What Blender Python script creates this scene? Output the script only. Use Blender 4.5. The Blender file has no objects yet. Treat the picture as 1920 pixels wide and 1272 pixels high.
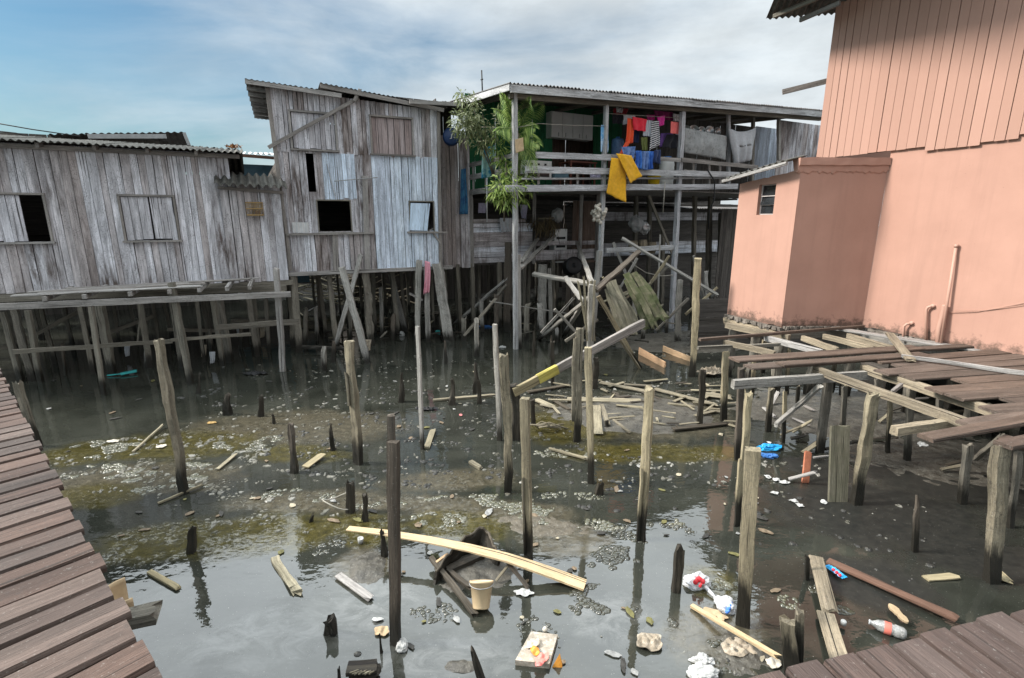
import bpy, math, random
from math import sin, cos, pi, radians, sqrt, floor
from mathutils import Vector as V, Matrix, noise as mnoise
random.seed(7)
RND = random.Random(11)
SC = bpy.context.scene
COL = SC.collection
# ------------------------------------------------------------------ camera
F, PIT, HC = 950.0, radians(13.4), 3.6
cam = bpy.data.cameras.new('camera'); co = bpy.data.objects.new('camera', cam); COL.objects.link(co)
co.location = (0, 0, HC); co.rotation_euler = (pi/2-PIT, 0, 0)
cam.lens = 36*F/1920; cam.sensor_width = 36; cam.clip_start = .05; cam.clip_end = 2000
SC.camera = co
CP, SP = cos(PIT), sin(PIT)
def ray(x, y):
    u, v = x-960, y-636
    return u, F*CP-v*SP, -(v*CP+F*SP)
def W(x, y, z=0.0):                       # photograph pixel -> point on a level plane
    a, b, c = ray(x, y); t = (z-HC)/c
    return V((a*t, b*t, z))
def YP(x, y, Y):                          # photograph pixel -> point on the upright plane at distance Y
    a, b, c = ray(x, y); t = Y/b
    return V((a*t, Y, HC+c*t))
class Fr:                                 # an upright frame: s along the front, d backwards, z up
    def __init__(s, o, deg):
        a = radians(deg); s.o = V((o[0], o[1], 0)); s.u = V((sin(a), cos(a), 0)); s.n = V((-cos(a), sin(a), 0))
    def p(s, S, d, z): return s.o+s.u*S+s.n*d+V((0, 0, z))
    def hit(s, x, y, d=0):
        a, b, c = ray(x, y); r = V((a, b, c)); o = s.o+s.n*d
        t = (o.x*s.n.x+o.y*s.n.y)/(r.x*s.n.x+r.y*s.n.y)
        q = V((0, 0, HC))+r*t
        return (q-o).dot(s.u), q.z
    def w(s, x, y, d=0):
        S, z = s.hit(x, y, d); return s.p(S, d, z)
A = Fr((-7.7, 12.5), 63)                  # low grey house, wall plane
B = Fr((-5.95, 13.49), 66)                # tall grey house, wall plane
C = Fr((.1, 13.88), 62)                   # balcony house, line of front posts
D = Fr((3.41, 6.94), 78.4)                # broken platform
# ------------------------------------------------------------------ mesh builder
def ortho(t, up):
    s = t.cross(up)
    if s.length < 1e-4: s = t.cross(V((0, 1, 0)))
    if s.length < 1e-4: s = t.cross(V((1, 0, 0)))
    s.normalize(); return s, s.cross(t).normalized()
class MB:
    def __init__(s): s.v = []; s.f = []; s.g = []; s.r = []; s.sm = []
    def add(s, pts, faces, gc=None, rnd=0.5, smooth=False):
        o = len(s.v); s.v += [V(p) for p in pts]
        s.g += [V(p) for p in (gc or pts)]; s.r += [rnd]*len(pts)
        for f in faces: s.f.append(tuple(i+o for i in f)); s.sm.append(smooth)
    def sweep(s, path, ring, up=V((0, 0, 1)), rnd=None, smooth=False, cap=True, scale=None, jit=0, rag=(0, 0), seed=None):
        # ring: list of (a,b); path: list of points
        R = random.Random(seed if seed is not None else RND.random())
        if rnd is None: rnd = R.random()
        n = len(ring); pts = []; gc = []; L = 0; sd0 = R.uniform(0, 90)
        gx = [V((x, y)) for x, y in ring]
        tw = [(V(path[-1])-V(path[0]))]
        a = b = None
        for i, p in enumerate(path):
            p = V(p)
            if i == 0: t = V(path[1])-p
            elif i == len(path)-1: t = p-V(path[i-1])
            else: t = V(path[i+1])-V(path[i-1])
            t.normalize()
            if i: L += (p-V(path[i-1])).length
            if a is None: a, b = ortho(t, up)
            else:
                a = (a-t*a.dot(t)).normalized(); b = a.cross(t).normalized()
            k = scale(i/(len(path)-1)) if scale else 1
            for (x, y) in ring:
                q = p+a*(x*k)+b*(y*k)
                if jit:
                    nz_ = V((x*9+sd0, y*9, L*3.4)); n2_ = V((x*20-sd0, y*20, L*11))
                    q = q+a*jit*(2.1*mnoise.noise(nz_)+.9*mnoise.noise(n2_))+b*jit*(2.1*mnoise.noise(nz_+V((9, 4, 0)))+.9*mnoise.noise(n2_+V((3, 7, 0))))
                if i == 0 and rag[0]: q = q+t*R.uniform(-rag[0], rag[0]*.3)
                if i == len(path)-1 and rag[1]: q = q+t*R.uniform(-rag[1], rag[1])
                pts.append(q); gc.append((x, y, L))
        fs = []
        for i in range(len(path)-1):
            for j in range(n):
                k = (j+1) % n
                fs.append((i*n+j, i*n+k, (i+1)*n+k, (i+1)*n+j))
        if cap:
            fs.append(tuple(reversed(range(n)))); fs.append(tuple(range((len(path)-1)*n, len(path)*n)))
        s.add(pts, fs, gc, rnd, smooth)
    def beam(s, p0, p1, w, h, up=V((0, 0, 1)), rnd=None, bend=None):     # w across, h along up
        p0, p1 = V(p0), V(p1); ring = [(-w/2, -h/2), (w/2, -h/2), (w/2, h/2), (-w/2, h/2)]
        path = [p0, p1]
        if bend is not None:
            path = [p0.lerp(p1, i/10)+V(bend)*(sin(pi*i/10)) for i in range(11)]
        s.sweep(path, ring, up, rnd)
    def rough(s, p0, p1, w, h, up=V((0, 0, 1)), rnd=None, jit=.075, rag=.04, seg=None, scale=None, bend=None, round_=False, seed=None):
        p0, p1 = V(p0), V(p1); L = (p1-p0).length
        n = seg or max(3, min(40, int(L/.075)))
        if round_: ring = [(cos(i*pi/5)*w/2, sin(i*pi/5)*h/2) for i in range(10)]
        else:
            a, b = w/2, h/2
            ring = [(-a*.96, -b*.9), (-a*.3, -b), (a*.4, -b), (a*.93, -b*.95), (a, 0), (a*.95, b*.92), (a*.3, b), (-a*.4, b), (-a*.92, b*.96), (-a, 0)]
        path = []
        R = random.Random(seed if seed is not None else RND.random())
        wob = min(w, h)*jit*2; sw = R.uniform(0, 90)
        a, b = ortho((p1-p0).normalized(), up)
        for i in range(n+1):
            k = i/n; q = p0.lerp(p1, k)
            if bend is not None: q += V(bend)*sin(pi*k)
            if 0 < i < n: q += a*wob*1.3*mnoise.noise(V((k*L*1.3, sw, 0)))+b*wob*1.3*mnoise.noise(V((k*L*1.3, sw, 9)))
            path.append(q)
        s.sweep(path, ring, up, rnd, False, True, scale, min(w, h)*jit, (0, rag), seed=R.random())
    def tube(s, pts, r, n=8, smooth=True, rnd=None, scale=None, cap=True):
        s.sweep(pts, [(cos(i*2*pi/n)*r, sin(i*2*pi/n)*r) for i in range(n)], rnd=rnd, smooth=smooth, scale=scale, cap=cap)
    def box(s, c, ex, ey, ez, rnd=None):      # centre and three half-extent vectors
        c, ex, ey, ez = V(c), V(ex), V(ey), V(ez)
        pts = [c+ex*i+ey*j+ez*k for k in (-1, 1) for j in (-1, 1) for i in (-1, 1)]
        lx, ly, lz = ex.length, ey.length, ez.length
        gc = [(lx*i, ly*j, lz*k) for k in (-1, 1) for j in (-1, 1) for i in (-1, 1)]
        fs = [(0, 2, 3, 1), (4, 5, 7, 6), (0, 1, 5, 4), (2, 6, 7, 3), (0, 4, 6, 2), (1, 3, 7, 5)]
        s.add(pts, fs, gc, RND.random() if rnd is None else rnd)
    def lathe(s, base, axis, prof, n=20, rnd=.5, smooth=True, up=V((0, 0, 1))):
        base, axis = V(base), V(axis).normalized(); a, b = ortho(axis, V((0, 1, .1)))
        pts = []
        for (r, h) in prof:
            for i in range(n): pts.append(base+axis*h+a*(r*cos(2*pi*i/n))+b*(r*sin(2*pi*i/n)))
        fs = [(i*n+j, i*n+(j+1) % n, (i+1)*n+(j+1) % n, (i+1)*n+j) for i in range(len(prof)-1) for j in range(n)]
        s.add(pts, fs, None, rnd, smooth)
    def grid(s, fn, nu, nv, rnd=.5, smooth=True, gc=None):
        pts = [fn(i/nu, j/nv) for j in range(nv+1) for i in range(nu+1)]
        fs = [(j*(nu+1)+i, j*(nu+1)+i+1, (j+1)*(nu+1)+i+1, (j+1)*(nu+1)+i) for j in range(nv) for i in range(nu)]
        g = [gc(i/nu, j/nv) for j in range(nv+1) for i in range(nu+1)] if gc else None
        s.add(pts, fs, g, rnd, smooth)
    def corr(s, o, e1, e2, pitch=.16, amp=.022, th=.008, rnd=None):  # waves along e1, ridges along e2
        o, e1, e2 = V(o), V(e1), V(e2); nn = e1.cross(e2).normalized()
        if nn.z < 0: nn = -nn
        n = max(4, int(e1.length/pitch*8)); m = 4; rnd = RND.random() if rnd is None else rnd
        sd = RND.random()*50
        def pt(i, j, k):
            q = o+e1*(i/n)+e2*(j/m); w = sin(2*pi*(i/n)*e1.length/pitch)
            return q+nn*(amp*w+k+.008*mnoise.noise(V((i*.13+sd, j*.8, 0))))
        pts = [pt(i, j, k) for k in (0, -th) for j in range(m+1) for i in range(n+1)]
        gc = [(i/n*e1.length, k, j/m*e2.length) for k in (0, -th) for j in range(m+1) for i in range(n+1)]
        N = (n+1)*(m+1); I = lambda i, j, k: k*N+j*(n+1)+i
        fs = []
        for j in range(m):
            for i in range(n):
                fs.append((I(i, j, 0), I(i+1, j, 0), I(i+1, j+1, 0), I(i, j+1, 0)))
                fs.append((I(i, j, 1), I(i, j+1, 1), I(i+1, j+1, 1), I(i+1, j, 1)))
        for i in range(n):
            for j in (0, m): fs.append((I(i, j, 0), I(i, j, 1), I(i+1, j, 1), I(i+1, j, 0)))
        for j in range(m):
            for i in (0, n): fs.append((I(i, j, 0), I(i, j+1, 0), I(i, j+1, 1), I(i, j, 1)))
        s.add(pts, fs, gc, rnd, False)
    def roof(s, o, e1, e2, sheet=.92, pitch=.16, amp=.022, rows=1):
        o, e1, e2 = V(o), V(e1), V(e2); n = max(1, round(e1.length/sheet)); up = V((0, 0, 1))
        for r in range(rows):
            for i in range(n):
                s.corr(o+e1*(i/n)+e2*(r/rows)+up*(.007*(i % 2)+.03*r+RND.uniform(0, .004))+e2.normalized()*RND.uniform(-.03, .02), e1*(1.05/n), e2*(1.06/rows), pitch, amp)
    def leaf(s, b, d, L, w, nrm, rnd=None, droop=.25):
        b, d = V(b), V(d).normalized(); sd = d.cross(V(nrm))
        if sd.length < .01: sd = d.cross(V((.3, .5, .8)))
        sd.normalize(); dn = V((0, 0, -1))
        m = b+d*L*.5+dn*L*droop*.25; t = b+d*L+dn*L*droop
        up = sd.cross(d)*(w*.18)
        s.add([b, m+sd*w/2+up, m, m-sd*w/2+up, t], [(0, 1, 2), (0, 2, 3), (1, 4, 2), (2, 4, 3)], None, RND.random() if rnd is None else rnd)
    def wall(s, fr, d, s0, s1, zb, zt, opens=(), pw=.16, th=.022, jd=.010, gapp=.15, lean=.008, horizontal=False, tone=None):
        R = random.Random(RND.random())
        zb = zb if callable(zb) else (lambda q, k=zb: k); zt = zt if callable(zt) else (lambda q, k=zt: k)
        cuts = [s0]
        while cuts[-1] < s1-pw*.6: cuts.append(cuts[-1]+pw*R.uniform(.75, 1.25))
        cuts[-1] = s1
        for o in opens:
            for e in o[:2]:
                if s0 < e < s1:
                    cuts = [c for c in cuts if abs(c-e) > .05 or c in (s0, s1)]+[e]
        cuts.sort()
        for a, b in zip(cuts, cuts[1:]):
            m = (a+b)/2; iv = [(zb(m)+R.uniform(-.025, .025), zt(m))]
            for o in opens:
                if o[0]-.001 <= m <= o[1]+.001:
                    nv = []
                    for (p, q) in iv:
                        if o[2] > p: nv.append((p, min(q, o[2])))
                        if o[3] < q: nv.append((max(p, o[3]), q))
                    iv = [k for k in nv if k[1]-k[0] > .02]
            g0 = R.uniform(.005, .010) if R.random() > gapp else R.uniform(.012, .022)
            dd = d+R.uniform(-jd, jd); rn = R.random() if tone is None else min(1, max(0, tone(m)+R.uniform(-.18, .18))); sh = R.uniform(-lean, lean); fl = R.uniform(-.3, .3)
            for (p, q) in iv:
                def P(S, z, k): return fr.p(S+sh*(z-p)/max(.5, q-p), dd+k, z)
                a2, b2 = a+g0/2, b-g0/2; n = max(1, int((q-p)/.5))
                pts = []; gc = []
                for i in range(n+1):
                    z = p+(q-p)*i/n; j1, j2 = R.uniform(-.002, .002), R.uniform(-.002, .002); jz = R.uniform(-.004, .004)
                    for (S, k) in ((a2+j1, jz), (b2+j2, jz), (b2+j2, th+jz), (a2+j1, th+jz)):
                        pts.append(P(S, z, k)); gc.append((S-m, k, z+fl))
                fs = [(4*i+j, 4*i+(j+1) % 4, 4*i+4+(j+1) % 4, 4*i+4+j) for i in range(n) for j in range(4)]
                fs += [(3, 2, 1, 0), tuple(range(4*n, 4*n+4))]
                s.add(pts, fs, gc, rn)
    def hwall(s, fr, d, s0, s1, z0, z1, ph=.15, th=.022, tone=None, gp=.004):     # boards laid level
        z = z0
        while z < z1-.03:
            h = min(ph*RND.uniform(.85, 1.15), z1-z); dd = d+RND.uniform(-.008, .008); dz = RND.uniform(-.01, .01)
            s.box(fr.p((s0+s1)/2, dd, z+h/2), fr.u*((s1-s0)/2+RND.uniform(-.02, .02))+V((0, 0, dz)), fr.n*th/2, V((0, 0, h/2-gp)), rnd=RND.random() if tone is None else tone)
            s.g[-8:] = [V((g.z, g.y, g.x)) for g in s.g[-8:]]
            z += h
    def build(s, name, mat, parent=None, solid=0, origin=None):
        me = bpy.data.meshes.new(name)
        if origin is None:
            n = len(s.v); origin = V((sum(p.x for p in s.v)/n, sum(p.y for p in s.v)/n, min(p.z for p in s.v)))
        o = V(origin)
        me.from_pydata([p-o for p in s.v], [], s.f)
        at = me.attributes.new('gc', 'FLOAT_VECTOR', 'POINT'); at.data.foreach_set('vector', [c for g in s.g for c in g])
        at = me.attributes.new('rnd', 'FLOAT', 'POINT'); at.data.foreach_set('value', s.r)
        me.polygons.foreach_set('use_smooth', s.sm)
        me.materials.append(mat); me.update()
        ob = bpy.data.objects.new(name, me); COL.objects.link(ob); ob.location = o; WL[ob.name] = o
        if parent is not None:
            ob.parent = parent; ob.matrix_parent_inverse = Matrix.Translation(-WL[parent.name])
        if solid:
            m = ob.modifiers.new('thickness', 'SOLIDIFY'); m.thickness = solid; m.offset = 0
        return ob
WL = {}
def fitw(wpx, p, upv, ratio, k=.93):      # width in metres of an upright timber that looks wpx wide in the photograph
    d = V((p.x, p.y, 0)); r = d.length; d.normalize(); pr = V((d.y, -d.x, 0)); b = V((upv[0], upv[1], 0)).normalized(); a = V((b.y, -b.x, 0))
    dep = p.y*CP+(HC-p.z)*SP; ct = d.y
    return k*wpx*dep*ct/(F*(abs(a.dot(pr))+ratio*abs(b.dot(pr))))
def tag(o, label=None, cat=None, group=None, kind=None):
    if label: o['label'] = label
    if cat: o['category'] = cat
    if group: o['group'] = group
    if kind: o['kind'] = kind
    return o
def thing(name, label, cat, loc, group=None):
    o = bpy.data.objects.new(name, None); o.empty_display_size = .2; COL.objects.link(o); o.location = V(loc); WL[o.name] = V(loc)
    return tag(o, label, cat, group)
# ------------------------------------------------------------------ materials
class NT:
    def __init__(s, name):
        s.m = bpy.data.materials.new(name); s.m.use_nodes = True; s.t = s.m.node_tree; s.n = s.t.nodes; s.l = s.t.links
        s.b = s.n['Principled BSDF']
    def N(s, typ, **kw):
        x = s.n.new(typ)
        for k, v in kw.items(): setattr(x, k, v)
        return x
    def L(s, a, b): s.l.new(a, b)
    def put(s, sock, val):
        if hasattr(val, 'is_output') or isinstance(val, bpy.types.NodeSocket): s.L(val, sock)
        else: sock.default_value = val
    def math(s, op, a, b=0.0, c=None, clamp=False):
        x = s.N('ShaderNodeMath', operation=op); x.use_clamp = clamp; s.put(x.inputs[0], a); s.put(x.inputs[1], b)
        if c is not None: s.put(x.inputs[2], c)
        return x.outputs[0]
    def vm(s, op, a, b):
        x = s.N('ShaderNodeVectorMath', operation=op); s.put(x.inputs[0], a)
        if op == 'SCALE': s.put(x.inputs['Scale'], b)
        else: s.put(x.inputs[1], b)
        return x.outputs[1] if op in ('LENGTH', 'DOT_PRODUCT') else x.outputs[0]
    def noise(s, vec, scale=1.0, detail=4, rough=.6, col=False, dist=0):
        x = s.N('ShaderNodeTexNoise'); s.put(x.inputs['Vector'], vec); s.put(x.inputs['Scale'], scale); x.inputs['Detail'].default_value = detail
        x.inputs['Roughness'].default_value = rough; x.inputs['Distortion'].default_value = dist
        return x.outputs[1 if col else 0]
    def mr(s, v, a, b, c=0.0, d=1.0, smooth=False):
        x = s.N('ShaderNodeMapRange'); x.clamp = True
        if smooth: x.interpolation_type = 'SMOOTHSTEP'
        s.put(x.inputs[0], v)
        for i, k in enumerate((a, b, c, d)): s.put(x.inputs[i+1], k)
        return x.outputs[0]
    def ramp(s, f, stops, interp='LINEAR'):
        x = s.N('ShaderNodeValToRGB'); s.put(x.inputs[0], f); e = x.color_ramp.elements; x.color_ramp.interpolation = interp
        while len(e) < len(stops): e.new(.5)
        for k, (p, c) in zip(e, stops): k.position = p; k.color = (*c, 1)
        return x.outputs[0]
    def mix(s, f, a, b, mode='MIX'):
        x = s.N('ShaderNodeMix', data_type='RGBA', blend_type=mode); s.put(x.inputs[0], f)
        s.put(x.inputs[6], a if not isinstance(a, tuple) else (*a, 1)); s.put(x.inputs[7], b if not isinstance(b, tuple) else (*b, 1))
        return x.outputs[2]
    def bump(s, h, strength=.3, dist=.01):
        x = s.N('ShaderNodeBump'); x.inputs['Strength'].default_value = strength; x.inputs['Distance'].default_value = dist; s.put(x.inputs['Height'], h)
        s.L(x.outputs[0], s.b.inputs['Normal']); return x
    def gc(s):
        a = s.N('ShaderNodeAttribute', attribute_name='gc').outputs['Vector']; r = s.N('ShaderNodeAttribute', attribute_name='rnd').outputs['Fac']
        cb = s.N('ShaderNodeCombineXYZ'); s.L(s.math('MULTIPLY', r, 31.0), cb.inputs[0]); s.L(s.math('MULTIPLY', r, 17.0), cb.inputs[1]); s.L(s.math('MULTIPLY', r, 53.0), cb.inputs[2])
        return s.vm('ADD', a, cb.outputs[0]), r
    def pos(s): return s.N('ShaderNodeNewGeometry').outputs['Position']
    def z(s):
        x = s.N('ShaderNodeSeparateXYZ'); s.L(s.pos(), x.inputs[0]); return x.outputs[2]
    def out(s, col, rough=.85, spec=.3):
        s.put(s.b.inputs['Base Color'], col if not isinstance(col, tuple) else (*col, 1)); s.put(s.b.inputs['Roughness'], rough); s.b.inputs['Specular IOR Level'].default_value = spec
        return s.m
def wood(name, pal, contrast=.6, blotch=.6, rough=.85, wet=None, moss=0, peel=None, spec=.25, speck=0, ck=1.0, stain=0):
    t = NT(name); v, r = t.gc()
    g1 = t.noise(t.vm('MULTIPLY', v, (70, 70, 2.0)), 1, 6, .7); g2 = t.noise(t.vm('MULTIPLY', v, (8, 8, .8)), 1, 4, .6, dist=.6)
    g3 = t.noise(t.vm('MULTIPLY', v, (160, 160, 9)), 1, 3, .6)
    base = t.ramp(r, [(i/max(1, len(pal)-1), c) for i, c in enumerate(pal)])
    k = t.math('MULTIPLY', t.mr(g1, .3, .7, 1-contrast*.6, 1+contrast*.6), t.mr(g2, .28, .72, 1-blotch*.62, 1+blotch*.5))
    k = t.math('MULTIPLY', k, t.mr(g3, .3, .62, .72, 1.06))
    cv = t.N('ShaderNodeCombineXYZ')
    for i in range(3): t.L(k, cv.inputs[i])
    col = t.mix(1.0, base, cv.outputs[0], 'MULTIPLY')
    crack = t.mr(t.noise(t.vm('MULTIPLY', v, (42, 42, .55)), 1, 2, .5), .30, .36)      # dark drying cracks
    col = t.mix(t.math('MULTIPLY', t.math('SUBTRACT', 1.0, crack), ck), col, (.015, .012, .010))
    if speck:                                         # mould specks and pits
        s1 = t.mr(t.noise(t.vm('MULTIPLY', v, (1, 1, .7)), 46, 5, .75), .50, .66); s2 = t.mr(t.noise(v, 3.1, 3, .6), .36, .62)
        col = t.mix(t.math('MULTIPLY', t.math('MULTIPLY', s1, s2), speck), col, (.045, .04, .037))
        s3 = t.mr(t.noise(t.vm('ADD', v, (7, 3, 5)), 62, 3, .7), .62, .70); col = t.mix(t.math('MULTIPLY', s3, speck*.35), col, (.62, .60, .55))
    if stain:                                         # rain and mould stains running over several boards
        sm_ = t.mr(t.noise(t.vm('MULTIPLY', t.pos(), (1.5, 1.5, .42)), 1, 4, .62), .47, .62); sf = t.mr(t.noise(t.vm('MULTIPLY', t.pos(), (13, 13, 1.6)), 1, 4, .7), .35, .6)
        col = t.mix(t.math('MULTIPLY', t.math('MULTIPLY', sm_, sf), stain), col, (.085, .062, .052))
    if peel:                                          # flaking wash of paint
        pf = t.mr(t.noise(t.vm('MULTIPLY', v, (22, 22, 2.6)), 1, 6, .75), .50, .60)
        pm = t.mr(t.noise(t.vm('MULTIPLY', v, (2.5, 2.5, .5)), 1, 3, .6), .40, .62)
        col = t.mix(t.math('MULTIPLY', t.math('MULTIPLY', pf, pm), .8), col, peel)
    if moss:
        mm = t.mr(t.noise(t.pos(), 5, 5, .7), .38, .58, 0, moss); col = t.mix(mm, col, (.055, .065, .028))
    rg = rough
    if wet is not None:                               # slime and tide stain where the water comes and goes
        zz = t.math('ADD', t.z(), t.math('MULTIPLY', t.math('SUBTRACT', t.noise(t.vm('MULTIPLY', v, (14, 14, 2.5)), 1, 4, .7), .5), .55))
        wm = t.mr(zz, wet-.14, wet+.16, 1, 0, True)
        col = t.mix(wm, col, (.020, .018, .014)); rg = t.mr(wm, 0, 1, rough, .5)
    t.bump(t.math('ADD', t.math('ADD', g1, g3), t.math('MULTIPLY', crack, .8)), .55, .012)
    return t.out(col, rg, spec)
def plain(name, c, rough=.6, var=.25, scale=6, spec=.3, bump=.15, trans=0, metal=0, alpha=1, c2=None, c2amt=.5):
    t = NT(name); n = t.noise(t.pos(), scale, 5, .65); 
    lo = tuple(k*(1-var) for k in c); hi = tuple(min(1, k*(1+var)) for k in c)
    col = t.ramp(n, [(.3, lo), (.7, hi)])
    if c2: col = t.mix(t.mr(t.noise(t.pos(), scale*2.3, 5, .7), c2amt, c2amt+.14), col, c2)
    t.bump(t.noise(t.pos(), scale*6, 4, .6), bump, .006)
    t.b.inputs['Metallic'].default_value = metal; t.b.inputs['Transmission Weight'].default_value = trans
    return t.out(col, rough, spec)
M = {}
M['housegrey'] = wood('grey_weathered_boards', [(.33, .285, .27), (.60, .585, .61), (.42, .37, .36), (.74, .74, .79), (.54, .52, .54), (.80, .84, .92), (.66, .655, .70)], .38, .8, speck=.8, ck=.75, stain=.95)
M['houseblue'] = wood('blue_washed_boards', [(.44, .47, .53), (.62, .69, .80), (.48, .52, .60), (.68, .77, .88), (.56, .63, .73), (.66, .78, .92)], .45, .75, peel=(.80, .87, .95), speck=.6, ck=.8)
M['shutter'] = wood('shutter_boards', [(.46, .44, .46), (.64, .64, .68), (.55, .53, .56)], .4, .7, speck=.6)
M['shutterred'] = wood('reddish_shutter_boards', [(.28, .22, .21), (.36, .30, .295), (.32, .26, .255)], .6, .6)
M['shuttersky'] = wood('pale_blue_shutter_paint', [(.56, .70, .85), (.62, .75, .9)], .35, .4)
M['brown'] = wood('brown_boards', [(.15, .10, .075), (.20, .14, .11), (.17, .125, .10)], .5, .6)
M['trim'] = wood('grey_trim_timber', [(.24, .215, .195), (.33, .315, .30)], .5, .65, speck=.6)
M['white'] = wood('whitewashed_timber', [(.36, .36, .36), (.46, .46, .46), (.40, .40, .42)], .5, .6, peel=(.66, .68, .70), speck=.8)
M['post'] = wood('old_post_timber', [(.16, .14, .105), (.22, .19, .135), (.25, .215, .145), (.18, .16, .125)], .6, .7, wet=.40, speck=.8)
M['postpale'] = wood('pale_post_timber', [(.32, .27, .175), (.27, .23, .155), (.36, .305, .20)], .5, .65, wet=.44, speck=.6)
M['postdark'] = wood('dark_post_timber', [(.085, .07, .055), (.12, .10, .08)], .5, .6, wet=.35, speck=.5)
M['postgrey'] = wood('grey_post_timber', [(.27, .255, .23), (.36, .345, .32), (.30, .28, .245)], .55, .6, wet=.25, speck=.7)
M['stilt'] = wood('stilt_timber', [(.15, .137, .112), (.21, .19, .155), (.17, .155, .13)], .55, .6, wet=.3, speck=.6)
M['rot'] = wood('rotten_wood', [(.030, .026, .020), (.045, .038, .028)], .8, .7, wet=.0, rough=.6)
M['debris'] = wood('pale_debris_wood', [(.28, .245, .165), (.20, .175, .125), (.34, .30, .21), (.15, .13, .10)], .6, .7, speck=.6)
M['debrisdark'] = wood('dark_wet_wood', [(.06, .05, .04), (.09, .075, .055), (.05, .043, .035)], .7, .7, rough=.6)
M['walk'] = wood('walkway_boards', [(.070, .044, .035), (.10, .064, .050), (.082, .053, .042), (.118, .086, .072), (.054, .037, .031), (.09, .068, .058)], .22, .7, rough=.68, speck=.45, ck=.6)
M['walk2'] = wood('near_walkway_boards', [(.076, .052, .044), (.096, .066, .056), (.064, .045, .039), (.108, .080, .070)], .2, .6, rough=.68, speck=.4, ck=.5)
M['plat'] = wood('platform_boards', [(.085, .06, .048), (.12, .085, .065), (.10, .075, .06), (.14, .105, .085)], .4, .7, rough=.65, speck=.6)
M['joist'] = wood('pale_joist_timber', [(.24, .20, .145), (.29, .24, .17), (.20, .165, .125)], .6, .75, speck=.6)
M['fresh'] = wood('fresh_cut_plank', [(.56, .42, .25), (.62, .47, .29)], .25, .25, rough=.6)
M['orangeply'] = wood('tan_board', [(.48, .31, .19), (.52, .36, .22)], .35, .4)
M['redboard'] = wood('red_brown_board', [(.15, .085, .06), (.18, .10, .075)], .4, .4)
M['green'] = wood('green_painted_boards', [(.018, .115, .05), (.022, .135, .06)], .4, .4)
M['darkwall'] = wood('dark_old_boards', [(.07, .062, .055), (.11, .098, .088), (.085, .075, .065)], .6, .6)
M['asb'] = plain('fibre_cement_sheet', (.095, .092, .082), .9, .4, 3, c2=(.045, .044, .038), c2amt=.55)
M['tin'] = plain('old_tin_sheet', (.075, .07, .066), .6, .4, 3, c2=(.10, .055, .035), c2amt=.55)
M['tinpale'] = plain('pale_tin_sheet', (.5, .5, .5), .5, .2, 3)
M['wire'] = plain('black_wire', (.02, .02, .02), .6, .1)
M['rope'] = plain('grey_rope', (.3, .28, .24), .9, .2)
M['black'] = plain('black_rubber', (.015, .015, .016), .5, .2)
M['steel'] = plain('worn_steel', (.45, .45, .45), .35, .2, metal=.8)
M['grey'] = plain('grey_metal', (.30, .30, .30), .55, .2)
# ------------------------------------------------------------------ sky and sun
SUNV = V((-1.0, .0, .80)).normalized()          # towards the sun: high, to the left and a little behind the camera
el = math.asin(SUNV.z); az = math.atan2(SUNV.x, SUNV.y)
w = bpy.data.worlds.new('World'); SC.world = w; w.use_nodes = True
nt = w.node_tree; nd = nt.nodes; lk = nt.links; bg = nd['Background']
sky = nd.new('ShaderNodeTexSky'); sky.sky_type = 'NISHITA'; sky.sun_disc = False; sky.sun_elevation = el; sky.sun_rotation = az
sky.air_density = 1.3; sky.dust_density = 1.6; sky.ozone_density = 2.5
tc = nd.new('ShaderNodeTexCoord')
def wn(typ, **k):
    x = nd.new(typ)
    for a, b in k.items(): setattr(x, a, b)
    return x
def wm(op, a, b):
    x = wn('ShaderNodeMath', operation=op)
    for i, k in enumerate((a, b)):
        if isinstance(k, (int, float)): x.inputs[i].default_value = k
        else: lk.new(k, x.inputs[i])
    return x.outputs[0]
def wr(v, a, b, c=0, d=1):
    x = wn('ShaderNodeMapRange'); x.interpolation_type = 'SMOOTHSTEP'; lk.new(v, x.inputs[0])
    for i, k in enumerate((a, b, c, d)): x.inputs[i+1].default_value = k
    return x.outputs[0]
sp = wn('ShaderNodeSeparateXYZ'); lk.new(tc.outputs['Generated'], sp.inputs[0])
mp = wn('ShaderNodeMapping'); mp.inputs['Scale'].default_value = (1.0, 1.0, 4.2); mp.inputs['Rotation'].default_value = (0, radians(-9), 0); lk.new(tc.outputs['Generated'], mp.inputs[0])
n1 = wn('ShaderNodeTexNoise'); n1.inputs['Scale'].default_value = 1.7; n1.inputs['Detail'].default_value = 7; n1.inputs['Roughness'].default_value = .55; n1.inputs['Distortion'].default_value = .5; lk.new(mp.outputs[0], n1.inputs[0])
mp2 = wn('ShaderNodeMapping'); mp2.inputs['Scale'].default_value = (1.2, 1.2, 3.0); mp2.inputs['Location'].default_value = (3.1, 1.7, .4); lk.new(tc.outputs['Generated'], mp2.inputs[0])
n2 = wn('ShaderNodeTexNoise'); n2.inputs['Scale'].default_value = 4.5; n2.inputs['Detail'].default_value = 6; n2.inputs['Roughness'].default_value = .6; lk.new(mp2.outputs[0], n2.inputs[0])
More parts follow.
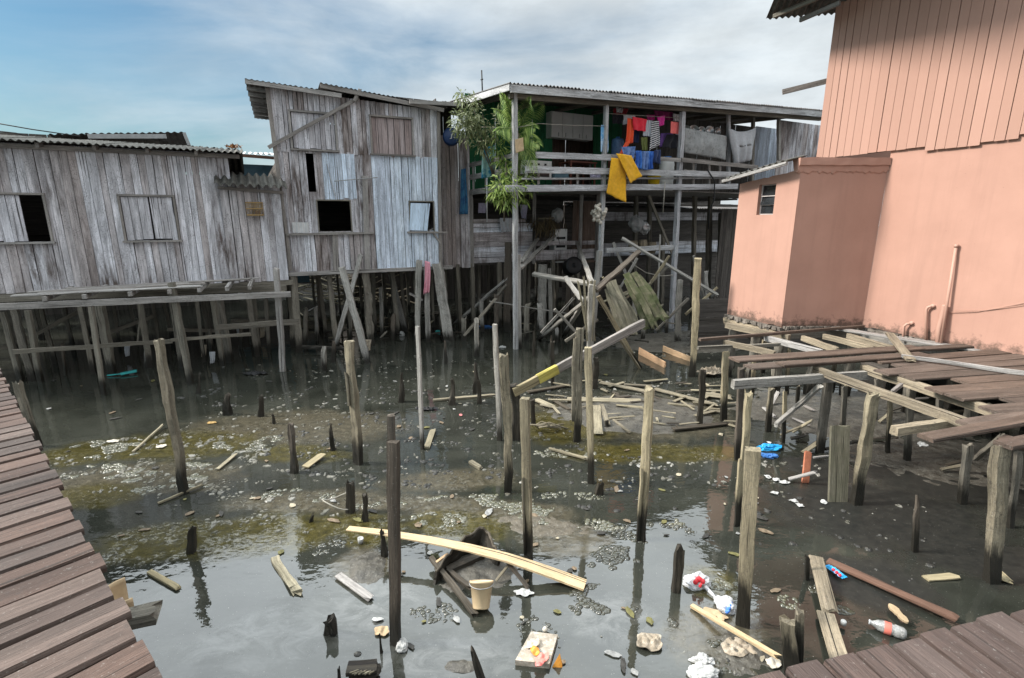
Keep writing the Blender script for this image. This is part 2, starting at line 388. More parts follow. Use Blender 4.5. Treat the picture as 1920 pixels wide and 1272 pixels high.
# thin cloud, thicker towards the east (right) and overhead
cov = wm('ADD', wm('ADD', wm('MULTIPLY', n1.outputs[0], 1.7), wm('MULTIPLY', sp.outputs[0], .75)), wr(sp.outputs[2], .30, .50, 0, 1.2))
cloud = wr(cov, .14, 1.28)
shade = wr(n2.outputs[0], .3, .72, .86, 1.10)
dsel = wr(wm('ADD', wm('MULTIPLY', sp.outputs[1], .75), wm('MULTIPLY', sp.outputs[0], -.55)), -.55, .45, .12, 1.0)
over = wm('ADD', 1.0, wm('MULTIPLY', wr(sp.outputs[2], .38, .60, 0.0, 3.4), dsel))     # unseen upper sky brightened, front and left, to lift fill and reflections
cl = wn('ShaderNodeMix', data_type='RGBA'); cl.blend_type = 'MULTIPLY'; cl.inputs[0].default_value = 1; cl.inputs[6].default_value = (5.5, 5.95, 6.2, 1)
cv = wn('ShaderNodeCombineXYZ'); kk = wm('MULTIPLY', wm('MULTIPLY', shade, over), wr(sp.outputs[1], -.6, .25, 1.2, 1.0))  # cloud behind the camera lifted as added fill
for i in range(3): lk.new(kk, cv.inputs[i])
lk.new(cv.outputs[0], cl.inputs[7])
sk = wn('ShaderNodeMix', data_type='RGBA'); sk.blend_type = 'MULTIPLY'; sk.inputs[0].default_value = 1; lk.new(sky.outputs[0], sk.inputs[6]); sk.inputs[7].default_value = (.42, .63, .72, 1)
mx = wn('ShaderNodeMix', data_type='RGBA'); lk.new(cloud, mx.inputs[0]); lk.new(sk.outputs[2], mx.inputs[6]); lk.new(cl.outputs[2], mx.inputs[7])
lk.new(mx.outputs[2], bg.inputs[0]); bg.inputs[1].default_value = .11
sl = bpy.data.lights.new('sun', 'SUN'); so = bpy.data.objects.new('sun', sl); COL.objects.link(so)
sl.energy = 4.8; sl.angle = radians(11); sl.color = (1.0, .94, .86); so.rotation_euler = (-SUNV).to_track_quat('-Z', 'Y').to_euler(); so.location = (-20, -10, 30)
SC.view_settings.view_transform = 'Standard'; SC.view_settings.look = 'None'; SC.view_settings.exposure = .4; SC.view_settings.gamma = 1
SC.cycles.max_bounces = 8; SC.cycles.use_denoising = True
# ------------------------------------------------------------------ water
def zones():
    # (px, py, half length m, half depth m, turn) of shallows seen through the water: olive weed, brown silt
    def q(x, y): p = W(x, y); return p.x, p.y
    return dict(weed=[(*q(1340, 850), .8, .3, 0), (*q(620, 985), 1.0, .3, .1), (*q(560, 850), .9, .35, -.1), (*q(180, 930), .7, .4, 0), (*q(340, 835), 1.5, .62, .05), (*q(160, 850), .8, .5, 0), (*q(500, 1000), 1.15, .5, .1), (*q(330, 1010), 1.0, .45, .2), (*q(1060, 800), 1.1, .9, 0), (*q(1200, 850), 1.5, .4, 0), (*q(860, 985), .75, .35, -.2), (*q(700, 1000), .5, .3, 0), (*q(1330, 1090), .3, .3, .3)],
                silt=[(*q(560, 800), 2.2, .9, 0), (*q(850, 900), 1.1, .35, .1), (*q(900, 955), 1.5, .33, -.12), (*q(1060, 1010), .6, .4, -.1), (*q(1180, 780), 2.1, 1.3, 0), (*q(250, 900), 1.6, .6, .1), (*q(600, 940), 1.4, .35, 0), (*q(1340, 1190), .55, .4, .4), (*q(680, 1060), .35, .35, 0)],
                sludge=[(*q(1650, 960), 1.5, 1.1, 0), (*q(1800, 900), 1.6, 1.2, 0), (*q(1640, 1090), .75, .5, 0), (*q(1830, 1040), .8, .6, 0), (*q(1530, 880), .5, .5, 0)],
                film=[(*q(560, 1180), 1.0, .42, .25), (*q(720, 1120), .5, .3, .1), (*q(1150, 1160), .5, .35, 0), (*q(830, 1230), .8, .25, .1)])  # film marks where the sky reflection is painted pale
ZN = zones()
def blob(t, pos, lst, nz):
    acc = None
    for (x, y, a, b, r) in lst:
        mpn = t.N('ShaderNodeMapping', vector_type='TEXTURE'); t.L(pos, mpn.inputs[0]); mpn.inputs['Location'].default_value = (x, y, 0); mpn.inputs['Rotation'].default_value = (0, 0, r); mpn.inputs['Scale'].default_value = (a, b, 1)
        sx = t.N('ShaderNodeSeparateXYZ'); t.L(mpn.outputs[0], sx.inputs[0])
        l = t.math('SQRT', t.math('ADD', t.math('POWER', t.math('ABSOLUTE', sx.outputs[0]), 2.0), t.math('POWER', t.math('ABSOLUTE', sx.outputs[1]), 2.0)))
        f = t.mr(t.math('ADD', l, nz), .55, 1.1, 1, 0, True)
        acc = f if acc is None else t.math('MAXIMUM', acc, f)
    return acc
def water_mat():
    t = NT('murky_water'); p = t.pos()
    nz = t.math('MULTIPLY', t.math('SUBTRACT', t.noise(p, 2.6, 5, .65), .5), 1.1)
    weed = blob(t, p, ZN['weed'], nz); silt = blob(t, p, ZN['silt'], nz); film = blob(t, p, ZN['film'], nz); slu = blob(t, p, ZN['sludge'], nz)
    base = t.ramp(t.noise(p, .9, 4, .6), [(.3, (.015, .0165, .013)), (.7, (.040, .042, .034))])
    fine = t.noise(p, 9, 6, .75)
    wc = t.ramp(fine, [(.34, (.020, .018, .005)), (.52, (.055, .046, .010)), (.7, (.095, .08, .026))])
    sc = t.ramp(fine, [(.34, (.04, .034, .022)), (.55, (.095, .080, .052)), (.7, (.15, .13, .09))])
    c = t.mix(t.math('MULTIPLY', silt, .62), base, sc); c = t.mix(t.math('MULTIPLY', weed, .8), c, wc)
    fs = t.mr(t.noise(t.vm('MULTIPLY', p, (1, 1.6, 1)), 3.2, 8, .72, dist=.8), .42, .70)
    c = t.mix(t.math('MULTIPLY', t.math('MULTIPLY', film, fs), .22), c, (.40, .40, .39))  # pale grey painted in to brighten the sky reflection
    c = t.mix(t.math('MULTIPLY', slu, .9), c, t.ramp(fine, [(.35, (.010, .0105, .010)), (.7, (.028, .027, .023))]))
    # matted scum on the shallows
    mz = t.mr(t.math('ADD', weed, silt), .15, .75); mn = t.mr(t.noise(t.vm('MULTIPLY', p, (1, 1.35, 1)), 15, 8, .78, dist=.6), .53, .62); mk = t.mr(t.noise(p, 1.9, 3, .6), .44, .58)
    mat_ = t.math('MULTIPLY', t.math('MULTIPLY', mz, mn), mk)
    c = t.mix(t.math('MULTIPLY', mat_, .75), c, t.ramp(t.noise(p, 55, 3, .6), [(.35, (.05, .048, .032)), (.65, (.24, .23, .19))]))
    # specks of floating dust
    spk = t.mr(t.noise(p, 60, 2, .5), .70, .74); c = t.mix(t.math('MULTIPLY', spk, .45), c, (.38, .37, .33))
    rp = t.noise(t.vm('MULTIPLY', p, (1, 1.7, 1)), 2.4, 3, .5); rp2 = t.noise(p, 11, 3, .55)
    t.bump(t.math('ADD', rp, t.math('ADD', t.math('MULTIPLY', rp2, .16), t.math('MULTIPLY', mat_, .5))), .09, .05)
    t.b.inputs['IOR'].default_value = 1.7
    rg = t.math('ADD', t.mr(t.math('ADD', t.math('MULTIPLY', weed, .5), silt), 0, 1, .02, .14), t.math('MULTIPLY', slu, .42))
    t.out(c, rg, .5); t.L(t.math('SUBTRACT', .5, t.math('MULTIPLY', slu, .30)), t.b.inputs['Specular IOR Level']); return t.m
M['water'] = water_mat()
m = MB(); m.grid(lambda a, b: V((-40+80*a, -12+36*b, 0)), 8, 8)
tag(m.build('water', M['water']), kind='structure')
def mudm(name, c1, c2, rough=.55):
    t = NT(name); n = t.noise(t.pos(), 7, 6, .7); f = t.noise(t.pos(), 45, 4, .7)
    c = t.mix(t.mr(f, .56, .68), t.ramp(n, [(.3, c1), (.7, c2)]), (.20, .19, .16))
    t.bump(t.math('ADD', n, t.math('MULTIPLY', f, .5)), .7, .03)
    return t.out(c, t.mr(n, .35, .65, rough-.3, rough+.2), .5)
M['mud'] = mudm('grey_mud', (.035, .032, .026), (.10, .092, .075))
M['sand'] = mudm('silt_mud', (.055, .047, .032), (.13, .11, .08))
M['soil'] = mudm('dark_soil', (.03, .027, .022), (.06, .054, .045), .8)
m = MB(); m.grid(lambda a, b: V((-160+320*a, 23.5+300*b*b, .12+.5*mnoise.noise(V((a*30, b*20, 0)))*.5+min(1, b*30)*.4-.35)), 60, 40)
tag(m.build('ground', M['soil']), kind='structure')
def mudbank(x, y, a, b, rot, hgt, mat, name='mud_bank', sd=0):
    c = W(x, y); m = MB(); ca, sa = cos(rot), sin(rot)
    def fn(i, j):
        r = j*1.15; an = i*2*pi
        q = V((a*r*cos(an), b*r*sin(an), 0)); q = V((q.x*ca-q.y*sa, q.x*sa+q.y*ca, 0))+c
        k = 1+.35*mnoise.noise(V((cos(an)*1.3+sd, sin(an)*1.3, sd)))
        q = c+(q-c)*k
        h = hgt*(1-r*r)+.022*mnoise.noise(q*6)+.012*mnoise.noise(q*17)-.004
        return V((q.x, q.y, max(-.05, h)))
    m.grid(fn, 72, 26); return tag(m.build(name, mat), kind='structure')
mudbank(1190, 775, 1.55, .95, 0, .055, M['mud'], sd=1)
mudbank(1010, 985, .55, .20, -.2, .018, M['sand'], sd=2)
mudbank(690, 1062, .22, .26, .3, .035, M['mud'], sd=3)
mudbank(1390, 1225, .30, .22, .3, .02, M['mud'], sd=4)
mudbank(1290, 640, 2.6, 1.2, .2, .12, M['mud'], sd=5)
mudbank(1580, 770, 2.0, 1.3, 0, .05, M['mud'], sd=9)
mudbank(1800, 860, 1.6, .9, 0, .03, M['mud'], sd=6)
mudbank(860, 1248, .16, .06, 0, .02, M['mud'], sd=7)
mudbank(885, 1068, .44, .36, .2, .035, M['mud'], sd=8)
# floating scum: bubbles, flakes
def scum(name, mat, spots, n, rmin, rmax, flat, seed, kind='dome'):
    R = random.Random(seed); m = MB()
    tot = sum(s[2]*s[3]*s[4] for s in spots)
    for (x, y, a, b, k) in spots:
        c = W(x, y)
        for _ in range(int(n*a*b*k/tot)):
            for _t in range(12):
                r = sqrt(R.random()); an = R.random()*2*pi; q = c+V((a*r*cos(an), b*r*sin(an), 0))
                if mnoise.noise(V((q.x*2.1+seed, q.y*3.2, seed)))+.5*mnoise.noise(V((q.x*7, q.y*8, 3))) > .14: break
            else: continue
            rr = rmin+(rmax-rmin)*R.random()**2.8
            if kind == 'dome':
                sg = 9; pts = []; fs = []
                ex = R.uniform(.75, 1.3); ro = R.random()*3
                for (kr, kh) in ((1, -.15), (.92, .45), (.6, .85), (.22, 1.0)):
                    for i in range(sg):
                        aa = i*2*pi/sg+ro; pts.append(q+V((rr*kr*cos(aa)*ex, rr*kr*sin(aa), rr*kh*flat)))
                for i in range(3):
                    for j in range(sg): fs.append((i*sg+j, i*sg+(j+1) % sg, (i+1)*sg+(j+1) % sg, (i+1)*sg+j))
                fs.append(tuple(range(3*sg, 4*sg))); m.add(pts, fs, None, R.random(), True)
            else:
                sg = 8; pts = []; L = R.uniform(.7, 1.9); ro = R.random()*pi
                rad = [rr*R.uniform(.45, 1.25) for _ in range(sg)]
                for h, kr in ((0.0, 1), (rr*.16+.004, .8)):
                    for i in range(sg):
                        aa = i*2*pi/sg; u, vv = rad[i]*kr*cos(aa)*L, rad[i]*kr*sin(aa)
                        pts.append(q+V((u*cos(ro)-vv*sin(ro), u*sin(ro)+vv*cos(ro), h+R.uniform(-.3, .5)*rr*.25*(h > 0))))
                fs = [(i, (i+1) % sg, sg+(i+1) % sg, sg+i) for i in range(sg)]+[tuple(range(sg, 2*sg))]
                m.add(pts, fs, None, R.random(), False)
    return tag(m.build(name, mat, origin=(0, 0, 0)), kind='stuff')
def scum_mat(name, pal, rough, spec=.5, ior=1.5):
    t = NT(name); r = t.N('ShaderNodeAttribute', attribute_name='rnd').outputs['Fac']
    c = t.ramp(r, [(i/(len(pal)-1), k) for i, k in enumerate(pal)])
    c = t.mix(t.mr(t.noise(t.pos(), 40, 3), .4, .65), c, t.mix(.5, c, (.02, .02, .012)))
    t.bump(t.noise(t.pos(), 70, 3), .3, .004); return t.out(c, rough, spec)
M['bubble'] = scum_mat('scum_bubbles', [(.055, .055, .032), (.10, .098, .06), (.14, .135, .10), (.085, .08, .04)], .22, .9)
M['bubbledark'] = scum_mat('clear_bubbles', [(.022, .024, .018), (.06, .058, .044), (.042, .042, .026)], .16, .7)
M['flake'] = scum_mat('scum_glint_flakes', [(.07, .066, .05), (.14, .135, .11), (.22, .21, .18), (.10, .094, .07), (.33, .32, .29)], .4)
scum('foam_scum', M['bubble'], [(900, 940, .75, .16, 3), (1010, 965, .6, .2, 2.5), (1100, 985, .5, .13, 2), (820, 975, .35, .16, 2), (280, 885, 1.3, .3, 2.2), (210, 840, .7, .35, 2), (330, 920, .6, .15, 1.2), (470, 830, .6, .35, 1.2), (720, 950, .4, .1, 1), (1340, 1085, .2, .16, 5), (1480, 1130, .1, .1, 3), (1085, 930, .6, .1, 1), (1240, 980, .3, .1, 1), (560, 930, .5, .2, 1), (1060, 850, .5, .15, 1.5)], 5200, .008, .034, .42, 3)
scum('surface_bubbles', M['bubbledark'], [(1150, 1050, .42, .24, 2), (1130, 1130, .34, .25, 1.6), (1010, 1170, .2, .2, .5), (810, 1150, .25, .15, .9), (1300, 1160, .22, .16, 2), (1360, 1230, .3, .16, 1.6), (1230, 1000, .5, .2, .7), (1560, 1130, .2, .3, 1.0), (640, 1030, .3, .2, .4)], 2600, .005, .030, .4, 5)
scum('scum_and_glints', M['flake'], [(700, 820, 3.6, 2.6, .5), (300, 860, 1.6, 1.0, 2.8), (520, 900, 1.2, .6, 1.6), (1250, 880, 1.7, .7, 1.0), (1150, 740, 2.4, 1.1, 1.0), (470, 990, .8, .4, 1.2), (1330, 660, 2.5, .8, .7), (1600, 960, 1.0, .7, .25), (1500, 880, .5, .5, .5), (700, 690, 3.2, 1.2, .35), (950, 1200, 1.2, .25, .18)], 2500, .006, .042, .25, 9, 'flake')  # scum flakes, their pale tones also painting glints on bubbles

M['mudlump'] = mudm('black_mud_lumps', (.010, .010, .009), (.035, .034, .030), .5)
scum('mud_lumps', M['mudlump'], [(800, 830, 2.6, 1.5, 2), (900, 740, 2.6, .9, 1), (1150, 900, 1.6, .8, 1.2), (560, 740, 2.5, .8, 1), (1560, 1000, 1.0, .9, 1), (600, 1220, .9, .2, .25), (1380, 1220, .3, .2, .3)], 850, .012, .05, .45, 13)
# ------------------------------------------------------------------ houses: helpers
def slab_house(root, fr, s0, s1, d0, d1, zf, zr, wallmat, roofz=None):
    # side walls, back wall and floor of a plank house whose front is built apart
    m = MB()
    m.hwall(Fr((fr.p(s1, d0, 0).x, fr.p(s1, d0, 0).y), math.degrees(math.atan2(fr.n.x, fr.n.y))), 0, 0.03, d1-d0, zf, zr, .18, gp=-.004)
    m.build('side_wall', wallmat, root)
    m = MB()
    m.hwall(Fr((fr.p(s0, d0, 0).x, fr.p(s0, d0, 0).y), math.degrees(math.atan2(fr.n.x, fr.n.y))), -.022, 0.03, d1-d0, zf, zr, .18, gp=-.004)
    m.build('side_wall', wallmat, root)
    m = MB(); m.hwall(fr, d1, s0, s1, zf, zr, .2, gp=-.004); m.build('back_wall', M['darkwall'], root)
    m = MB(); m.box(fr.p((s0+s1)/2, (d0+d1)/2, zf-.06), fr.u*(s1-s0)/2, fr.n*((d1-d0)/2-.03), V((0, 0, .03)))
    m.build('floor', M['darkwall'], root)
def stilts(root, fr, lst, ztop, mat='stilt', w=.125):
    for (s, d, ls, ww) in lst:
        m = MB(); p0 = fr.p(s+ls, d, -.5); p1 = fr.p(s, d, ztop); ww = (ww or w*RND.uniform(.7, 1.25))*.9
        m.rough(p0, p1, ww, ww*RND.uniform(.6, 1.1), fr.n, jit=.07, rag=.0)
        m.build('stilt', M[mat], root)
def bar(root, name, p0, p1, w, h, mat, rough=False, up=V((0, 0, 1)), **k):
    m = MB()
    if rough: m.rough(p0, p1, w, h, up, **k)
    else: m.beam(p0, p1, w, h, up)
    return m.build(name, mat if not isinstance(mat, str) else M[mat], root)
def pxframe(root, fr, d, x0, y0, x1, y1, mat, wd=.05, sill=True):
    pass
# ------------------------------------------------------------------ low grey house (left)
hl = thing('wooden_house', 'low grey plank house under a corrugated fibre cement roof, at the left of the pond', 'house', A.p(-3, 0, 2.1))
zA = 2.08
def hz(fr, pts, d=0): return [fr.hit(x, y, d) for x, y in pts]
wa0 = A.hit(2, 364); wa1 = A.hit(97, 453); w1 = (A.hit(0, 370)[0]-.55, wa1[0], wa1[1], A.hit(60, 366)[1])
wb0 = A.hit(229, 368); wb1 = A.hit(330, 450); w2 = (A.hit(233, 420)[0], A.hit(328, 400)[0], wb1[1], A.hit(280, 369)[1])
sE = A.hit(411, 340)[0]; sEnd = A.hit(541, 520)[0]
zR = 5.12
m = MB(); R2 = random.Random(3)
m.wall(A, 0, -6.5, sE, lambda q: 2.02+.02*sin(q*2), lambda q: zR, [w1, w2], .155, tone=lambda s: .45+.45*mnoise.noise(V((s*1.1, 4, 0))))
m.build('front_wall', M['housegrey'], hl)
bay_top = A.hit(470, 345)[1]
m = MB(); m.wall(A, -.05, sE-.02, sEnd, 2.02, lambda q: bay_top, [], .15, tone=lambda s: .15+.4*min(1, (s-sE)/1.2)); m.build('bay_wall', M['housegrey'], hl)
# strip of boards over the bay, set back
m = MB(); m.wall(A, .02, sE, A.hit(428, 300)[0], bay_top-.1, zR, [], .12); m.build('upper_wall', M['housegrey'], hl)
# window with one shutter slid aside (left)
def frame_parts(root, fr, w, d, mat, label=None, t=.045, sill=.0, name='window'):
    m = MB(); a, b, c, e = w
    m.beam(fr.p(a-t/2, d-.02, c-t), fr.p(a-t/2, d-.02, e+t), t, .05, fr.n); m.beam(fr.p(b+t/2, d-.02, c-t), fr.p(b+t/2, d-.02, e+t), t, .05, fr.n)
    m.beam(fr.p(a-t, d-.024, e+t/2), fr.p(b+t, d-.024, e+t/2), .056, t)
    wn_ = m.build(name, mat, root)
    m = MB(); m.beam(fr.p(a-t*1.6, d-.05, c-t/2-sill), fr.p(b+t*1.6, d-.05, c-t/2-sill), .11, .04); m.build('sill', M['trim'], wn_)
    return wn_
wn1 = frame_parts(hl, A, w1, 0, M['trim'])
sx = A.hit(42, 400)[0]
m = MB(); m.wall(A, -.005, w1[0]+.01, sx, w1[2]+.01, w1[3]-.01, [], .17, jd=.003, tone=lambda s: .8); m.build('shutter', M['shutter'], wn1)
wn2 = frame_parts(hl, A, w2, 0, M['trim'])
mid = (w2[0]+w2[1])/2+.03
for a, b in ((w2[0]+.01, mid-.015), (mid+.015, w2[1]-.01)):
    m = MB(); m.wall(A, -.004, a, b, w2[2]+.01, w2[3]-.01, [], .16, jd=.003); m.build('shutter', M['shutter'], wn2)
# bay roof: short corrugated sheet
q0 = A.w(401, 343, -.45); q1 = A.w(532, 349, -.45)
m = MB(); m.roof(q0+V((0, 0, -.02)), (q1-q0), A.n*.75+V((0, 0, .30)), sheet=1.0, pitch=.177, amp=.045); m.build('bay_roof', M['asb'], hl)
bar(hl, 'bay_beam', A.w(408, 352, -.12), A.w(532, 362, -.12), .06, .07, 'trim')
m = MB(); e0 = A.p(-6.6, -.55, 5.14); e1 = A.p(A.hit(452, 282, -.55)[0], -.55, 5.10)
m.roof(e0, e1-e0, A.n*3.2+V((0, 0, .42)), pitch=.125, amp=.02, rows=1); m.build('roof', M['asb'], hl)
m = MB(); m.roof(A.p(-6.6, 2.6, 5.55), e1-e0, A.n*3.4+V((0, 0, -.4)), pitch=.177, amp=.028); m.build('rear_roof', M['asb'], hl)
for i in range(9):
    s = -6.2+i*.93
    if s < e1.dot(A.u)-A.o.dot(A.u)-.1: bar(hl, 'rafter', A.p(s, -.42, 5.06), A.p(s, 2.0, 5.37), .06, .09, 'trim')
bar(hl, 'wall_plate', A.p(-6.5, -.08, 5.05), A.p(sE+.5, -.08, 5.05), .08, .09, 'trim')
slab_house(hl, A, -6.5, sEnd-.02, .03, 5.8, zA, 5.0, M['darkwall'])
stilts(hl, A, [(-5.9+i*1.15, dd, RND.uniform(-.1, .1), 0) for dd in (.15, 1.7, 3.4, 5.2) for i in range(7)], 2.02)
bar(hl, 'floor_beam', A.p(-6.5, .02, 1.95), A.p(sEnd+.1, .02, 1.95), .1, .13, 'stilt')
for i in range(5): bar(hl, 'brace', A.p(-5.5+i*1.5, 1.2, RND.uniform(.5, .9)), A.p(-4.3+i*1.5, 1.5, RND.uniform(.5, 1.6)), .06, .09, 'stilt')
# ------------------------------------------------------------------ deck in front of it
fA = Fr((W(360, 720).x, W(360, 720).y), 62.5)
dk = thing('wooden_deck', 'narrow broken timber deck on leaning posts along the front of the low grey house', 'deck', W(360, 720))
b0 = fA.w(8, 573); b1 = fA.w(545, 552)
m = MB(); m.rough(b0-fA.u*1.2, b1, .07, .13, jit=.04, rag=.02, seg=14); m.build('front_beam', M['trim'], dk)
bar(dk, 'rear_beam', b0-fA.u*1.2+fA.n*1.25, b1+fA.n*1.25, .07, .13, 'stilt')
zd = b0.z+.06
for px in (85, 160, 246, 320, 376, 428, 470):
    s = fA.hit(px, 560)[0]; bar(dk, 'joist', fA.p(s, -.07, zd+.03), fA.p(s+.1, 1.4, zd+.06), .07, .085, 'trim')
sa, sb = fA.hit(20, 556)[0], fA.hit(375, 548)[0]
for (d, w_, a, b) in ((.10, .26, sa, sb), (.36, .15, sa+.3, sb+.1), (.56, .17, sa+.1, sb-.25), (.78, .14, sa+1.1, sb+1.0), (.95, .16, sa+.6, sb+.25), (1.15, .15, sa+1.4, sb+1.2)):
    m = MB(); m.rough(fA.p(a, d, zd+.085+RND.uniform(0, .025)), fA.p(b, d+RND.uniform(-.06, .1), zd+.085+RND.uniform(0, .05)), w_, .028, jit=.12, rag=.05, seg=10); m.build('board', M['trim'], dk)
def dpost(bx, by, tx, ty, wpx, mat='stilt', rag=0, d=None):
    p = W(bx, by); q = YP(tx, ty, p.y+.03); z = 950/(p.y*CP+HC*SP); w_ = fitw(wpx, p, (0, 1), .75)
    m = MB(); m.rough(p+(p-q)*(.35/max(.3, q.z)), q, w_, w_*.75, V((0, 1, 0)), jit=.06, rag=rag); return m
for a in ((40, 716, 6, 585, 19), (76, 716, 52, 582, 17), (195, 741, 170, 575, 14), (210, 700, 188, 572, 24), (358, 720, 321, 530, 17), (341, 690, 322, 560, 13), (419, 688, 399, 562, 13), (431, 680, 409, 562, 20), (486, 664, 476, 560, 10), (505, 662, 498, 560, 9), (551, 650, 546, 545, 15)):
    dpost(*a).build('post', M['stilt'], dk)
dpost(531, 696, 518, 503, 14, rag=.03).build('tall_post', M['trim'], dk)
bar(dk, 'cross_rail', fA.w(25, 660, .3), fA.w(320, 640, .3), .05, .09, 'stilt', True, jit=.1)
bar(dk, 'cross_rail', fA.w(320, 638, .3), fA.w(470, 627, .3), .05, .07, 'stilt', True, jit=.1)
bar(dk, 'cross_rail', fA.w(405, 615, .9), fA.w(560, 603, .9), .06, .14, 'stilt', True, jit=.08)
bar(dk, 'leaning_stick', fA.w(258, 640, .8), fA.w(266, 566, .8), .03, .03, 'stilt', True)
# ------------------------------------------------------------------ tall grey house (middle)
hm = thing('wooden_house', 'tall two storey grey plank house, blue washed boards, a plank nailed slantwise across it', 'house', B.p(2, 0, 2.2))
zB = 2.18; sB1 = B.hit(823, 330)[0]
rl = B.hit(497, 163)[1]; rr = B.hit(823, 208)[1]
ztB = lambda q: rl+(rr-rl)*q/sB1
def bw(x0, y0, x1, y1): a = B.hit(x0, (y0+y1)/2); b = B.hit(x1, (y0+y1)/2); xm = (x0+x1)/2; return (a[0], b[0], B.hit(xm, y1)[1], B.hit(xm, y0)[1])
oA = bw(547, 213, 628, 281); oB = bw(697, 222, 772, 290); oC = bw(576, 288, 588, 360); oD = bw(597, 377, 657, 434); oE = bw(769, 379, 812, 433)
zmid = (B.hit(560, 286)[1]+B.hit(790, 292)[1])/2; zlow = B.hit(690, 437)[1]; sM = B.hit(697, 330)[0]
ntone = lambda k: (lambda s: .5+.5*mnoise.noise(V((s*1.3, k, 0))))
m = MB(); m.wall(B, -.012, 0, sB1, zmid-.03, ztB, [oA, oB, (oC[0], oC[1], oC[2], oC[3])], .13, gapp=.25, tone=ntone(2)); m.wall(B, 0, 0, sM, zlow, zmid+.02, [oC, oD], .14, gapp=.2, tone=ntone(3))
m.wall(B, .004, 0, sM, zB-.05, zlow+.02, [], .14, tone=ntone(5)); m.build('front_wall', M['housegrey'], hm)
m = MB(); m.wall(B, -.016, sM, sB1, zB-.06, zmid+.0, [oE], .125, gapp=.2, tone=lambda s: .55+.5*mnoise.noise(V((s*1.7, 9, 0)))); m.build('blue_wall', M['houseblue'], hm)
m = MB(); s_a, s_b = B.hit(621, 330)[0], B.hit(648, 330)[0]
m.wall(B, -.03, s_a-.2, s_b+.25, B.hit(620, 373)[1], zmid-.02, [], .15, tone=lambda s: .9); m.build('patch_boards', M['houseblue'], hm)
for o, mt, dd in ((oA, 'shutter', -.012), (oB, 'shutterred', -.012)):
    wn_ = frame_parts(hm, B, o, -.02, M['trim'])
    m = MB(); m.wall(B, dd, o[0]+.008, o[1]-.008, o[2]+.01, o[3]-.01, [], .15, gapp=.3, jd=.003); m.build('shutter', M[mt], wn_)
wn_ = frame_parts(hm, B, oD, 0, M['stilt'], sill=.02, t=.03)
wn_ = frame_parts(hm, B, oE, -.01, M['stilt'], sill=.02, t=.03)
# crooked blue shutter
c0, c1, c2, c3 = [B.w(x, y, -.06) for x, y in ((770, 381), (806, 382), (801, 433), (768, 432))]
m = MB(); nn = B.n*.012
m.add([c0-nn, c1-nn, c2-nn, c3-nn, c0+nn, c1+nn, c2+nn, c3+nn], [(3, 2, 1, 0), (4, 5, 6, 7), (0, 1, 5, 4), (1, 2, 6, 5), (2, 3, 7, 6), (3, 0, 4, 7)], [(0, 0, .7), (.36, 0, .7), (.36, 0, 0), (0, 0, 0)]*2, .6)
m.build('shutter', M['shuttersky'], wn_)
bar(wn_, 'prop_stick', B.w(803, 434, -.03), B.w(815, 427, .1), .03, .03, 'trim')
# ledge rail, corner boards, battens
bar(hm, 'ledge', B.w(537, 440, -.06), B.w(700, 437, -.06), .10, .05, 'trim'); bar(hm, 'ledge', B.w(764, 436, -.07), B.w(839, 436, -.07), .10, .05, 'trim')
bar(hm, 'bracket', B.w(812, 437, -.08), B.w(826, 457, -.05), .03, .05, 'trim')
bar(hm, 'bottom_beam', B.w(541, 511, -.03)+V((0, 0, -.05)), B.w(848, 500, -.03)+V((0, 0, -.02)), .09, .10, 'trim')
m = MB()
for (x0, y0, x1, y1, wd) in ((501, 165, 545, 508, .10), (822, 210, 826, 500, .10), (628, 437, 630, 508, .15), (684, 330, 689, 508, .15)):
    m.rough(B.w(x1, y1, -.045), B.w(x0, y0, -.045), wd, .03, B.n, jit=.07, rag=0)
m.build('corner_board', M['trim'], hm)
m = MB(); m.rough(B.w(503, 277, -.10), B.w(672, 184, -.16), .09, .045, B.n, jit=.06, seg=10); m.rough(B.w(664, 190, -.22), B.w(675, 168, -.22), .08, .04, B.n, jit=.06); m.build('slanting_plank', M['trim'], hm)
bar(hm, 'white_stick', B.w(613, 308, -.05), B.w(629, 372, -.05), .035, .02, 'white', True)
m = MB(); m.tube([B.w(627, 340, -.12), B.w(708, 333, -.12)], .014, 6); m.tube([B.w(672, 336, -.12), B.w(676, 348, -.1), B.w(680, 352, -.06), B.w(675, 362, -.06), B.w(682, 364, -.04)], .010, 6); m.build('metal_bracket', M['grey'], hm)
m = MB(); m.corr(B.w(549, 437, -.03), B.w(580, 437, -.03)-B.w(549, 437, -.03), V((0, 0, .27))+B.n*.01, .11, .014); m.build('tin_patch', M['tinpale'], hm)
# roof: two laps, open rafters on the left overhang
g0 = B.w(459, 150, -.25); g1 = B.w(640, 176, -.25); g2 = B.w(600, 160, -.25); g3 = B.w(832, 204, -.25)
up = V((0, 0, 1))
bd = B.n*5.6+up*.10
m = MB(); m.roof(g0+up*.02, g1-g0, bd, pitch=.12, amp=.012); m.roof(g2+up*.05, g3+B.u*.1-g2, bd, pitch=.12, amp=.012); m.build('roof', M['tin'], hm)
m = MB(); m.beam(g0-up*.03, g1-up*.05, .04, .10); m.beam(g2-up*.01, g3-up*.04, .04, .10); m.build('fascia', M['trim'], hm)
m = MB()
for i in range(7):
    a = g0.lerp(g0+bd, .1+i*.13)-up*.08; m.beam(a-B.u*.0, a+B.u*.9-up*.04, .07, .08)
m.build('rafters', M['trim'], hm)
slab_house(hm, B, .0, sB1-.0, .03, 5.4, zB, 6.85, M['darkwall'])
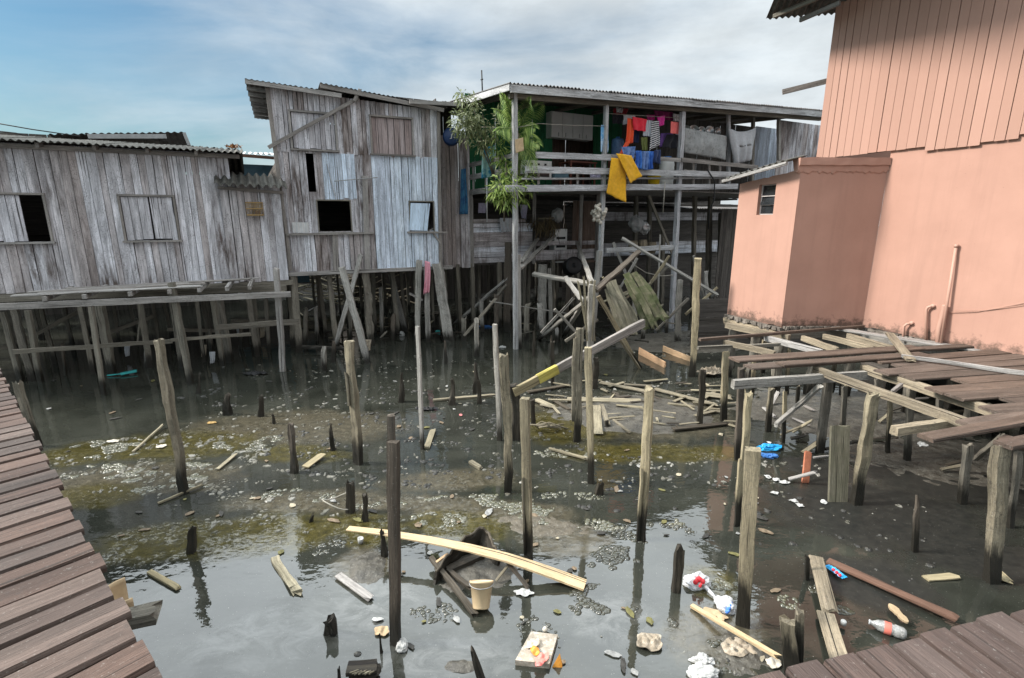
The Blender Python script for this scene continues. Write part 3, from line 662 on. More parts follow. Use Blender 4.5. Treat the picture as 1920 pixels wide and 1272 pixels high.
stilts(hm, B, [(.12, .05, -.02, .19), (1.05, .3, .05, .15), (2.02, .1, .02, .22), (2.9, .9, .1, .15), (3.5, .3, 0, .15), (4.2, .2, .05, .16)]+[(i*.85+RND.uniform(-.1, .1), dd, RND.uniform(-.08, .08), 0) for dd in (1.7, 3.3, 5.0) for i in range(6)], zB-.02)
def pole(root, name, bx, by, tx, ty, wpx, mat, dt=0.0, rag=.03, **k):
    p = W(bx, by); q = YP(tx, ty, p.y+dt); z = 950/(p.y*CP+HC*SP); w_ = fitw(wpx, p, (0, 1), .7)
    m = MB(); m.rough(p+(p-q)*(.3/max(.5, (p-q).length)), q, w_, w_*.7, V((0, 1, 0)), rag=rag, **k); return m.build(name, M[mat] if isinstance(mat, str) else mat, root)
# props and braces in front of the tall house: each stands loose in the water
def prop(name, label, cat, *a, group=None, **k):
    o = pole(None, name, *a, **k); return tag(o, label, cat, group)
prop('timber_prop', 'grey timber prop leaning left against the tall house, with a darker plank crossing behind it', 'prop', 691, 681, 641, 503, 15, 'postgrey', dt=.35)
prop('timber_prop', 'thin plank leaning right up the front of the tall house, crossed by a thicker prop', 'prop', 627, 657, 677, 478, 11, 'postgrey', dt=.3)
prop('timber_prop', 'short prop leaning left in the shade under the tall house', 'prop', 760, 622, 733, 515, 12, 'postgrey', dt=.1)
prop('timber_prop', 'thick pale timber leaning at the right end of the house, under the crooked blue shutter', 'prop', 842, 640, 819, 495, 22, 'postgrey', dt=.15, rag=.06)
prop('wooden_post', 'split grey post under the crooked blue shutter of the tall house', 'post', 783, 640, 786, 490, 13, 'postgrey', rag=.06)
prop('wooden_post', 'thin grey post hung with a pink rag, under the crooked blue shutter', 'post', 803, 642, 800, 500, 11, 'postgrey')
bar(None, 'wooden_batten', W(772, 640)+V((0, .0, 1.45)), W(796, 640)+V((0, .0, 1.25)), .12, .04, 'trim')
tag(bpy.data.objects['wooden_batten'], 'short slanting batten nailed across the posts beside the pink rag', 'batten')
# ------------------------------------------------------------------ houses behind
def backhouse(name, label, fr, s0, s1, d0, z0, z1, mat, roofmat, zr=.5, pitch=.2):  # plain houses added to block light coming in from behind
    r = thing(name, label, 'house', fr.p((s0+s1)/2, d0, 0))
    m = MB(); m.wall(fr, d0, s0, s1, z0, z1, [], .2); m.build('front_wall', mat, r)
    m = MB(); m.hwall(fr, d0+.3, s0, s1, z0, z1, .3, gp=-.004); m.build('inner_wall', mat, r)  # tight panel added so no light leaks between the boards
    m = MB(); m.hwall(Fr((fr.p(s0, d0, 0).x, fr.p(s0, d0, 0).y), math.degrees(math.atan2(fr.n.x, fr.n.y))), 0, .03, 5, z0, z1, .2); m.build('side_wall', mat, r)
    m = MB(); m.roof(fr.p(s0-.4, d0-.5, z1+.05), fr.u*(s1-s0+.8), fr.n*6+V((0, 0, zr)), pitch=pitch); m.build('roof', roofmat, r)
    for i in range(int((s1-s0)/1.6)+1):
        m = MB(); m.rough(fr.p(s0+i*1.6+.1, d0+.1, -.3), fr.p(s0+i*1.6+.1, d0+.1, z0), .18, .16, fr.n); m.build('stilt', M['stilt'], r)
    return r
# dark gabled roof over the ridge of the low house
bh = thing('wooden_house', 'house with a dark lean-to roof rising behind the low grey house', 'house', A.p(-3, 8, 0))
m = MB(); m.wall(A, 8.0, -8, -1.0, .6, A.hit(250, 262, 8)[1], [], .25); m.build('front_wall', M['darkwall'], bh)
r0 = A.w(165, 256, 7.4); r1 = A.w(345, 249, 7.4); 
m = MB(); m.roof(r0-A.u*1.0, r1-r0+A.u*1.0, A.n*4+V((0, 0, -.6)), pitch=.2); m.build('roof', M['tin'], bh)
m = MB(); m.beam(r0, A.w(312, 256, 7.3), .06, .14); m.beam(A.w(345, 249, 7.35), A.w(354, 267, 7.35)+V((0, 0, -.1)), .06, .10); m.build('fascia', M['grey'], bh)
# blue plastered house in the gap
M['bluewall'] = plain('blue_painted_wall', (.10, .17, .21), .8, .25, 3)
gh = thing('painted_house', 'blue painted house with a pale sheet roof in the gap between the two plank houses', 'house', A.p(1.8, 5, 0))
m = MB(); q = A.hit(405, 300, 6.3); q2 = A.hit(560, 300, 6.3)
m.box(A.p((q[0]+q2[0])/2, 6.4, (1.2+q[1]-.1)/2), A.u*(q2[0]-q[0])/2, A.n*.06, V((0, 0, (q[1]-.1-1.2)/2))); m.build('wall', M['bluewall'], gh)
qa = A.w(425, 286, 5.7); m = MB(); m.roof(qa, A.u*3.2, A.n*3+V((0, 0, .35)), pitch=.18, amp=.03); m.build('roof', M['tinpale'], gh)
bar(gh, 'gable_board', A.w(430, 290, 5.7), A.w(520, 297, 5.7), .05, .10, 'redboard')
bar(gh, 'wall_post', A.w(440, 297, 6.2), A.w(441, 325, 6.2), .12, .10, 'trim')
backhouse('wooden_house', 'dark plank house on stilts, added far behind the low grey house to block light', A, -9, 0.5, 10.5, -.3, 4.6, M['darkwall'], M['tin'])
backhouse('wooden_house', 'dark plank house on stilts, added far behind the tall grey house to block light', B, -3.5, 8, 15, -.3, 5.2, M['darkwall'], M['tin'])
backhouse('wooden_house', 'dark plank house on stilts, added far behind the balcony house to block light', C, -2.5, 19, 9.5, -.3, 5.2, M['darkwall'], M['tin'])
# electric wires and the antenna
for i, (pts, lab) in enumerate(((((-60, 222), (60, 243), (150, 256)), 'upper black wire running down from the left edge to the low house roof'), (((-60, 240), (30, 250), (70, 259)), 'lower black wire meeting the low house roof edge near the left border'))):
    m = MB(); m.tube([A.w(x, y, 2.8) for x, y in pts], .014, 5); tag(m.build('overhead_wire', M['wire']), lab, 'wire')
m = MB(); m.tube([YP(905, 186, 18), YP(903, 132, 18)], .025, 6); m.tube([YP(901, 150, 18), YP(906, 149, 18)], .02, 5); tag(m.build('antenna_pole', M['wire']), 'thin antenna pole standing up behind the roof of the balcony house', 'antenna')
# ------------------------------------------------------------------ balcony house (right of centre)
hc = thing('balcony_house', 'open fronted two storey plank house with a railed balcony on tall posts', 'house', C.p(4, 1, 0))
DB = 3.0
zDk = C.hit(965, 350)[1]                                   # balcony floor
sR = 12.6
zf0 = C.hit(965, 172)[1]; zf1 = C.hit(1535, 216)[1]; sf1 = C.hit(1535, 214)[0]
zfas = lambda s: zf0+(zf1-zf0)*s/sf1
# front posts
def cpost(x, y0, y1, wpx, xb, d=0, mat='white', **k):
    a = C.w(xb, y1, d); b = C.w(x, y0, d); z = 950/((a.y)*CP+HC*SP-a.z*SP); ww = fitw(wpx, a, (C.n.x, C.n.y), .9)
    if y1 > 600: a = a+(a-b).normalized()*.4
    m = MB(); m.rough(a, b, ww, ww*.9, C.n, jit=.035, rag=0, **k); return m.build('post', M[mat], hc)
cpost(965, 176, 655, 11.5, 967); cpost(1137, 196, 520, 11, 1124); cpost(1280, 210, 618, 12.5, 1258); cpost(1366, 205, 345, 9, 1366, .3, 'white')
cpost(1124, 470, 600, 12, 1113, -.02, 'postgrey')
cpost(970, 478, 655, 14, 972, .05, 'postgrey')
cpost(1412, 215, 350, 9, 1410, 1.5, 'postgrey'); cpost(1460, 220, 300, 9, 1460, .4, 'postgrey')
# balcony deck, beams, rails
def cbar(name, x0, y0, x1, y1, w, h, mat, d=-.09, root=hc, d1=None, **k):
    a = C.w(x0, y0, d); b = C.w(x1, y1, d if d1 is None else d1)
    m = MB(); m.rough(a, b, w, h, jit=.05, rag=.02, seg=12, **k); return m.build(name, M[mat], root)
cbar('floor_beam', 948, 354, 1382, 350, .09, .17, 'white', -.10)
cbar('floor_board', 970, 336, 1384, 334, .20, .05, 'white', .05)
cbar('rail', 985, 318, 1385, 328, .05, .17, 'white', -.13)
cbar('rail', 1005, 291, 1145, 296, .05, .16, 'white', -.13); cbar('rail', 1128, 293, 1275, 300, .05, .12, 'trim', -.11); cbar('rail', 1278, 300, 1420, 314, .05, .13, 'trim', -.1)
cbar('rail', 1282, 320, 1386, 330, .05, .06, 'trim', -.06)
for x in (1010, 1083, 1178, 1300, 1330, 1350): cbar('baluster', x, 346, x, 322 if x < 1200 else 305, .07, .05, 'trim', .02, up=V((0, 1, 0)))
m = MB()
for i in range(16): m.box(C.p(-.05+sR/2, .1+i*.19, zDk+.02), C.u*sR/2, C.n*.09, V((0, 0, .014)))
m.build('balcony_floor', M['trim'], hc)
# left end of the balcony, running back
lf = lambda d, z: C.p(-.02, d, z)
for z_, w_ in ((zDk-.02, .16), (C.hit(960, 318)[1], .15), (C.hit(960, 291)[1], .12)):
    bar(hc, 'side_rail', lf(-.05, z_), lf(DB, z_), .05, w_, 'trim', True, jit=.05)
for d in (.9, 1.8, 2.7): bar(hc, 'baluster', lf(d, zDk-.1), lf(d, C.hit(960, 285)[1]), .06, .05, 'trim', up=V((0, 1, 0)))
# upper back wall: green boards, doorway
dw = (C.hit(1036, 280, DB)[0], C.hit(1112, 280, DB)[0]); zc = C.hit(1070, 255, DB)[1]
sG = C.hit(1165, 280, DB)[0]
m = MB(); m.wall(C, DB, -.12, sG, zDk, 7.25, [(dw[0], dw[1], zDk-.1, zc)], .17, gapp=.05); m.build('green_wall', M['green'], hc)
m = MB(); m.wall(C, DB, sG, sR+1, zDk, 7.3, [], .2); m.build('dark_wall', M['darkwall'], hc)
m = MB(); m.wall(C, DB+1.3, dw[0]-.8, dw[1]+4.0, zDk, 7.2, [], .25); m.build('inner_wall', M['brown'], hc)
# lower floor: wall of level boards, floor, dark back
zL0 = C.hit(890, 494, DB)[1]; zL1 = C.hit(900, 412, DB)[1]
sL1 = C.hit(1000, 450, DB)[0]; sL2 = C.hit(1120, 450, DB)[0]
m = MB(); m.hwall(C, DB, 0, sL1, zL0, zL1-.12, .16); m.hwall(C, DB, 0, sL1-.3, zL1-.10, zL1+.02, .12, tone=0.05); m.build('low_wall', M['housegrey'], hc)
m = MB(); m.hwall(C, DB-.01, sL1, sL2, zL0, zL0+.22, .2); m.hwall(C, DB-.01, sL1, sL2+.1, C.hit(1060, 478, DB)[1], C.hit(1060, 468, DB)[1], .2); m.hwall(C, DB-.01, sL1, sL2, C.hit(1060, 460, DB)[1], C.hit(1060, 452, DB)[1], .2); m.build('low_rail', M['housegrey'], hc)
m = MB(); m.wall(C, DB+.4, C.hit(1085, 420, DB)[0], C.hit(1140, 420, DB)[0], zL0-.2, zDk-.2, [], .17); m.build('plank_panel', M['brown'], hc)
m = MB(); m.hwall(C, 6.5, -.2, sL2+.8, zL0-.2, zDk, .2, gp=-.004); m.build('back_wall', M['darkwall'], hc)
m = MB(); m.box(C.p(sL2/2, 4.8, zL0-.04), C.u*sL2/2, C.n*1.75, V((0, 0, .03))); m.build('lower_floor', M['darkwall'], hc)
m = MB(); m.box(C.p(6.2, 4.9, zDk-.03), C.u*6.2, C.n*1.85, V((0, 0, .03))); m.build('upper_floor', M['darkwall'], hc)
for s in (0, C.hit(1000, 430, DB)[0], C.hit(1087, 430, DB)[0], C.hit(1118, 430, DB)[0]): bar(hc, 'wall_post', C.p(s, DB-.05, zL0-.1), C.p(s, DB-.05, zDk), .12, .1, 'trim', True, up=V((0, 1, 0)), jit=.04)
# plank wall between this house and the tall one
sP0 = C.hit(826, 380, DB-.6)[0]
m = MB(); m.wall(C, DB-.02, C.hit(822, 380, DB)[0]-.4, -.05, 2.1, C.hit(840, 255, DB)[1], [], .16, tone=lambda s: .1); m.wall(C, DB-.06, C.hit(862, 380, DB)[0], -.03, 2.05, C.hit(870, 255, DB)[1], [], .12, tone=lambda s: .3); m.build('end_wall', M['housegrey'], hc)
m = MB(); m.wall(C, DB+1.2, -3.2, -.1, 1.9, 7.2, [], .2); m.build('rear_end_wall', M['darkwall'], hc)
# roof
ro = C.p(-.35, -.32, zfas(0)+.10); re = C.p(sR+.4, -.32, zfas(sR)+.10)
m = MB(); m.roof(ro, re-ro, C.n*7.2+up*.55, sheet=1.05, pitch=.11, amp=.022); m.build('roof', M['tin'], hc)
m = MB(); m.rough(C.p(-.3, -.27, zfas(0)-.01), C.p(sR+.3, -.27, zfas(sR)-.01), .05, .19, jit=.04, seg=16); m.rough(C.p(-.31, -.27, zfas(0)+.02), C.p(-.31, 5.5, zfas(0)+.42), .05, .17, jit=.05, seg=8); m.build('fascia', M['white'], hc)
for i in range(9): bar(hc, 'rafter', C.p(.1+i*1.5, -.2, zfas(i*1.5)+.0), C.p(.1+i*1.5, 6.5, zfas(i*1.5)+.42), .07, .1, 'stilt')
bar(hc, 'eave_beam', C.p(-.2, .0, zfas(0)-.13), C.p(sR, .0, zfas(sR)-.13), .10, .12, 'stilt')
# second roof reaching over towards the tall house
m = MB(); q = C.w(862, 190, 1.9); q2 = C.w(768, 189, 1.9); m.roof(q2, q-q2+C.u*.5, C.n*3.4+up*.25, pitch=.18); m.build('side_roof', M['tin'], hc)
m = MB(); m.rough(C.w(768, 191, 1.85), C.w(862, 196, 1.85), .04, .10, jit=.05); m.build('side_fascia', M['trim'], hc)
# stilts
stilts(hc, C, [(0, DB-.05, .02, .15), (-.5, DB, .05, .14), (1.0, DB, 0, .16), (2.0, DB+.1, 0, .14), (3.1, DB, .04, .15), (4.2, DB, 0, .14)]+[(i*1.0+RND.uniform(-.2, .2), dd, RND.uniform(-.06, .06), 0) for dd in (4.3, 5.6, 7) for i in range(7)], zL0)
for i, (x, yb, yt) in enumerate(((1300, 575, 362), (1240, 600, 430), (1215, 600, 360), (1330, 560, 360), (1348, 590, 400), (1190, 560, 365), (1325, 600, 420))):
    p = C.w(x, yb, 2.0+.5*(i % 3)); m = MB(); m.rough(V((p.x, p.y, -.3)), C.w(x+3, yt, 2.0+.5*(i % 3)), .15, .13, C.n); m.build('stilt', M['stilt'], hc)
cbar('cross_beam', 1136, 470, 1262, 464, .08, .15, 'white', .02)
cbar('leaning_brace', 1216, 366, 1262, 480, .05, .10, 'stilt', .8)
# shack at the right end of the balcony
sS0 = C.hit(1470, 250, .5)[0]
m = MB(); m.wall(C, .9, C.hit(1462, 250, .9)[0], sR+1.5, zDk+.3, zfas(sR)-.1, [], .17, tone=ntone(3)); m.build('end_room_wall', M['housegrey'], hc)
m = MB(); m.wall(C, 2.2, C.hit(1416, 250, 2.2)[0], C.hit(1466, 250, 2.2)[0], zDk, zfas(sR)-.1, [], .25, tone=lambda s: .5); m.build('end_room_door', M['houseblue'], hc)
# dark fence and far building beyond the stilts on the right
m = MB(); fq = Fr((C.p(9.2, -1.2, 0).x, C.p(9.2, -1.2, 0).y), 62+90); q = C.w(1383, 480, .2)
ff = C
m.wall(C, 1.3, C.hit(1346, 480, 1.3)[0], C.hit(1346, 480, 1.3)[0]+3.6, .0, C.hit(1360, 392, 1.3)[1], [], .12, gapp=.4); fo = m.build('plank_fence', M['darkwall'])
tag(fo, 'dark ragged plank fence standing in the shade between the balcony posts and the peach annex', 'fence')
ly = thing('wooden_hut', 'pale timber hut glimpsed beyond the stilts under the right end of the balcony', 'hut', C.p(11, 6, 0))
m = MB(); m.hwall(C, 6.5, 7.0, 19, 1.9, 2.5, .2); m.hwall(C, 6.5, 7.0, 19, 3.5, 3.9, .2); m.build('wall', M['housegrey'], ly)
m = MB(); m.hwall(C, 6.7, 6, 20, -.2, 4.3, .25); m.build('rear_wall', M['darkwall'], ly)
m = MB(); m.roof(C.p(6, 5.6, 4.05), C.u*13, C.n*3+up*.3); m.build('roof', M['tin'], ly)
# loose props around the front posts
prop('wooden_post', 'stubby dark post with a sawn top right beside the left corner post of the balcony', 'post', 950, 622, 953, 455, 14, 'postdark', dt=.1)
prop('wooden_post', 'split post with a flat board nailed on, under the level board wall', 'post', 1014, 622, 1018, 497, 17, 'postgrey')
prop('wooden_post', 'short splintered post hanging beside the nailed board under the balcony house', 'post', 1033, 620, 1030, 508, 8, 'postgrey', rag=.12)
# ------------------------------------------------------------------ peach house (right)
def peach_mat():
    t = NT('peach_plaster'); p = t.pos(); n = t.noise(p, 1.3, 5, .65); c = t.ramp(n, [(.3, (.385, .222, .171)), (.7, (.435, .253, .196))])
    dr = t.mr(t.noise(t.vm('MULTIPLY', p, (5, 5, .35)), 1, 4, .65), .50, .72); c = t.mix(t.math('MULTIPLY', dr, .22), c, (.24, .14, .11))
    sp_ = t.mr(t.noise(p, 24, 3, .6), .70, .76); c = t.mix(t.math('MULTIPLY', sp_, .35), c, (.16, .09, .07))
    zz = t.math('ADD', t.z(), t.math('MULTIPLY', t.math('SUBTRACT', t.noise(p, 7, 5, .7), .5), .75)); al = t.mr(zz, 1.50, 1.66, 1, 0); c = t.mix(t.math('MULTIPLY', al, .8), c, (.06, .045, .035))
    hz_ = t.mr(t.noise(t.vm('MULTIPLY', p, (3, 3, 6)), 1, 6, .75), .495, .505); cr = t.mr(t.noise(p, .9, 2, .5), .58, .62)
    t.bump(t.math('ADD', t.noise(p, 60, 4, .6), t.math('MULTIPLY', n, 2.0)), .16, .008); return t.out(c, .85, .2)
M['peach'] = peach_mat()
def siding_mat():
    t = NT('peach_painted_boards'); v, r = t.gc()
    c = t.ramp(r, [(0, (.365, .211, .161)), (1, (.41, .24, .185))])
    g = t.noise(t.vm('MULTIPLY', v, (30, 30, 1.2)), 1, 4, .6); c = t.mix(t.mr(g, .35, .7, .12, 0), c, (.33, .18, .13))
    t.bump(g, .2, .006); return t.out(c, .7, .3)
M['siding'] = siding_mat()
M['concrete'] = plain('crumbling_concrete', (.16, .14, .12), .95, .5, 9, .2, .9, c2=(.03, .03, .025), c2amt=.55)
M['pipe'] = plain('peach_painted_pipe', (.44, .262, .202), .5, .06, 4)
zP = 1.5
ph = thing('peach_house', 'peach painted house with plaster below, plank siding above and a small windowed annex', 'house', W(1617, 612, zP))
def vup(p, z): return V((p.x, p.y, z))
K0 = W(1617, 612, zP); K1 = W(1920, 672, zP); dirM = (K1-K0).normalized(); K2 = K0+dirM*6.2
J = W(1465, 612, zP)
dirL = V((-.30, .954, 0)); Lf = J+dirL*1.55
# find where the annex's far edge is seen at x=1366
best = min((abs((960+950*(J+dirL*k).x/((J+dirL*k).y*CP+(HC-zP)*SP))-1364), k) for k in [i*.02 for i in range(20, 160)])[1]
Lf = J+dirL*best
Kb = K0-dirM*3.6
angM = math.degrees(math.atan2(dirM.x, dirM.y))
nM = V((dirM.y, -dirM.x, 0)); nM = nM if nM.dot(V((-1, -.3, 0))) > 0 else -nM       # faces the pond
zS = lambda p: None
# plaster wall, subdivided with a slightly uneven face and a ragged foot
def plaster(p0, p1, z0, z1, th, nin, nu=40, nv=20, ragged=.04, topf=None):
    m = MB()
    def f(k, off):
        def g(a, b):
            q = p0.lerp(p1, a); zz = z0+ragged*mnoise.noise(V((a*(p1-p0).length*5, z0, 1)))*(1-b)+((topf(a) if topf else z1)-z0)*b
            return V((q.x, q.y, zz))+nin*(off+.006*mnoise.noise(V((q.x*2, q.y*2, zz*2))))
        return g
    m.grid(f(0, 0), nu, nv, .5, False); o = len(m.v)
    m.grid(f(1, th), nu, nv, .5, False)
    n = nu+1
    for i in range(nu):
        m.f.append((i, i+1, o+i+1, o+i)); m.sm.append(False); t = nv*n; m.f.append((t+i, o+t+i, o+t+i+1, t+i+1)); m.sm.append(False)
    for j in range(nv):
        m.f.append((j*n, o+j*n, o+(j+1)*n, (j+1)*n)); m.sm.append(False); k = nu; m.f.append((j*n+k, (j+1)*n+k, o+(j+1)*n+k, o+j*n+k)); m.sm.append(False)
    return m
def zat(x, y, p0, dr):            # height at which a pixel's ray crosses the upright plane through p0 along dr
    a, b, c = ray(x, y); r = V((a, b, 0)); n = V((dr.y, -dr.x, 0)); t = p0.dot(n)/r.dot(n) if abs(r.dot(n)) > 1e-9 else 0
    return HC+c*t, V((a*t, b*t, HC+c*t))
zj0 = zat(1660, 288, K0, dirM)[0]; zj1 = zat(1920, 255, K0, dirM)[0]
zj = (zj0+zj1)/2
plaster(K0, K2, zP-.02, zj+.1, .12, -nM, 60, 20, .05).build('plaster_wall', M['peach'], ph)
# siding: stepped lower edge
pS0 = zat(1530, 292, K0, dirM)[1]; pS0 = V((pS0.x, pS0.y, 0))
frM = Fr((K0.x+nM.x*.05, K0.y+nM.y*.05), angM)
sgn = 1 if frM.n.dot(nM) < 0 else -1
s_start = (zat(1531, 290, K0+nM*.05, dirM)[1]-frM.o).dot(frM.u)
m = MB(); R3 = random.Random(4)
s = s_start; step = 0
while s < 6.2:
    wd = .165*R3.uniform(.88, 1.12)
    xs = s; step = zj+(.02 if xs < .55 else -.05 if xs < 1.3 else -.02 if xs < 1.9 else .03)
    a, b = s+.002, s+wd-R3.choice([.005, .007, .012])
    z0, z1 = step+R3.uniform(-.006, .006), 8.4
    th = .022; jj = R3.uniform(-.003, .003)
    pts = [frM.p(q, e+jj, z) for z in (z0, z1) for (q, e) in ((a, 0), (b, 0), (b, th*sgn), (a, th*sgn))]
    m.add(pts, [(0, 1, 2, 3), (7, 6, 5, 4), (0, 4, 5, 1), (1, 5, 6, 2), (2, 6, 7, 3), (3, 7, 4, 0)], [(0, 0, 0), (wd, 0, 0), (wd, th, 0), (0, th, 0), (0, 0, 4), (wd, 0, 4), (wd, th, 4), (0, th, 4)], R3.random())
    s += wd
m.build('plank_siding', M['siding'], ph)
# end wall of the upper storey, facing the other way, and the dark backing
E0 = frM.p(s_start+.02, .12*sgn, 0); dE = V((-dirM.y, dirM.x, 0)); dE = dE if dE.x > 0 else -dE
m = MB(); m.box(E0+dE*2.5+V((0, 0, (zj+8.4)/2)), dE*2.5, dirM*.03, V((0, 0, (8.4-zj)/2))); m.build('end_wall', M['peach'], ph)
m = MB(); m.box(frM.p((s_start+6.2)/2+.05, .14*sgn, (zj+8.5)/2), dirM*((6.2-s_start)/2-.05), nM*.02, V((0, 0, (8.4-zj)/2+.02))); m.build('wall_backing', M['darkwall'], ph)
# top roof corner seen at the upper edge of the picture
tr = [zat(x, y, J, V((0, 1, 0))) for x, y in ()]
Yr = frM.p(s_start, 0, 0).y+.3
e_a = YP(1436, 36, Yr+.2); e_b = YP(1562, 46, Yr-.1)
m = MB(); d_ = V((e_b.x-e_a.x, e_b.y-e_a.y, 0))*1.0
m.roof(V((e_a.x, e_a.y, e_a.z)), d_*5, V((-d_.y, d_.x, 0)).normalized()*-3.5+up*.9, pitch=.115, amp=.022); m.build('eave_roof', M['asb'], ph)
bar(ph, 'eave_rafter', YP(1500, 38, Yr-.2), YP(1575, 6, Yr-.9), .05, .08, 'trim')
bar(ph, 'eave_beam', YP(1450, 31, Yr-.1), YP(1600, -30, Yr-1.2), .05, .07, 'stilt')
bar(ph, 'bracket_arm', YP(1467, 173, Yr+.1), YP(1552, 152, Yr-.15), .06, .10, 'trim')
# annex: sunny side wall with window, front wall, parapet, roof
zTop = zat(1481, 318, J, V((1, .1, 0)))[0]
zTopF = zat(1376, 345, Lf, V((1, .1, 0)))[0]
frL = Fr((J.x, J.y), math.degrees(math.atan2(dirL.x, dirL.y))); nL = V((-dirL.y, dirL.x, 0)); nL = nL if nL.x < 0 else -nL
def lw(x, y): z, p = zat(x, y, J, dirL); return (p-V((J.x, J.y, 0))).dot(dirL), z
wS1, wzb = lw(1449, 403); wS0, wzt = lw(1424, 347); wS0, wS1 = max(wS0, wS1), min(wS0, wS1)
tl = lambda k: zTop+(zTopF-zTop)*k
th = .13
def lpoly(m, a, b, z0a, z0b, z1a, z1b):
    o = []
    for q, za, zb in ((a, z0a, z1a), (b, z0b, z1b)):
        for e in (0, -th):
            o += [J+dirL*q+nL*e-V((0, 0, zP))+V((0, 0, za)), J+dirL*q+nL*e-V((0, 0, zP))+V((0, 0, zb))]
    m.add(o, [(0, 4, 5, 1), (2, 3, 7, 6), (0, 2, 6, 4), (1, 5, 7, 3), (0, 1, 3, 2), (4, 6, 7, 5)], None, .5)
m = MB(); nseg = 14
bz = lambda q: zP-.01+.05*mnoise.noise(V((q*6, 2, 0)))-.06*(q/best)
cs = sorted([i*best/nseg for i in range(nseg+1)]+[wS1, wS0])
for a, b in zip(cs, cs[1:]):
    if b-a < 1e-4: continue
    ta, tb = tl(a/best)+.02*mnoise.noise(V((a*7, 0, 5))), tl(b/best)+.02*mnoise.noise(V((b*7, 0, 5)))
    if a >= wS1-1e-4 and b <= wS0+1e-4:
        lpoly(m, a, b, bz(a), bz(b), wzb, wzb); lpoly(m, a, b, wzt, wzt, ta, tb)
    else: lpoly(m, a, b, bz(a), bz(b), ta, tb)
m.build('annex_side_wall', M['peach'], ph)
# window: reveal, steel frame, panes
M['glass'] = plain('dirty_dark_glass', (.02, .022, .024), .12, .3, 8, .5, .05)
M['framepaint'] = plain('grey_steel_frame', (.42, .38, .36), .5, .15)
m = MB(); q0 = J-V((0, 0, zP))
def wl(a, z, e): return q0+dirL*a+nL*e+V((0, 0, z))
wm_ = (wS0+wS1)/2
for a in (wS1+.012, wm_+.0, wS0-.012)[::2]: m.beam(wl(a, wzb, -.085), wl(a, wzt, -.085), .025, .025, nL)
for k in (0.02, .33, .62, .98): m.beam(wl(wS1, wzb+(wzt-wzb)*k, -.085), wl(wS0, wzb+(wzt-wzb)*k, -.085), .03, .018)
wf = m.build('window', M['framepaint'], ph)
m = MB()
for k in range(3):
    za, zb = [wzb+(wzt-wzb)*v for v in ((.03, .32), (.34, .61), (.63, .97))[k]]
    tilt = .05 if k == 1 else .02
    m.add([wl(wS1+.02, za, -.10+tilt), wl(wS0-.02, za, -.10+tilt), wl(wS0-.02, zb, -.105), wl(wS1+.02, zb, -.105), wl(wS1+.02, za, -.106+tilt), wl(wS0-.02, za, -.106+tilt), wl(wS0-.02, zb, -.111), wl(wS1+.02, zb, -.111)], [(0, 1, 2, 3), (7, 6, 5, 4), (0, 4, 5, 1), (2, 6, 7, 3), (1, 5, 6, 2), (0, 3, 7, 4)])
m.build('pane', M['glass'], wf)
m = MB(); m.box(wl(wm_, (wzb+wzt)/2, -.19), dirL*(wS0-wS1)/2, nL*.02, V((0, 0, (wzt-wzb)/2))); m.build('window_backing', M['black'], wf)
# front annex wall
fN = V((K0.y-J.y, -(K0.x-J.x), 0)).normalized(); fN = fN if fN.y > 0 else -fN
plaster(J+fN*.002, K0+fN*.002, zP-.02, zTop, .12, fN, 30, 12, .05).build('annex_front_wall', M['peach'], ph)
# parapet lip with a drooping ragged edge of mortar
zpt = zat(1478, 296, J, V((1, .1, 0)))[0]
m = MB()
A0, A1 = J-fN*.10-(K0-J).normalized()*.06, K0-fN*.10
def lip(a, b):
    dr_ = -.05-.09*abs(mnoise.noise(V((a*14, 3, 0))))-.05*abs(mnoise.noise(V((a*41, 3, 0)))); prof = [(0.14, dr_+.02), (.03, dr_), (.005, dr_+.03), (-.002, .03), (-.004, .07), (-.03, .075), (-.03, zpt-zTop), (.25, zpt-zTop+.005)]
    x = b*7; i = min(6, int(x)); k = x-i; o = prof[i][0]*(1-k)+prof[i+1][0]*k; z = prof[i][1]*(1-k)+prof[i+1][1]*k
    q = A0.lerp(A1, a)+fN*(o+.10-.02+.008*mnoise.noise(V((a*9, b*6, 0)))); return V((q.x, q.y, zTop+z+.012*mnoise.noise(V((a*8, b*3, 7)))))
m.grid(lip, 60, 14, .5, False); m.add([lip(0, i/14) for i in range(15)]+[lip(0, 0)+fN*.2], [tuple(range(15))]); m.build('parapet', M['peach'], ph)
# annex roof sheet sloping down to the left
a0 = J+V((0, 0, zpt-.02-zP)); r_a = YP(1481, 300, J.y-.02); r_b = YP(1370, 335, Lf.y)
m = MB(); m.corr(r_b+nL*.12+dirL*.05, (J+nL*.10-dirL*.02)-(Lf+nL*.12+dirL*.05)+V((0, 0, r_a.z-r_b.z)), -nL*.45+up*.10, .15, .02); m.build('annex_roof', M['asb'], ph)
m = MB(); m.beam(r_b+nL*.08-up*.05+dirL*.15, r_a+nL*.06-up*.06, .05, .06); m.build('annex_rafter', M['trim'], ph)
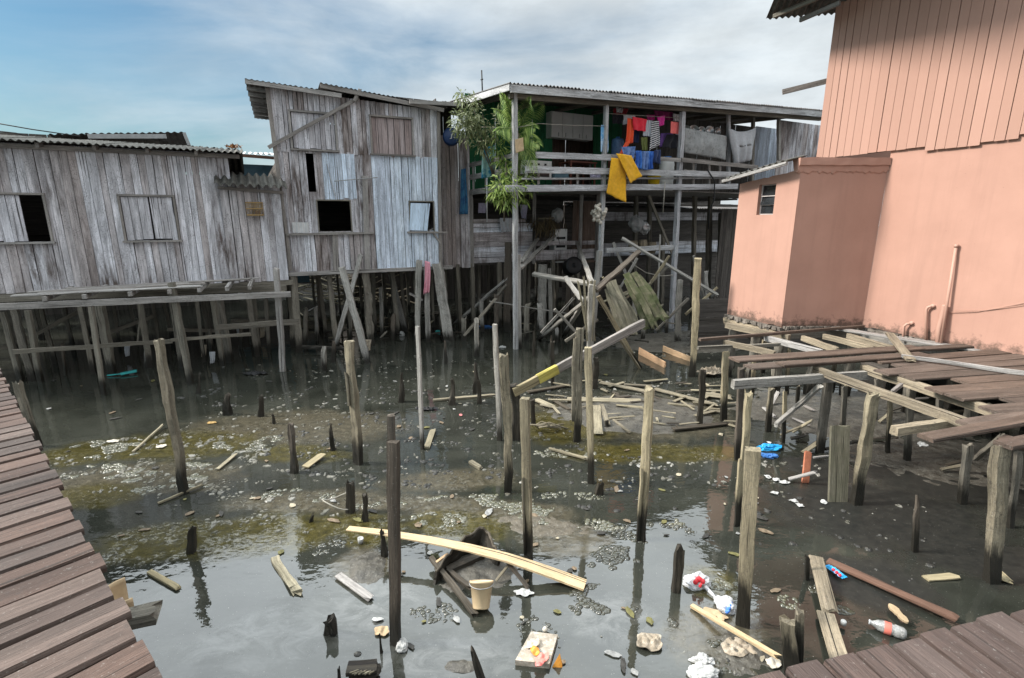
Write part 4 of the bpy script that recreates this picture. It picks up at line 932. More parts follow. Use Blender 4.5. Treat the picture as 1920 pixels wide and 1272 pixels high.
# crumbling foundations
def crumble(p0, p1, z, h, seed, n=34):
    m = MB(); R = random.Random(seed)
    for i in range(n):
        q = p0.lerp(p1, (i+.5)/n); r = R.uniform(.4, 1.0)*h
        m.box(V((q.x+R.uniform(-.02,.02), q.y+R.uniform(-.03,.03), z-r/2)), (p1-p0)/n*.56, V((-(p1-p0).y, (p1-p0).x, 0)).normalized()*.06, V((R.uniform(-.01, .01), 0, r/2)))
    return m
crumble(J+(K0-J)*.02, K0, zP+.005, .09, 3).build('footing', M['concrete'], ph)
crumble(Lf, J, zP-.03, .11, 4, 24).build('footing', M['concrete'], ph)
crumble(K0, K2, zP-.01, .06, 5, 50).build('footing', M['concrete'], ph)
bar(ph, 'floor_beam', K0-nM*.03+V((0, 0, -.16)), K2-nM*.03+V((0, 0, -.16)), .12, .16, 'postgrey', True, jit=.04)
bar(ph, 'floor_beam', J+V((0, .05, -.17)), K0+V((0, .05, -.17)), .12, .15, 'stilt', True, jit=.04)
bar(ph, 'floor_beam', J+V((0, .05, -.2)), Lf+V((0, .05, -.2)), .12, .15, 'joist', True, jit=.04)
m = MB(); m.box((J+K2)/2+V((2.6, 2.0, -.25)), V((2.2, 0, 0)), V((0, 2.5, 0)), V((0, 0, .05))); m.build('floor_slab', M['concrete'], ph)
for i, q in enumerate([J+V((.1, .1, 0)), Lf+V((.12, -.1, 0)), (J+Lf)/2+V((.1, 0, 0)), K0+V((-.1, .05, 0)), (J+K0)/2+V((0, .1, 0)), K0+dirM*1.0-nM*.1, K0+dirM*2.0-nM*.1, K0+dirM*3.1-nM*.1, K0+dirM*4.3-nM*.1]+[K0-nM*(1.2+i)+dirM*(k*1.1) for i in range(3) for k in range(4)]):
    m = MB(); m.rough(V((q.x, q.y, -.4)), V((q.x, q.y, zP-.1)), .15, .15, V((0, 1, 0))); m.build('stilt', M['stilt'], ph)
m = MB(); m.hwall(Fr((Lf.x+.15, Lf.y+2.6), 84), 0, 0, 12, -.4, zP-.1, .2, gp=-.004); m.build('added_sky_screen', M['darkwall'], ph)  # plank screens added to keep bright sky out of the water reflection
m = MB(); m.hwall(Fr((K0.x+2.2, K0.y+1.5), angM), 0, -1, 9, -.4, zP-.1, .2, gp=-.004); m.build('added_sky_screen', M['darkwall'], ph)
# pipes on the plaster wall
def wp(x, y, off): z, p = zat(x, y, K0+nM*off, dirM); return p
def pipe(pts, r): m = MB(); m.tube(pts, r, 10); m.build('pipe', M['pipe'], ph)
pipe([wp(1736, 640, .06), wp(1737, 582, .06), wp(1739, 577, .06), wp(1744, 575, .05), wp(1752, 574, .0)], .022)
pipe([wp(1757, 655, .10), wp(1761, 615, .10), wp(1771, 574, .08), wp(1771, 572, .08)], .038)
pipe([wp(1763, 650, .12), wp(1793, 460, .05)], .023)
pipe([wp(1693, 640, .08), wp(1695, 612, .08), wp(1700, 608, .07), wp(1711, 606, .0)], .022)
m = MB()
for p in (wp(1751, 574, .0), wp(1711, 606, .0)): m.lathe(p, nM, [(.0, .045), (.033, .045), (.033, .0)], 12)
m.lathe(wp(1793, 462, .05), up, [(.0, -.02), (.03, -.02), (.03, .03), (0, .03)], 12); m.build('pipe_collar', M['pipe'], ph)
m = MB(); m.tube([wp(1770, 586, .03), wp(1830, 585, .02), wp(1880, 576, .02), wp(1960, 560, .02)], .005, 5); m.tube([wp(1790, 583, .03), wp(1850, 582, .02), wp(1900, 575, .02), wp(1960, 566, .02)], .004, 5); m.build('cable', M['pipe'], ph)
# ------------------------------------------------------------------ broken platform (right)
pf = thing('broken_platform', 'broken timber platform with missing boards on rotten posts below the peach house', 'platform', W(1640, 720, 0))
zp = 1.5
def pw(x, y, z=zp): return W(x, y, z)
def plank(name, x0, y0, x1, y1, w, h, mat, z=zp, rough_=True, ext=0, root=None, **k):
    a, b = pw(x0, y0, z), pw(x1, y1, z); t = (b-a).normalized(); a -= t*0; b += t*ext
    m = MB()
    if rough_: m.rough(a, b, w, h, jit=k.pop('jit', .05), rag=k.pop('rag', .02), seg=8, **k)
    else: m.beam(a, b, w, h)
    return m.build(name, M[mat], root if root else pf)
plank('board', 1376, 675, 1720, 652, .27, .035, 'plat', zp+.03); plank('board', 1403, 689, 1735, 665, .24, .035, 'plat', zp+.03); plank('board', 1462, 683, 1705, 667, .19, .03, 'plat', zp+.067)
plank('board', 1500, 668, 1930, 642, .18, .035, 'plat', zp+.02)
# deck boards on the wall side
for i, (x0, y0, x1, y1) in enumerate(((1685, 688, 1930, 668), (1652, 699, 1935, 680), (1700, 708, 1940, 693), (1800, 716, 1945, 706), (1750, 733, 1950, 720), (1788, 745, 1950, 733), (1885, 751, 1955, 747), (1855, 770, 1960, 762), (1640, 678, 1925, 657))):
    plank('board', x0, y0, x1, y1, .245, .035, 'plat', zp+.03+.002*(i % 2), ext=.8, jit=.03)
plank('board', 1735, 822, 1935, 786, .16, .04, 'plat', zp+.03, ext=.6); plank('board', 1806, 795, 1935, 773, .15, .04, 'plat', zp+.03, ext=.6); plank('board', 1880, 835, 1950, 822, .16, .04, 'plat', zp+.02, ext=.7)
plank('joist', 1527, 692, 1830, 801, .075, .11, 'joist', zp-.04); plank('joist', 1617, 690, 1895, 784, .10, .11, 'joist', zp-.05)
plank('joist', 1362, 610, 1480, 634, .09, .12, 'joist', zp-.06); plank('joist', 1358, 642, 1452, 664, .07, .10, 'joist', zp-.06); plank('joist', 1435, 634, 1540, 661, .07, .10, 'trim', zp-.06); plank('joist', 1505, 634, 1570, 658, .07, .10, 'joist', zp-.06); plank('joist', 1545, 631, 1640, 656, .07, .10, 'joist', zp-.06)
plank('joist', 1590, 630, 1720, 668, .07, .1, 'joist', zp-.06)
plank('edge_board', 1312, 637, 1618, 612, .07, .05, 'plat', zp+.02); plank('edge_board', 1308, 653, 1460, 646, .06, .06, 'stilt', zp-.1)
plank('cross_beam', 1374, 721, 1634, 703, .08, .13, 'postgrey', zp-.13)
plank('cross_beam', 1676, 808, 1800, 790, .09, .10, 'joist', zp-.12)
plank('long_rail', 1690, 668, 1930, 701, .05, .06, 'trim', zp+.09); plank('loose_plank', 1668, 626, 1708, 676, .13, .04, 'joist', zp+.09)
plank('edge_board', 1560, 615, 1900, 668, .2, .04, 'trim', zp-.02)
plank('brace', 1690, 722, 1672, 735, .04, .05, 'trim', zp)
plank('board', 1876, 822, 1960, 846, .2, .05, 'plat', zp-.06, ext=.4)
def pfpost(bx, by, tx, ty, wpx, mat='stilt', name='post', **k): return pole(pf, name, bx, by, tx, ty, wpx, mat, **k)
pfpost(1606, 945, 1640, 738, 30, 'post', jit=.09); pfpost(1858, 1090, 1878, 838, 42, 'post', jit=.085); pfpost(1895, 990, 1910, 850, 20, 'stilt', jit=.12)
pfpost(1537, 848, 1552, 714, 22, 'stilt'); pfpost(1578, 830, 1583, 725, 14, 'stilt'); pfpost(1440, 810, 1447, 730, 14, 'post'); pfpost(1357, 790, 1361, 662, 16, 'postpale'); pfpost(1382, 862, 1390, 690, 15, 'postdark')
pfpost(1700, 865, 1708, 725, 18, 'stilt'); pfpost(1805, 945, 1815, 835, 24, 'stilt'); pfpost(1583, 780, 1588, 712, 8, 'postpale'); pfpost(1495, 760, 1497, 725, 9, 'postpale')
pfpost(1760, 800, 1764, 735, 18, 'stilt'); pfpost(1850, 820, 1856, 760, 20, 'stilt'); pfpost(1430, 700, 1434, 640, 11, 'postpale'); pfpost(1372, 690, 1374, 616, 10, 'postpale'); pfpost(1455, 680, 1457, 625, 10, 'postpale')
plank('brace', 1455, 797, 1535, 727, .05, .07, 'postgrey', .75)
bar(pf, 'brace', W(1455, 797, .25), W(1538, 724, zp-.2)*1.0, .05, .07, 'postgrey', True)
bar(pf, 'brace', W(1830, 860, .4), W(1880, 818, zp-.3), .05, .07, 'stilt', True)
# ------------------------------------------------------------------ walkways
zw = 2.0
wl0, wl1 = W(0, 700, zw), W(300, 1272, zw); dw_ = (wl1-wl0).normalized(); pw_ = V((dw_.y, -dw_.x, 0)); pw_ = pw_ if pw_.x < 0 else -pw_
lw_ = thing('timber_walkway', 'reddish brown boardwalk with uneven board ends along the left edge of the picture', 'boardwalk', wl0)
Lw = (wl1-wl0).length; R4 = random.Random(5); s = -2.6; i = 0
while s < Lw+1.2:
    wd = R4.uniform(.115, .165); gapw = R4.uniform(.014, .032); e = R4.uniform(-.012, .022); z_ = zw+R4.uniform(-.006, .006); tw = R4.uniform(-.02, .02)
    m = MB(); a = wl0+dw_*(s+wd/2)-pw_*e; b = wl0+dw_*(s+wd/2+tw)+pw_*1.75; a.z = b.z = z_-.02
    m.rough(a, b, wd, .04, jit=.045, seg=10, rag=0); m.build('board', M['walk'], lw_); s += wd+gapw
for off in (.25, 1.45):
    bar(lw_, 'stringer', wl0-dw_*2.6+pw_*off+V((0, 0, -.115)), wl1+dw_*1.2+pw_*off+V((0, 0, -.115)), .08, .14, 'stilt')
for k in (-.1, 1.9, 3.6, 5.3):
    for off in (.2, 1.5):
        q = wl0+dw_*k+pw_*off; m = MB(); m.rough(V((q.x, q.y, -.5)), V((q.x, q.y, zw-.2)), .14, .13, V((0, 1, 0))); m.build('post', M['stilt'], lw_)
pole(lw_, 'post', 70, 838, 34, 718, 22, 'post', jit=.12, rag=.06)
wr0, wr1 = W(1390, 1276, zw), W(1920, 1140, zw); dr = (wr1-wr0).normalized(); prr = V((dr.y, -dr.x, 0)); prr = prr if prr.y < 0 else -prr
rw_ = thing('timber_walkway', 'dark brown boardwalk across the lower right corner, its boards pointing at the pond', 'boardwalk', (wr0+wr1)/2)
Lr = (wr1-wr0).length; s = -2.5
while s < Lr+2.5:
    wd = R4.uniform(.135, .165); e = R4.uniform(-.012, .012); z_ = zw+R4.uniform(-.004, .004)
    m = MB(); a = wr0+dr*(s+wd/2)-prr*e; b = wr0+dr*(s+wd/2)+prr*1.9; a.z = b.z = z_-.022
    m.rough(a, b, wd, .045, jit=.02, seg=8, rag=0); m.build('board', M['walk2'], rw_); s += wd+R4.uniform(.010, .022)
for off in (.3, 1.5): bar(rw_, 'stringer', wr0-dr*2.5+prr*off+V((0, 0, -.12)), wr1+dr*2.4+prr*off+V((0, 0, -.12)), .08, .14, 'stilt')
for k in (-1.8, .2, 2.2, 3.6):
    for off in (.4, 1.5):
        q = wr0+dr*k+prr*off; m = MB(); m.rough(V((q.x, q.y, -.5)), V((q.x, q.y, zw-.2)), .14, .13, V((0, 1, 0))); m.build('post', M['stilt'], rw_)
# ------------------------------------------------------------------ posts standing in the water
GP = 'posts standing in the open water'
GS = 'rotten stumps sticking out of the water'
def wear(seed):
    return lambda k: 1+.16*mnoise.noise(V((k*5, seed, 0)))-.22*max(0, mnoise.noise(V((k*9, seed, 4))))*(1-k)
def wpost(label, bx, by, tx, ty, wpx, mat='post', cat='post', rag=.03, jit=.08, grp=GP, dt=0, name='wooden_post', ratio=.8, extra=None, rot=0, **k):
    p = W(bx, by); q = YP(tx, ty, p.y+dt); z = 950/(p.y*CP+HC*SP); upv = V((sin(rot), cos(rot), 0)); w_ = fitw(wpx, p, upv, ratio)
    k.setdefault('scale', wear(bx*.37)); m = MB(); m.rough(p+(p-q).normalized()*.45, q, w_*1.04, w_*ratio, upv, rag=rag, jit=jit*1.25, **k)
    if extra: extra(m, p, q, w_, z)
    return tag(m.build(name, M[mat], origin=p), label, cat, grp)
def side_strip(frac0, frac1, off, wf, dep=-.3, rnd=.9):
    def f(m, p, q, w_, z):
        a = p.lerp(q, frac0)+V((off*w_, dep*w_, 0)); b = p.lerp(q, frac1)+V((off*w_, dep*w_, 0))
        m.rough(a, b, w_*wf, w_*.5, V((0, 1, 0)), rag=.05, jit=.12, rnd=rnd)
    return f
wpost('tall furrowed post leaning left, nearest the left boardwalk and biggest in that half', 346, 924, 297, 636, 24, 'post', jit=.07, rot=.2)
wpost('pale grey squared post with a light edge, in front of the tall grey house', 673, 870, 655, 640, 22, 'post', rag=.015, rot=.5, extra=side_strip(.5, .75, -.55, .3))
wpost('dark two piece post rising in the foreground through the end of the yellow plank', 742, 1207, 737, 828, 27, 'postdark', rag=.008, jit=.03, rot=.25, extra=lambda m, p, q, w_, z: m.rough(p.lerp(q, .6)+V((-.01, .05, 0)), YP(733, 779, q.y+.05), w_*.66, w_*.5, V((0, 1, 0)), rag=.01, jit=.03, rnd=.8))
wpost('thin straight pale stake midway between the tall house and the dark two piece post', 792, 842, 783, 612, 10, 'postgrey', rag=.008, jit=.04, rot=.5)
wpost('thin squared stake close beside the curved post, left of the leaning yellow ended beam', 937, 826, 928, 608, 11, 'postgrey', rag=.008, jit=.04, rot=.4)
wpost('curved knobbly post just below the lower end of the leaning yellow ended beam', 948, 922, 944, 666, 17, 'post', rag=.03, jit=.08, bend=(.05, 0, 0))
wpost('black footed post holding up the lower end of the leaning beam', 968, 824, 966, 722, 17, 'rot', rag=.03, jit=.1)
wpost('pale faced post with a notch, right of the curved post in mid pond', 991, 1050, 984, 748, 19, 'post', rag=.01, jit=.05, rot=.4, extra=side_strip(.05, .55, -.5, .28))
wpost('splintered post made of two boards left of the beam crossing', 1083, 828, 1087, 621, 15, 'post', rag=.05, jit=.09, extra=side_strip(.2, .95, -.7, .5))
wpost('slender light brown post propping the middle of the leaning beam', 1108, 906, 1103, 652, 14, 'postpale', rag=.005, jit=.05, rot=.3)
wpost('tall square post rising from the rubble behind the leaning beam', 1105, 705, 1111, 535, 15, 'postgrey', rag=.02, jit=.05)
wpost('upright honey coloured post with one side in black shade, right of the mud island', 1202, 1012, 1218, 730, 20, 'postpale', rag=.03, jit=.04, rot=.55, extra=side_strip(.0, .5, -.5, .35))
wpost('large honey coloured post with a flat sawn top, nearest the lower right boardwalk', 1393, 1170, 1411, 842, 30, 'postpale', rag=.005, jit=.025, rot=.45)
wpost('splintered yellowish post behind the large honey coloured one, under the platform beam', 1385, 985, 1404, 735, 17, 'postpale', rag=.06, jit=.1, extra=side_strip(.0, .5, -.6, .6))
wpost('tall square post standing free left of the peach annex', 1298, 706, 1309, 485, 14, 'postpale', rag=.01, jit=.05, rot=.4)
wpost('rotten dark post at the right end of the mud island, left of the platform', 1312, 797, 1318, 697, 13, 'rot', rag=.04, jit=.12)
wpost('short grey post in shade between the right balcony post and the free square post', 1270, 645, 1275, 525, 13, 'postgrey', rag=.02)
wpost('black footed stake under the right side of the beam crossing', 1036, 722, 1036, 640, 8, 'rot', rag=.03, jit=.1)
wpost('short dark post right behind the pale faced notched post', 1001, 797, 999, 750, 9, 'rot', rag=.02, jit=.1)
wpost('dark stake on the mud island just right of the slender light brown post', 1116, 728, 1117, 672, 11, 'rot', rag=.04, jit=.1)
wpost('splintered broken post with black foot near the balcony house left corner post', 893, 668, 893, 600, 9, 'postgrey', rag=.09, jit=.15)
wpost('broken two piece post right at the edge of the lower right boardwalk', 1484, 1262, 1476, 1165, 38, 'post', rag=.03, jit=.05, rot=.4, extra=lambda m, p, q, w_, z: m.rough(p+V((.09, .03, -.2)), YP(1500, 1147, q.y+.04), w_*.6, w_*.6, V((.4, 1, 0)), rag=.03, jit=.05, rnd=.1))
# stumps
def stump(label, bx, by, tx, ty, wpx, mat='rot', sharp=.5, **k):
    return wpost(label, bx, by, tx, ty, wpx, mat, 'stump', k.pop('rag', .03), k.pop('jit', .13), GS, name='wooden_stump', scale=lambda q: 1.0 if q < .4 else 1-(q-.4)/.6*sharp, seg=9, **k)
stump('black stump with a pale broken tip beside the white plastic bag', 1269, 1108, 1277, 1027, 25, sharp=.25)
stump('slim stump with a light split top, alone in the dark water at lower right', 1714, 1035, 1719, 930, 18, 'postdark', sharp=.45, rag=.05)
stump('small stump at the head of the two grey planks at lower right', 1514, 1085, 1512, 1043, 15, 'postdark', sharp=.2)
stump('squat black stump with a mossy tip in the olive weed at lower left', 362, 1036, 361, 990, 25, sharp=.4)
stump('square black stump beside the hooped wire', 657, 960, 656, 905, 22, sharp=.15, jit=.05)
stump('ragged black stump with a strip of bark right of the square black one', 682, 977, 683, 930, 22, sharp=.4)
stump('thick crumbling grey stump midway between the big leaning post and the pale squared post', 553, 888, 545, 796, 20, 'postdark', sharp=.25, jit=.15)
stump('pointed cone stump left of the pale squared post', 625, 845, 620, 797, 18, 'postdark', sharp=.9)
stump('pointed dark stump left of the thin straight pale stake', 753, 754, 752, 700, 16, sharp=.75)
stump('pointed dark stump standing behind the floating yellowish stick', 846, 758, 847, 711, 18, sharp=.8)
stump('tall jagged stump left of the thin squared stake', 893, 738, 892, 682, 13, sharp=.7)
stump('small jagged stump at the right end of the floating yellowish stick', 899, 756, 898, 714, 10, sharp=.6)
stump('fat stump wrapped in grey rag like a bud, in the open water at left', 427, 778, 428, 740, 24, 'postdark', sharp=.6)
stump('dark upright stump beside a scrap of white paper, right of the bud shaped stump', 492, 780, 490, 742, 15, sharp=.5)
stump('thin stump in front of the deck posts, left of the bud shaped stump', 373, 738, 374, 702, 11, sharp=.6)
stump('tiny low stump right of the dark upright stump', 513, 795, 512, 778, 12, sharp=.5)
stump('slim stump under the thick timber at the right end of the tall house', 836, 682, 834, 640, 8, 'postdark', sharp=.5)
stump('short stump tied with a pale rope under the tall grey house', 608, 697, 608, 650, 13, 'postgrey', sharp=.3)
stump('dark stump right of the rope tied one', 627, 680, 625, 640, 12, 'postdark', sharp=.4)
stump('thin spike right of the balcony left corner post foot', 1002, 668, 1001, 622, 7, sharp=.7)
stump('thin grey spike in the shade behind the leaning beam', 1034, 672, 1034, 630, 8, 'postdark', sharp=.7)
stump('round headed peg in the water in front of the rubble', 1044, 640, 1044, 616, 8, 'postgrey', sharp=.2)
stump('black shard poking up at the foot of the dark two piece post', 715, 1222, 712, 1192, 15, sharp=.8)
stump('black lump of wood in the bright water at the bottom centre', 617, 1194, 618, 1160, 31, sharp=.3, jit=.18)
stump('small black lump at the foot of the slender light brown post', 1125, 928, 1127, 908, 20, sharp=.4, jit=.2)
stump('low black lump between the hooped wire and the yellow plank', 586, 978, 588, 965, 15, sharp=.5, jit=.2)
stump('dark broken stub at the left rim of the wrecked boat', 722, 1042, 717, 995, 22, sharp=.6)
stump('low stump at the very bottom edge, left of the black bundle of boards', 636, 1275, 636, 1255, 14, sharp=.4)
stump('twisted stump at the bottom edge near the mud mound', 905, 1280, 886, 1222, 18, 'postdark', sharp=.4, jit=.16)
stump('knobbly stub right of the balcony house left corner post, near a floating white scrap', 1136, 800, 1138, 790, 9, sharp=.3)
# ------------------------------------------------------------------ leaning beam and other big timbers
def timber(name, label, cat, p0, p1, wv, hv, mat, grp=None, up=V((0, 0, 1)), **k):
    m = MB(); m.rough(p0, p1, wv, hv, up, **k); return tag(m.build(name, M[mat] if isinstance(mat, str) else mat), label, cat, grp)
lb0 = YP(963, 736, W(967, 824).y-.05); lb1 = YP(1208, 605, W(1107, 905).y+2.6)
mid_t = .33
bmr = thing('leaning_beam', 'long squared beam with a yellow painted end, resting slantwise across posts above the mud', 'beam', lb0)
yq = lb0.lerp(lb1, .31)
m = MB(); m.rough(yq, lb1, .07, .15, jit=.05, rag=.04, seg=12, rnd=.2); m.build('beam', M['trim'], bmr)
M['yellowbeam'] = wood('yellow_painted_timber', [(.42, .36, .09), (.48, .41, .11)], .4, .6); M['plainbeam'] = wood('tan_timber', [(.30, .25, .15), (.33, .28, .18)], .5, .5)
yq2 = lb0.lerp(lb1, .17)
m = MB(); m.rough(yq2, yq, .085, .16, jit=.02, rag=0, seg=4); m.build('painted_section', M['yellowbeam'], bmr)
m = MB(); m.rough(lb0, yq2, .07, .15, jit=.03, rag=0, seg=4); m.build('bare_end', M['plainbeam'], bmr)
# rubble of props round the tall square post
def pp(x, y, Y): return YP(x, y, Y)
Yr_ = W(1105, 705).y
GR = 'loose props heaped round the tall square post'
for (lab, a, b, wd, mt, *rest) in (
    ('thick grey pole slanting from the water up to the top of the tall square post', W(1010, 637), pp(1108, 555, Yr_+.15), .12, 'postgrey'),
    ('short split pole slanting left of the tall square post', W(1057, 628), pp(1098, 562, Yr_+.3), .11, 'postgrey'),
    ('dark round log slanting up right from the tall square post to the balcony rail', pp(1116, 545, Yr_-.05), pp(1198, 472, Yr_+2.2), .13, 'postdark'),
    ('pale peeled pole running down right from the rubble into the water', pp(1122, 556, Yr_+.1), W(1200, 690), .10, 'postpale'),
    ('board running from the rubble to the mud by the brown edge board', pp(1160, 632, Yr_-.1), W(1196, 690)+V((.02, -.1, 0)), .09, 'debris'),
    ('thin grey board slanting right through the cross beam to the peach annex', pp(1166, 447, Yr_+3.6), pp(1345, 553, Yr_+3.0), .10, 'postgrey'),
    ('slanting board nailed low across the post by the level board wall', pp(1000, 514, Yr_+3.0), pp(1110, 533, Yr_+1.8), .14, 'postgrey'),
    ('short board slanting down left under the black drum', pp(1060, 520, Yr_+2.0), pp(1090, 562, Yr_+1.2), .11, 'postgrey'),
    ('long pole slanting from the water up to the left corner post', W(843, 615), pp(951, 523, W(950, 622).y), .10, 'postgrey'),
    ('second lower pole slanting up to the left corner post, nearly under the long one', W(885, 617), pp(948, 536, W(950, 622).y-.3), .11, 'stilt'),
    ('grey board leaning against the corner post from the level board wall, higher of the pair', C.w(1040, 442, 2.8), C.w(975, 503, .15), .13, 'postgrey'),
    ('shorter board leaning on the level board wall beside the corner post', C.w(1008, 448, 2.9), C.w(978, 490, .3), .12, 'postgrey'),
    ('grey board slanting down from the low rail towards the split post tops', C.w(1082, 455, 2.6), pp(1110, 530, Yr_+.6), .12, 'postgrey'),
    ('thin upright batten hanging beside the right balcony post', C.w(1238, 440, -.3), C.w(1233, 575, -.3), .05, 'postgrey'),
    ('dark slanting brace between the right balcony post and the leaning boats', C.w(1252, 500, .1), C.w(1205, 545, .2), .09, 'stilt'),
    ('slanting board left of the dark round log, behind the boats', C.w(1150, 455, .4), C.w(1176, 520, .2), .09, 'postgrey'),
    ('dark pole slanting in the shade at the foot of the peach annex', W(1310, 625)+V((0, 0, .1)), W(1362, 590)+V((0, 0, .5)), .07, 'stilt'),
    ('thin dark branch lying across the water right of the rubble', W(1175, 633), W(1262, 643), .08, 'debrisdark'),
    ): timber('timber_prop', lab, 'prop', a, b, wd, wd*.6, mt, GR, up=V((0, -.6, 1)) if abs((b-a).normalized().z) < .8 else V((0, 1, 0)), rag=.05, jit=.07)
# bundle of split palings stuck round the post top
R6 = random.Random(3)
for k in range(5):
    a = pp(1108+R6.uniform(-8, 8), 640, Yr_+R6.uniform(-.15, .2)); b = pp(1085+k*7+R6.uniform(-4, 4), 515+R6.uniform(0, 22), Yr_+R6.uniform(-.2, .2))
    timber('split_paling', 'thin split paling in the bundle leaning together at the top of the tall square post', 'paling', a, b, .045, .02, 'debris', 'split palings bundled at the tall square post', up=V((0, 1, 0)), rag=.05, jit=.1)
# upturned boats
M['boatmoss'] = wood('mossy_boat_boards', [(.12, .115, .07), (.14, .13, .085)], .6, .8, moss=1.0)
M['boatgrey'] = wood('grey_boat_boards', [(.15, .135, .10), (.18, .165, .125)], .6, .7, moss=.25)
def boat(label, x0, y0, x1, y1, wd, Y0, Y1, mat, side):
    a, b = pp(x0, y0, Y0), pp(x1, y1, Y1); t = b-a
    s = V((1, 0, 0))*side; s = (s-t.normalized()*s.dot(t.normalized())).normalized(); n = s.cross(t.normalized()); n = n if n.y < 0 else -n
    r = thing('old_boat', label, 'boat', b)
    m = MB(); Rb = random.Random(int(x0)); L_ = t.length; tn = t.normalized()
    for k in range(4):
        q = (k-1.5)*wd/4; bow = .55 if k in (0, 3) else 1.0; o_ = s*q+n*(.05*(1-abs(k-1.5)/1.5)+Rb.uniform(-.012, .012))
        a_ = a+o_*bow+tn*(L_*(.10 if k in (0, 3) else Rb.uniform(-.03, .03))); b_ = b+o_*1.0+tn*Rb.uniform(-.12, .06)
        m.rough(a_, b_, wd/4*1.02, .035, n, jit=.35, rag=.10, seg=10, bend=n*.07)
    m.build('hull', M[mat], r)
    m = MB()
    for j in (.3, .72): m.rough(a+t*j-s*wd*.52-n*.02, a+t*j+s*wd*.52-n*.02, .05, .05, n, jit=.1)
    m.build('rib', M['boatgrey'], r)
boat('grey upturned boat leaning on the rubble, left of the mossy one', 1143, 530, 1182, 625, .62, Yr_+1.5, Yr_+.9, 'boatgrey', 1)
boat('mossy green upturned boat leaning beside the right balcony post', 1180, 512, 1232, 610, .75, Yr_+2.0, Yr_+1.2, 'boatmoss', 1)
# brown edge boards in the water
timber('edge_board', 'reddish board standing on edge in the water right of the rubble', 'board', W(1198, 664)+V((0, 0, .09)), W(1246, 690)+V((0, 0, .06)), .03, .20, 'orangeply', jit=.02)
timber('edge_board', 'tan board on edge half sunk left of the free square post', 'board', W(1243, 660)+V((0, 0, .10)), W(1300, 680)+V((0, 0, .04)), .03, .16, 'orangeply', jit=.02)
# thin rail with rags in the shade
timber('hanging_rail', 'thin level stick with grey rags hanging in the shade under the balcony house', 'stick', C.w(918, 565, .6), C.w(1062, 588, .3), .03, .03, 'postgrey')
timber('hanging_rail', 'grey level pole hung with caked mud under the tall house, behind the rope tied stump', 'pole', W(566, 660)+V((0, 0, .14)), W(648, 662)+V((0, 0, .12)), .10, .09, 'postgrey', jit=.1)
# ------------------------------------------------------------------ scattered broken wood
GD = 'broken wood scattered on the mud island'
def lying(label, x0, y0, x1, y1, wpx, mat='debris', grp=GD, h=.03, z=.035, cat='plank', name='broken_plank', **k):
    a, b = W(x0, y0, z), W(x1, y1, z); dpt = (a.y+b.y)/2*CP+HC*SP; w_ = wpx*dpt/950
    a.z += .01; return timber(name, label, cat, a, b, w_, h, mat, grp, rag=.05, jit=k.pop('jit', .08), **k)
for row in (
    ('wide pale plank lying on the mud island, left of the slender post', 1064, 750, 1200, 752, 20),
    ('short pale board pointing towards the camera beside the slender light brown post', 1118, 762, 1122, 812, 16),
    ('narrow board lying parallel to the short pale one on the mud island', 1128, 760, 1140, 795, 9),
    ('thin stick lying across the middle of the mud island', 1142, 786, 1192, 781, 6),
    ('thin stick on the mud behind the honey coloured post', 1150, 788, 1180, 810, 5),
    ('long thin lath lying left of the honey coloured post', 1168, 763, 1266, 776, 5),
    ('long grey pole lying along the back of the mud island', 1125, 718, 1215, 735, 12),
    ('long grey pole lying behind the honey coloured post', 1228, 730, 1345, 760, 12),
    ('dark wet log in the water at the right tip of the mud island', 1262, 806, 1362, 794, 12),
    ('pale stick lying between the mud island and the platform', 1252, 758, 1300, 762, 7),
    ('pale bleached plank near the platform foot', 1322, 740, 1370, 745, 22),
    ('pale bleached plank under the platform corner', 1326, 768, 1352, 772, 10),
    ('dark curved branch lying left of the mud island', 990, 736, 1066, 722, 9),
    ('pale bark strip lying left of the splintered post', 1005, 750, 1034, 762, 14),
    ('white bone like stick floating in front of the mud island', 1030, 842, 1100, 860, 6),
    ('bleached branch lying at the back right of the mud island', 1170, 722, 1220, 724, 8)):
    lying(row[0], *row[1:6], mat='debrisdark' if 'dark' in row[0] else 'debris')
R8 = random.Random(21)
for k in range(48):
    x, y = R8.uniform(1010, 1370), R8.uniform(712, 800); an = R8.gauss(0, .5); L = R8.uniform(12, 55)
    lying('splinter of wood among the litter on the mud island', x, y, x+L*cos(an), y+L*.45*sin(an), R8.uniform(3, 8), R8.choice(['debris', 'debris', 'debrisdark']), 'splinters of wood on the mud island', z=.03+R8.uniform(0, .04), name='wood_splinter', cat='splinter', h=.015)
for k in range(70):
    x, y = R8.uniform(560, 1400), R8.uniform(560, 640); an = R8.gauss(0, .6); L = R8.uniform(10, 45); g = R8.uniform(0, .25)
    p = W(x, y, g)
    if 1 == 1:
        q = W(x+L*cos(an), y+L*.35*sin(an), g); q.z += R8.uniform(-.1, .25)
        timber('waste_timber', 'piece of waste timber in the dark litter under the houses', 'timber', p, q, R8.uniform(.05, .14), .03, R8.choice(['debris', 'stilt', 'stilt', 'debrisdark']), 'waste timber in the shade under the houses', rag=.05, jit=.08, seg=3)
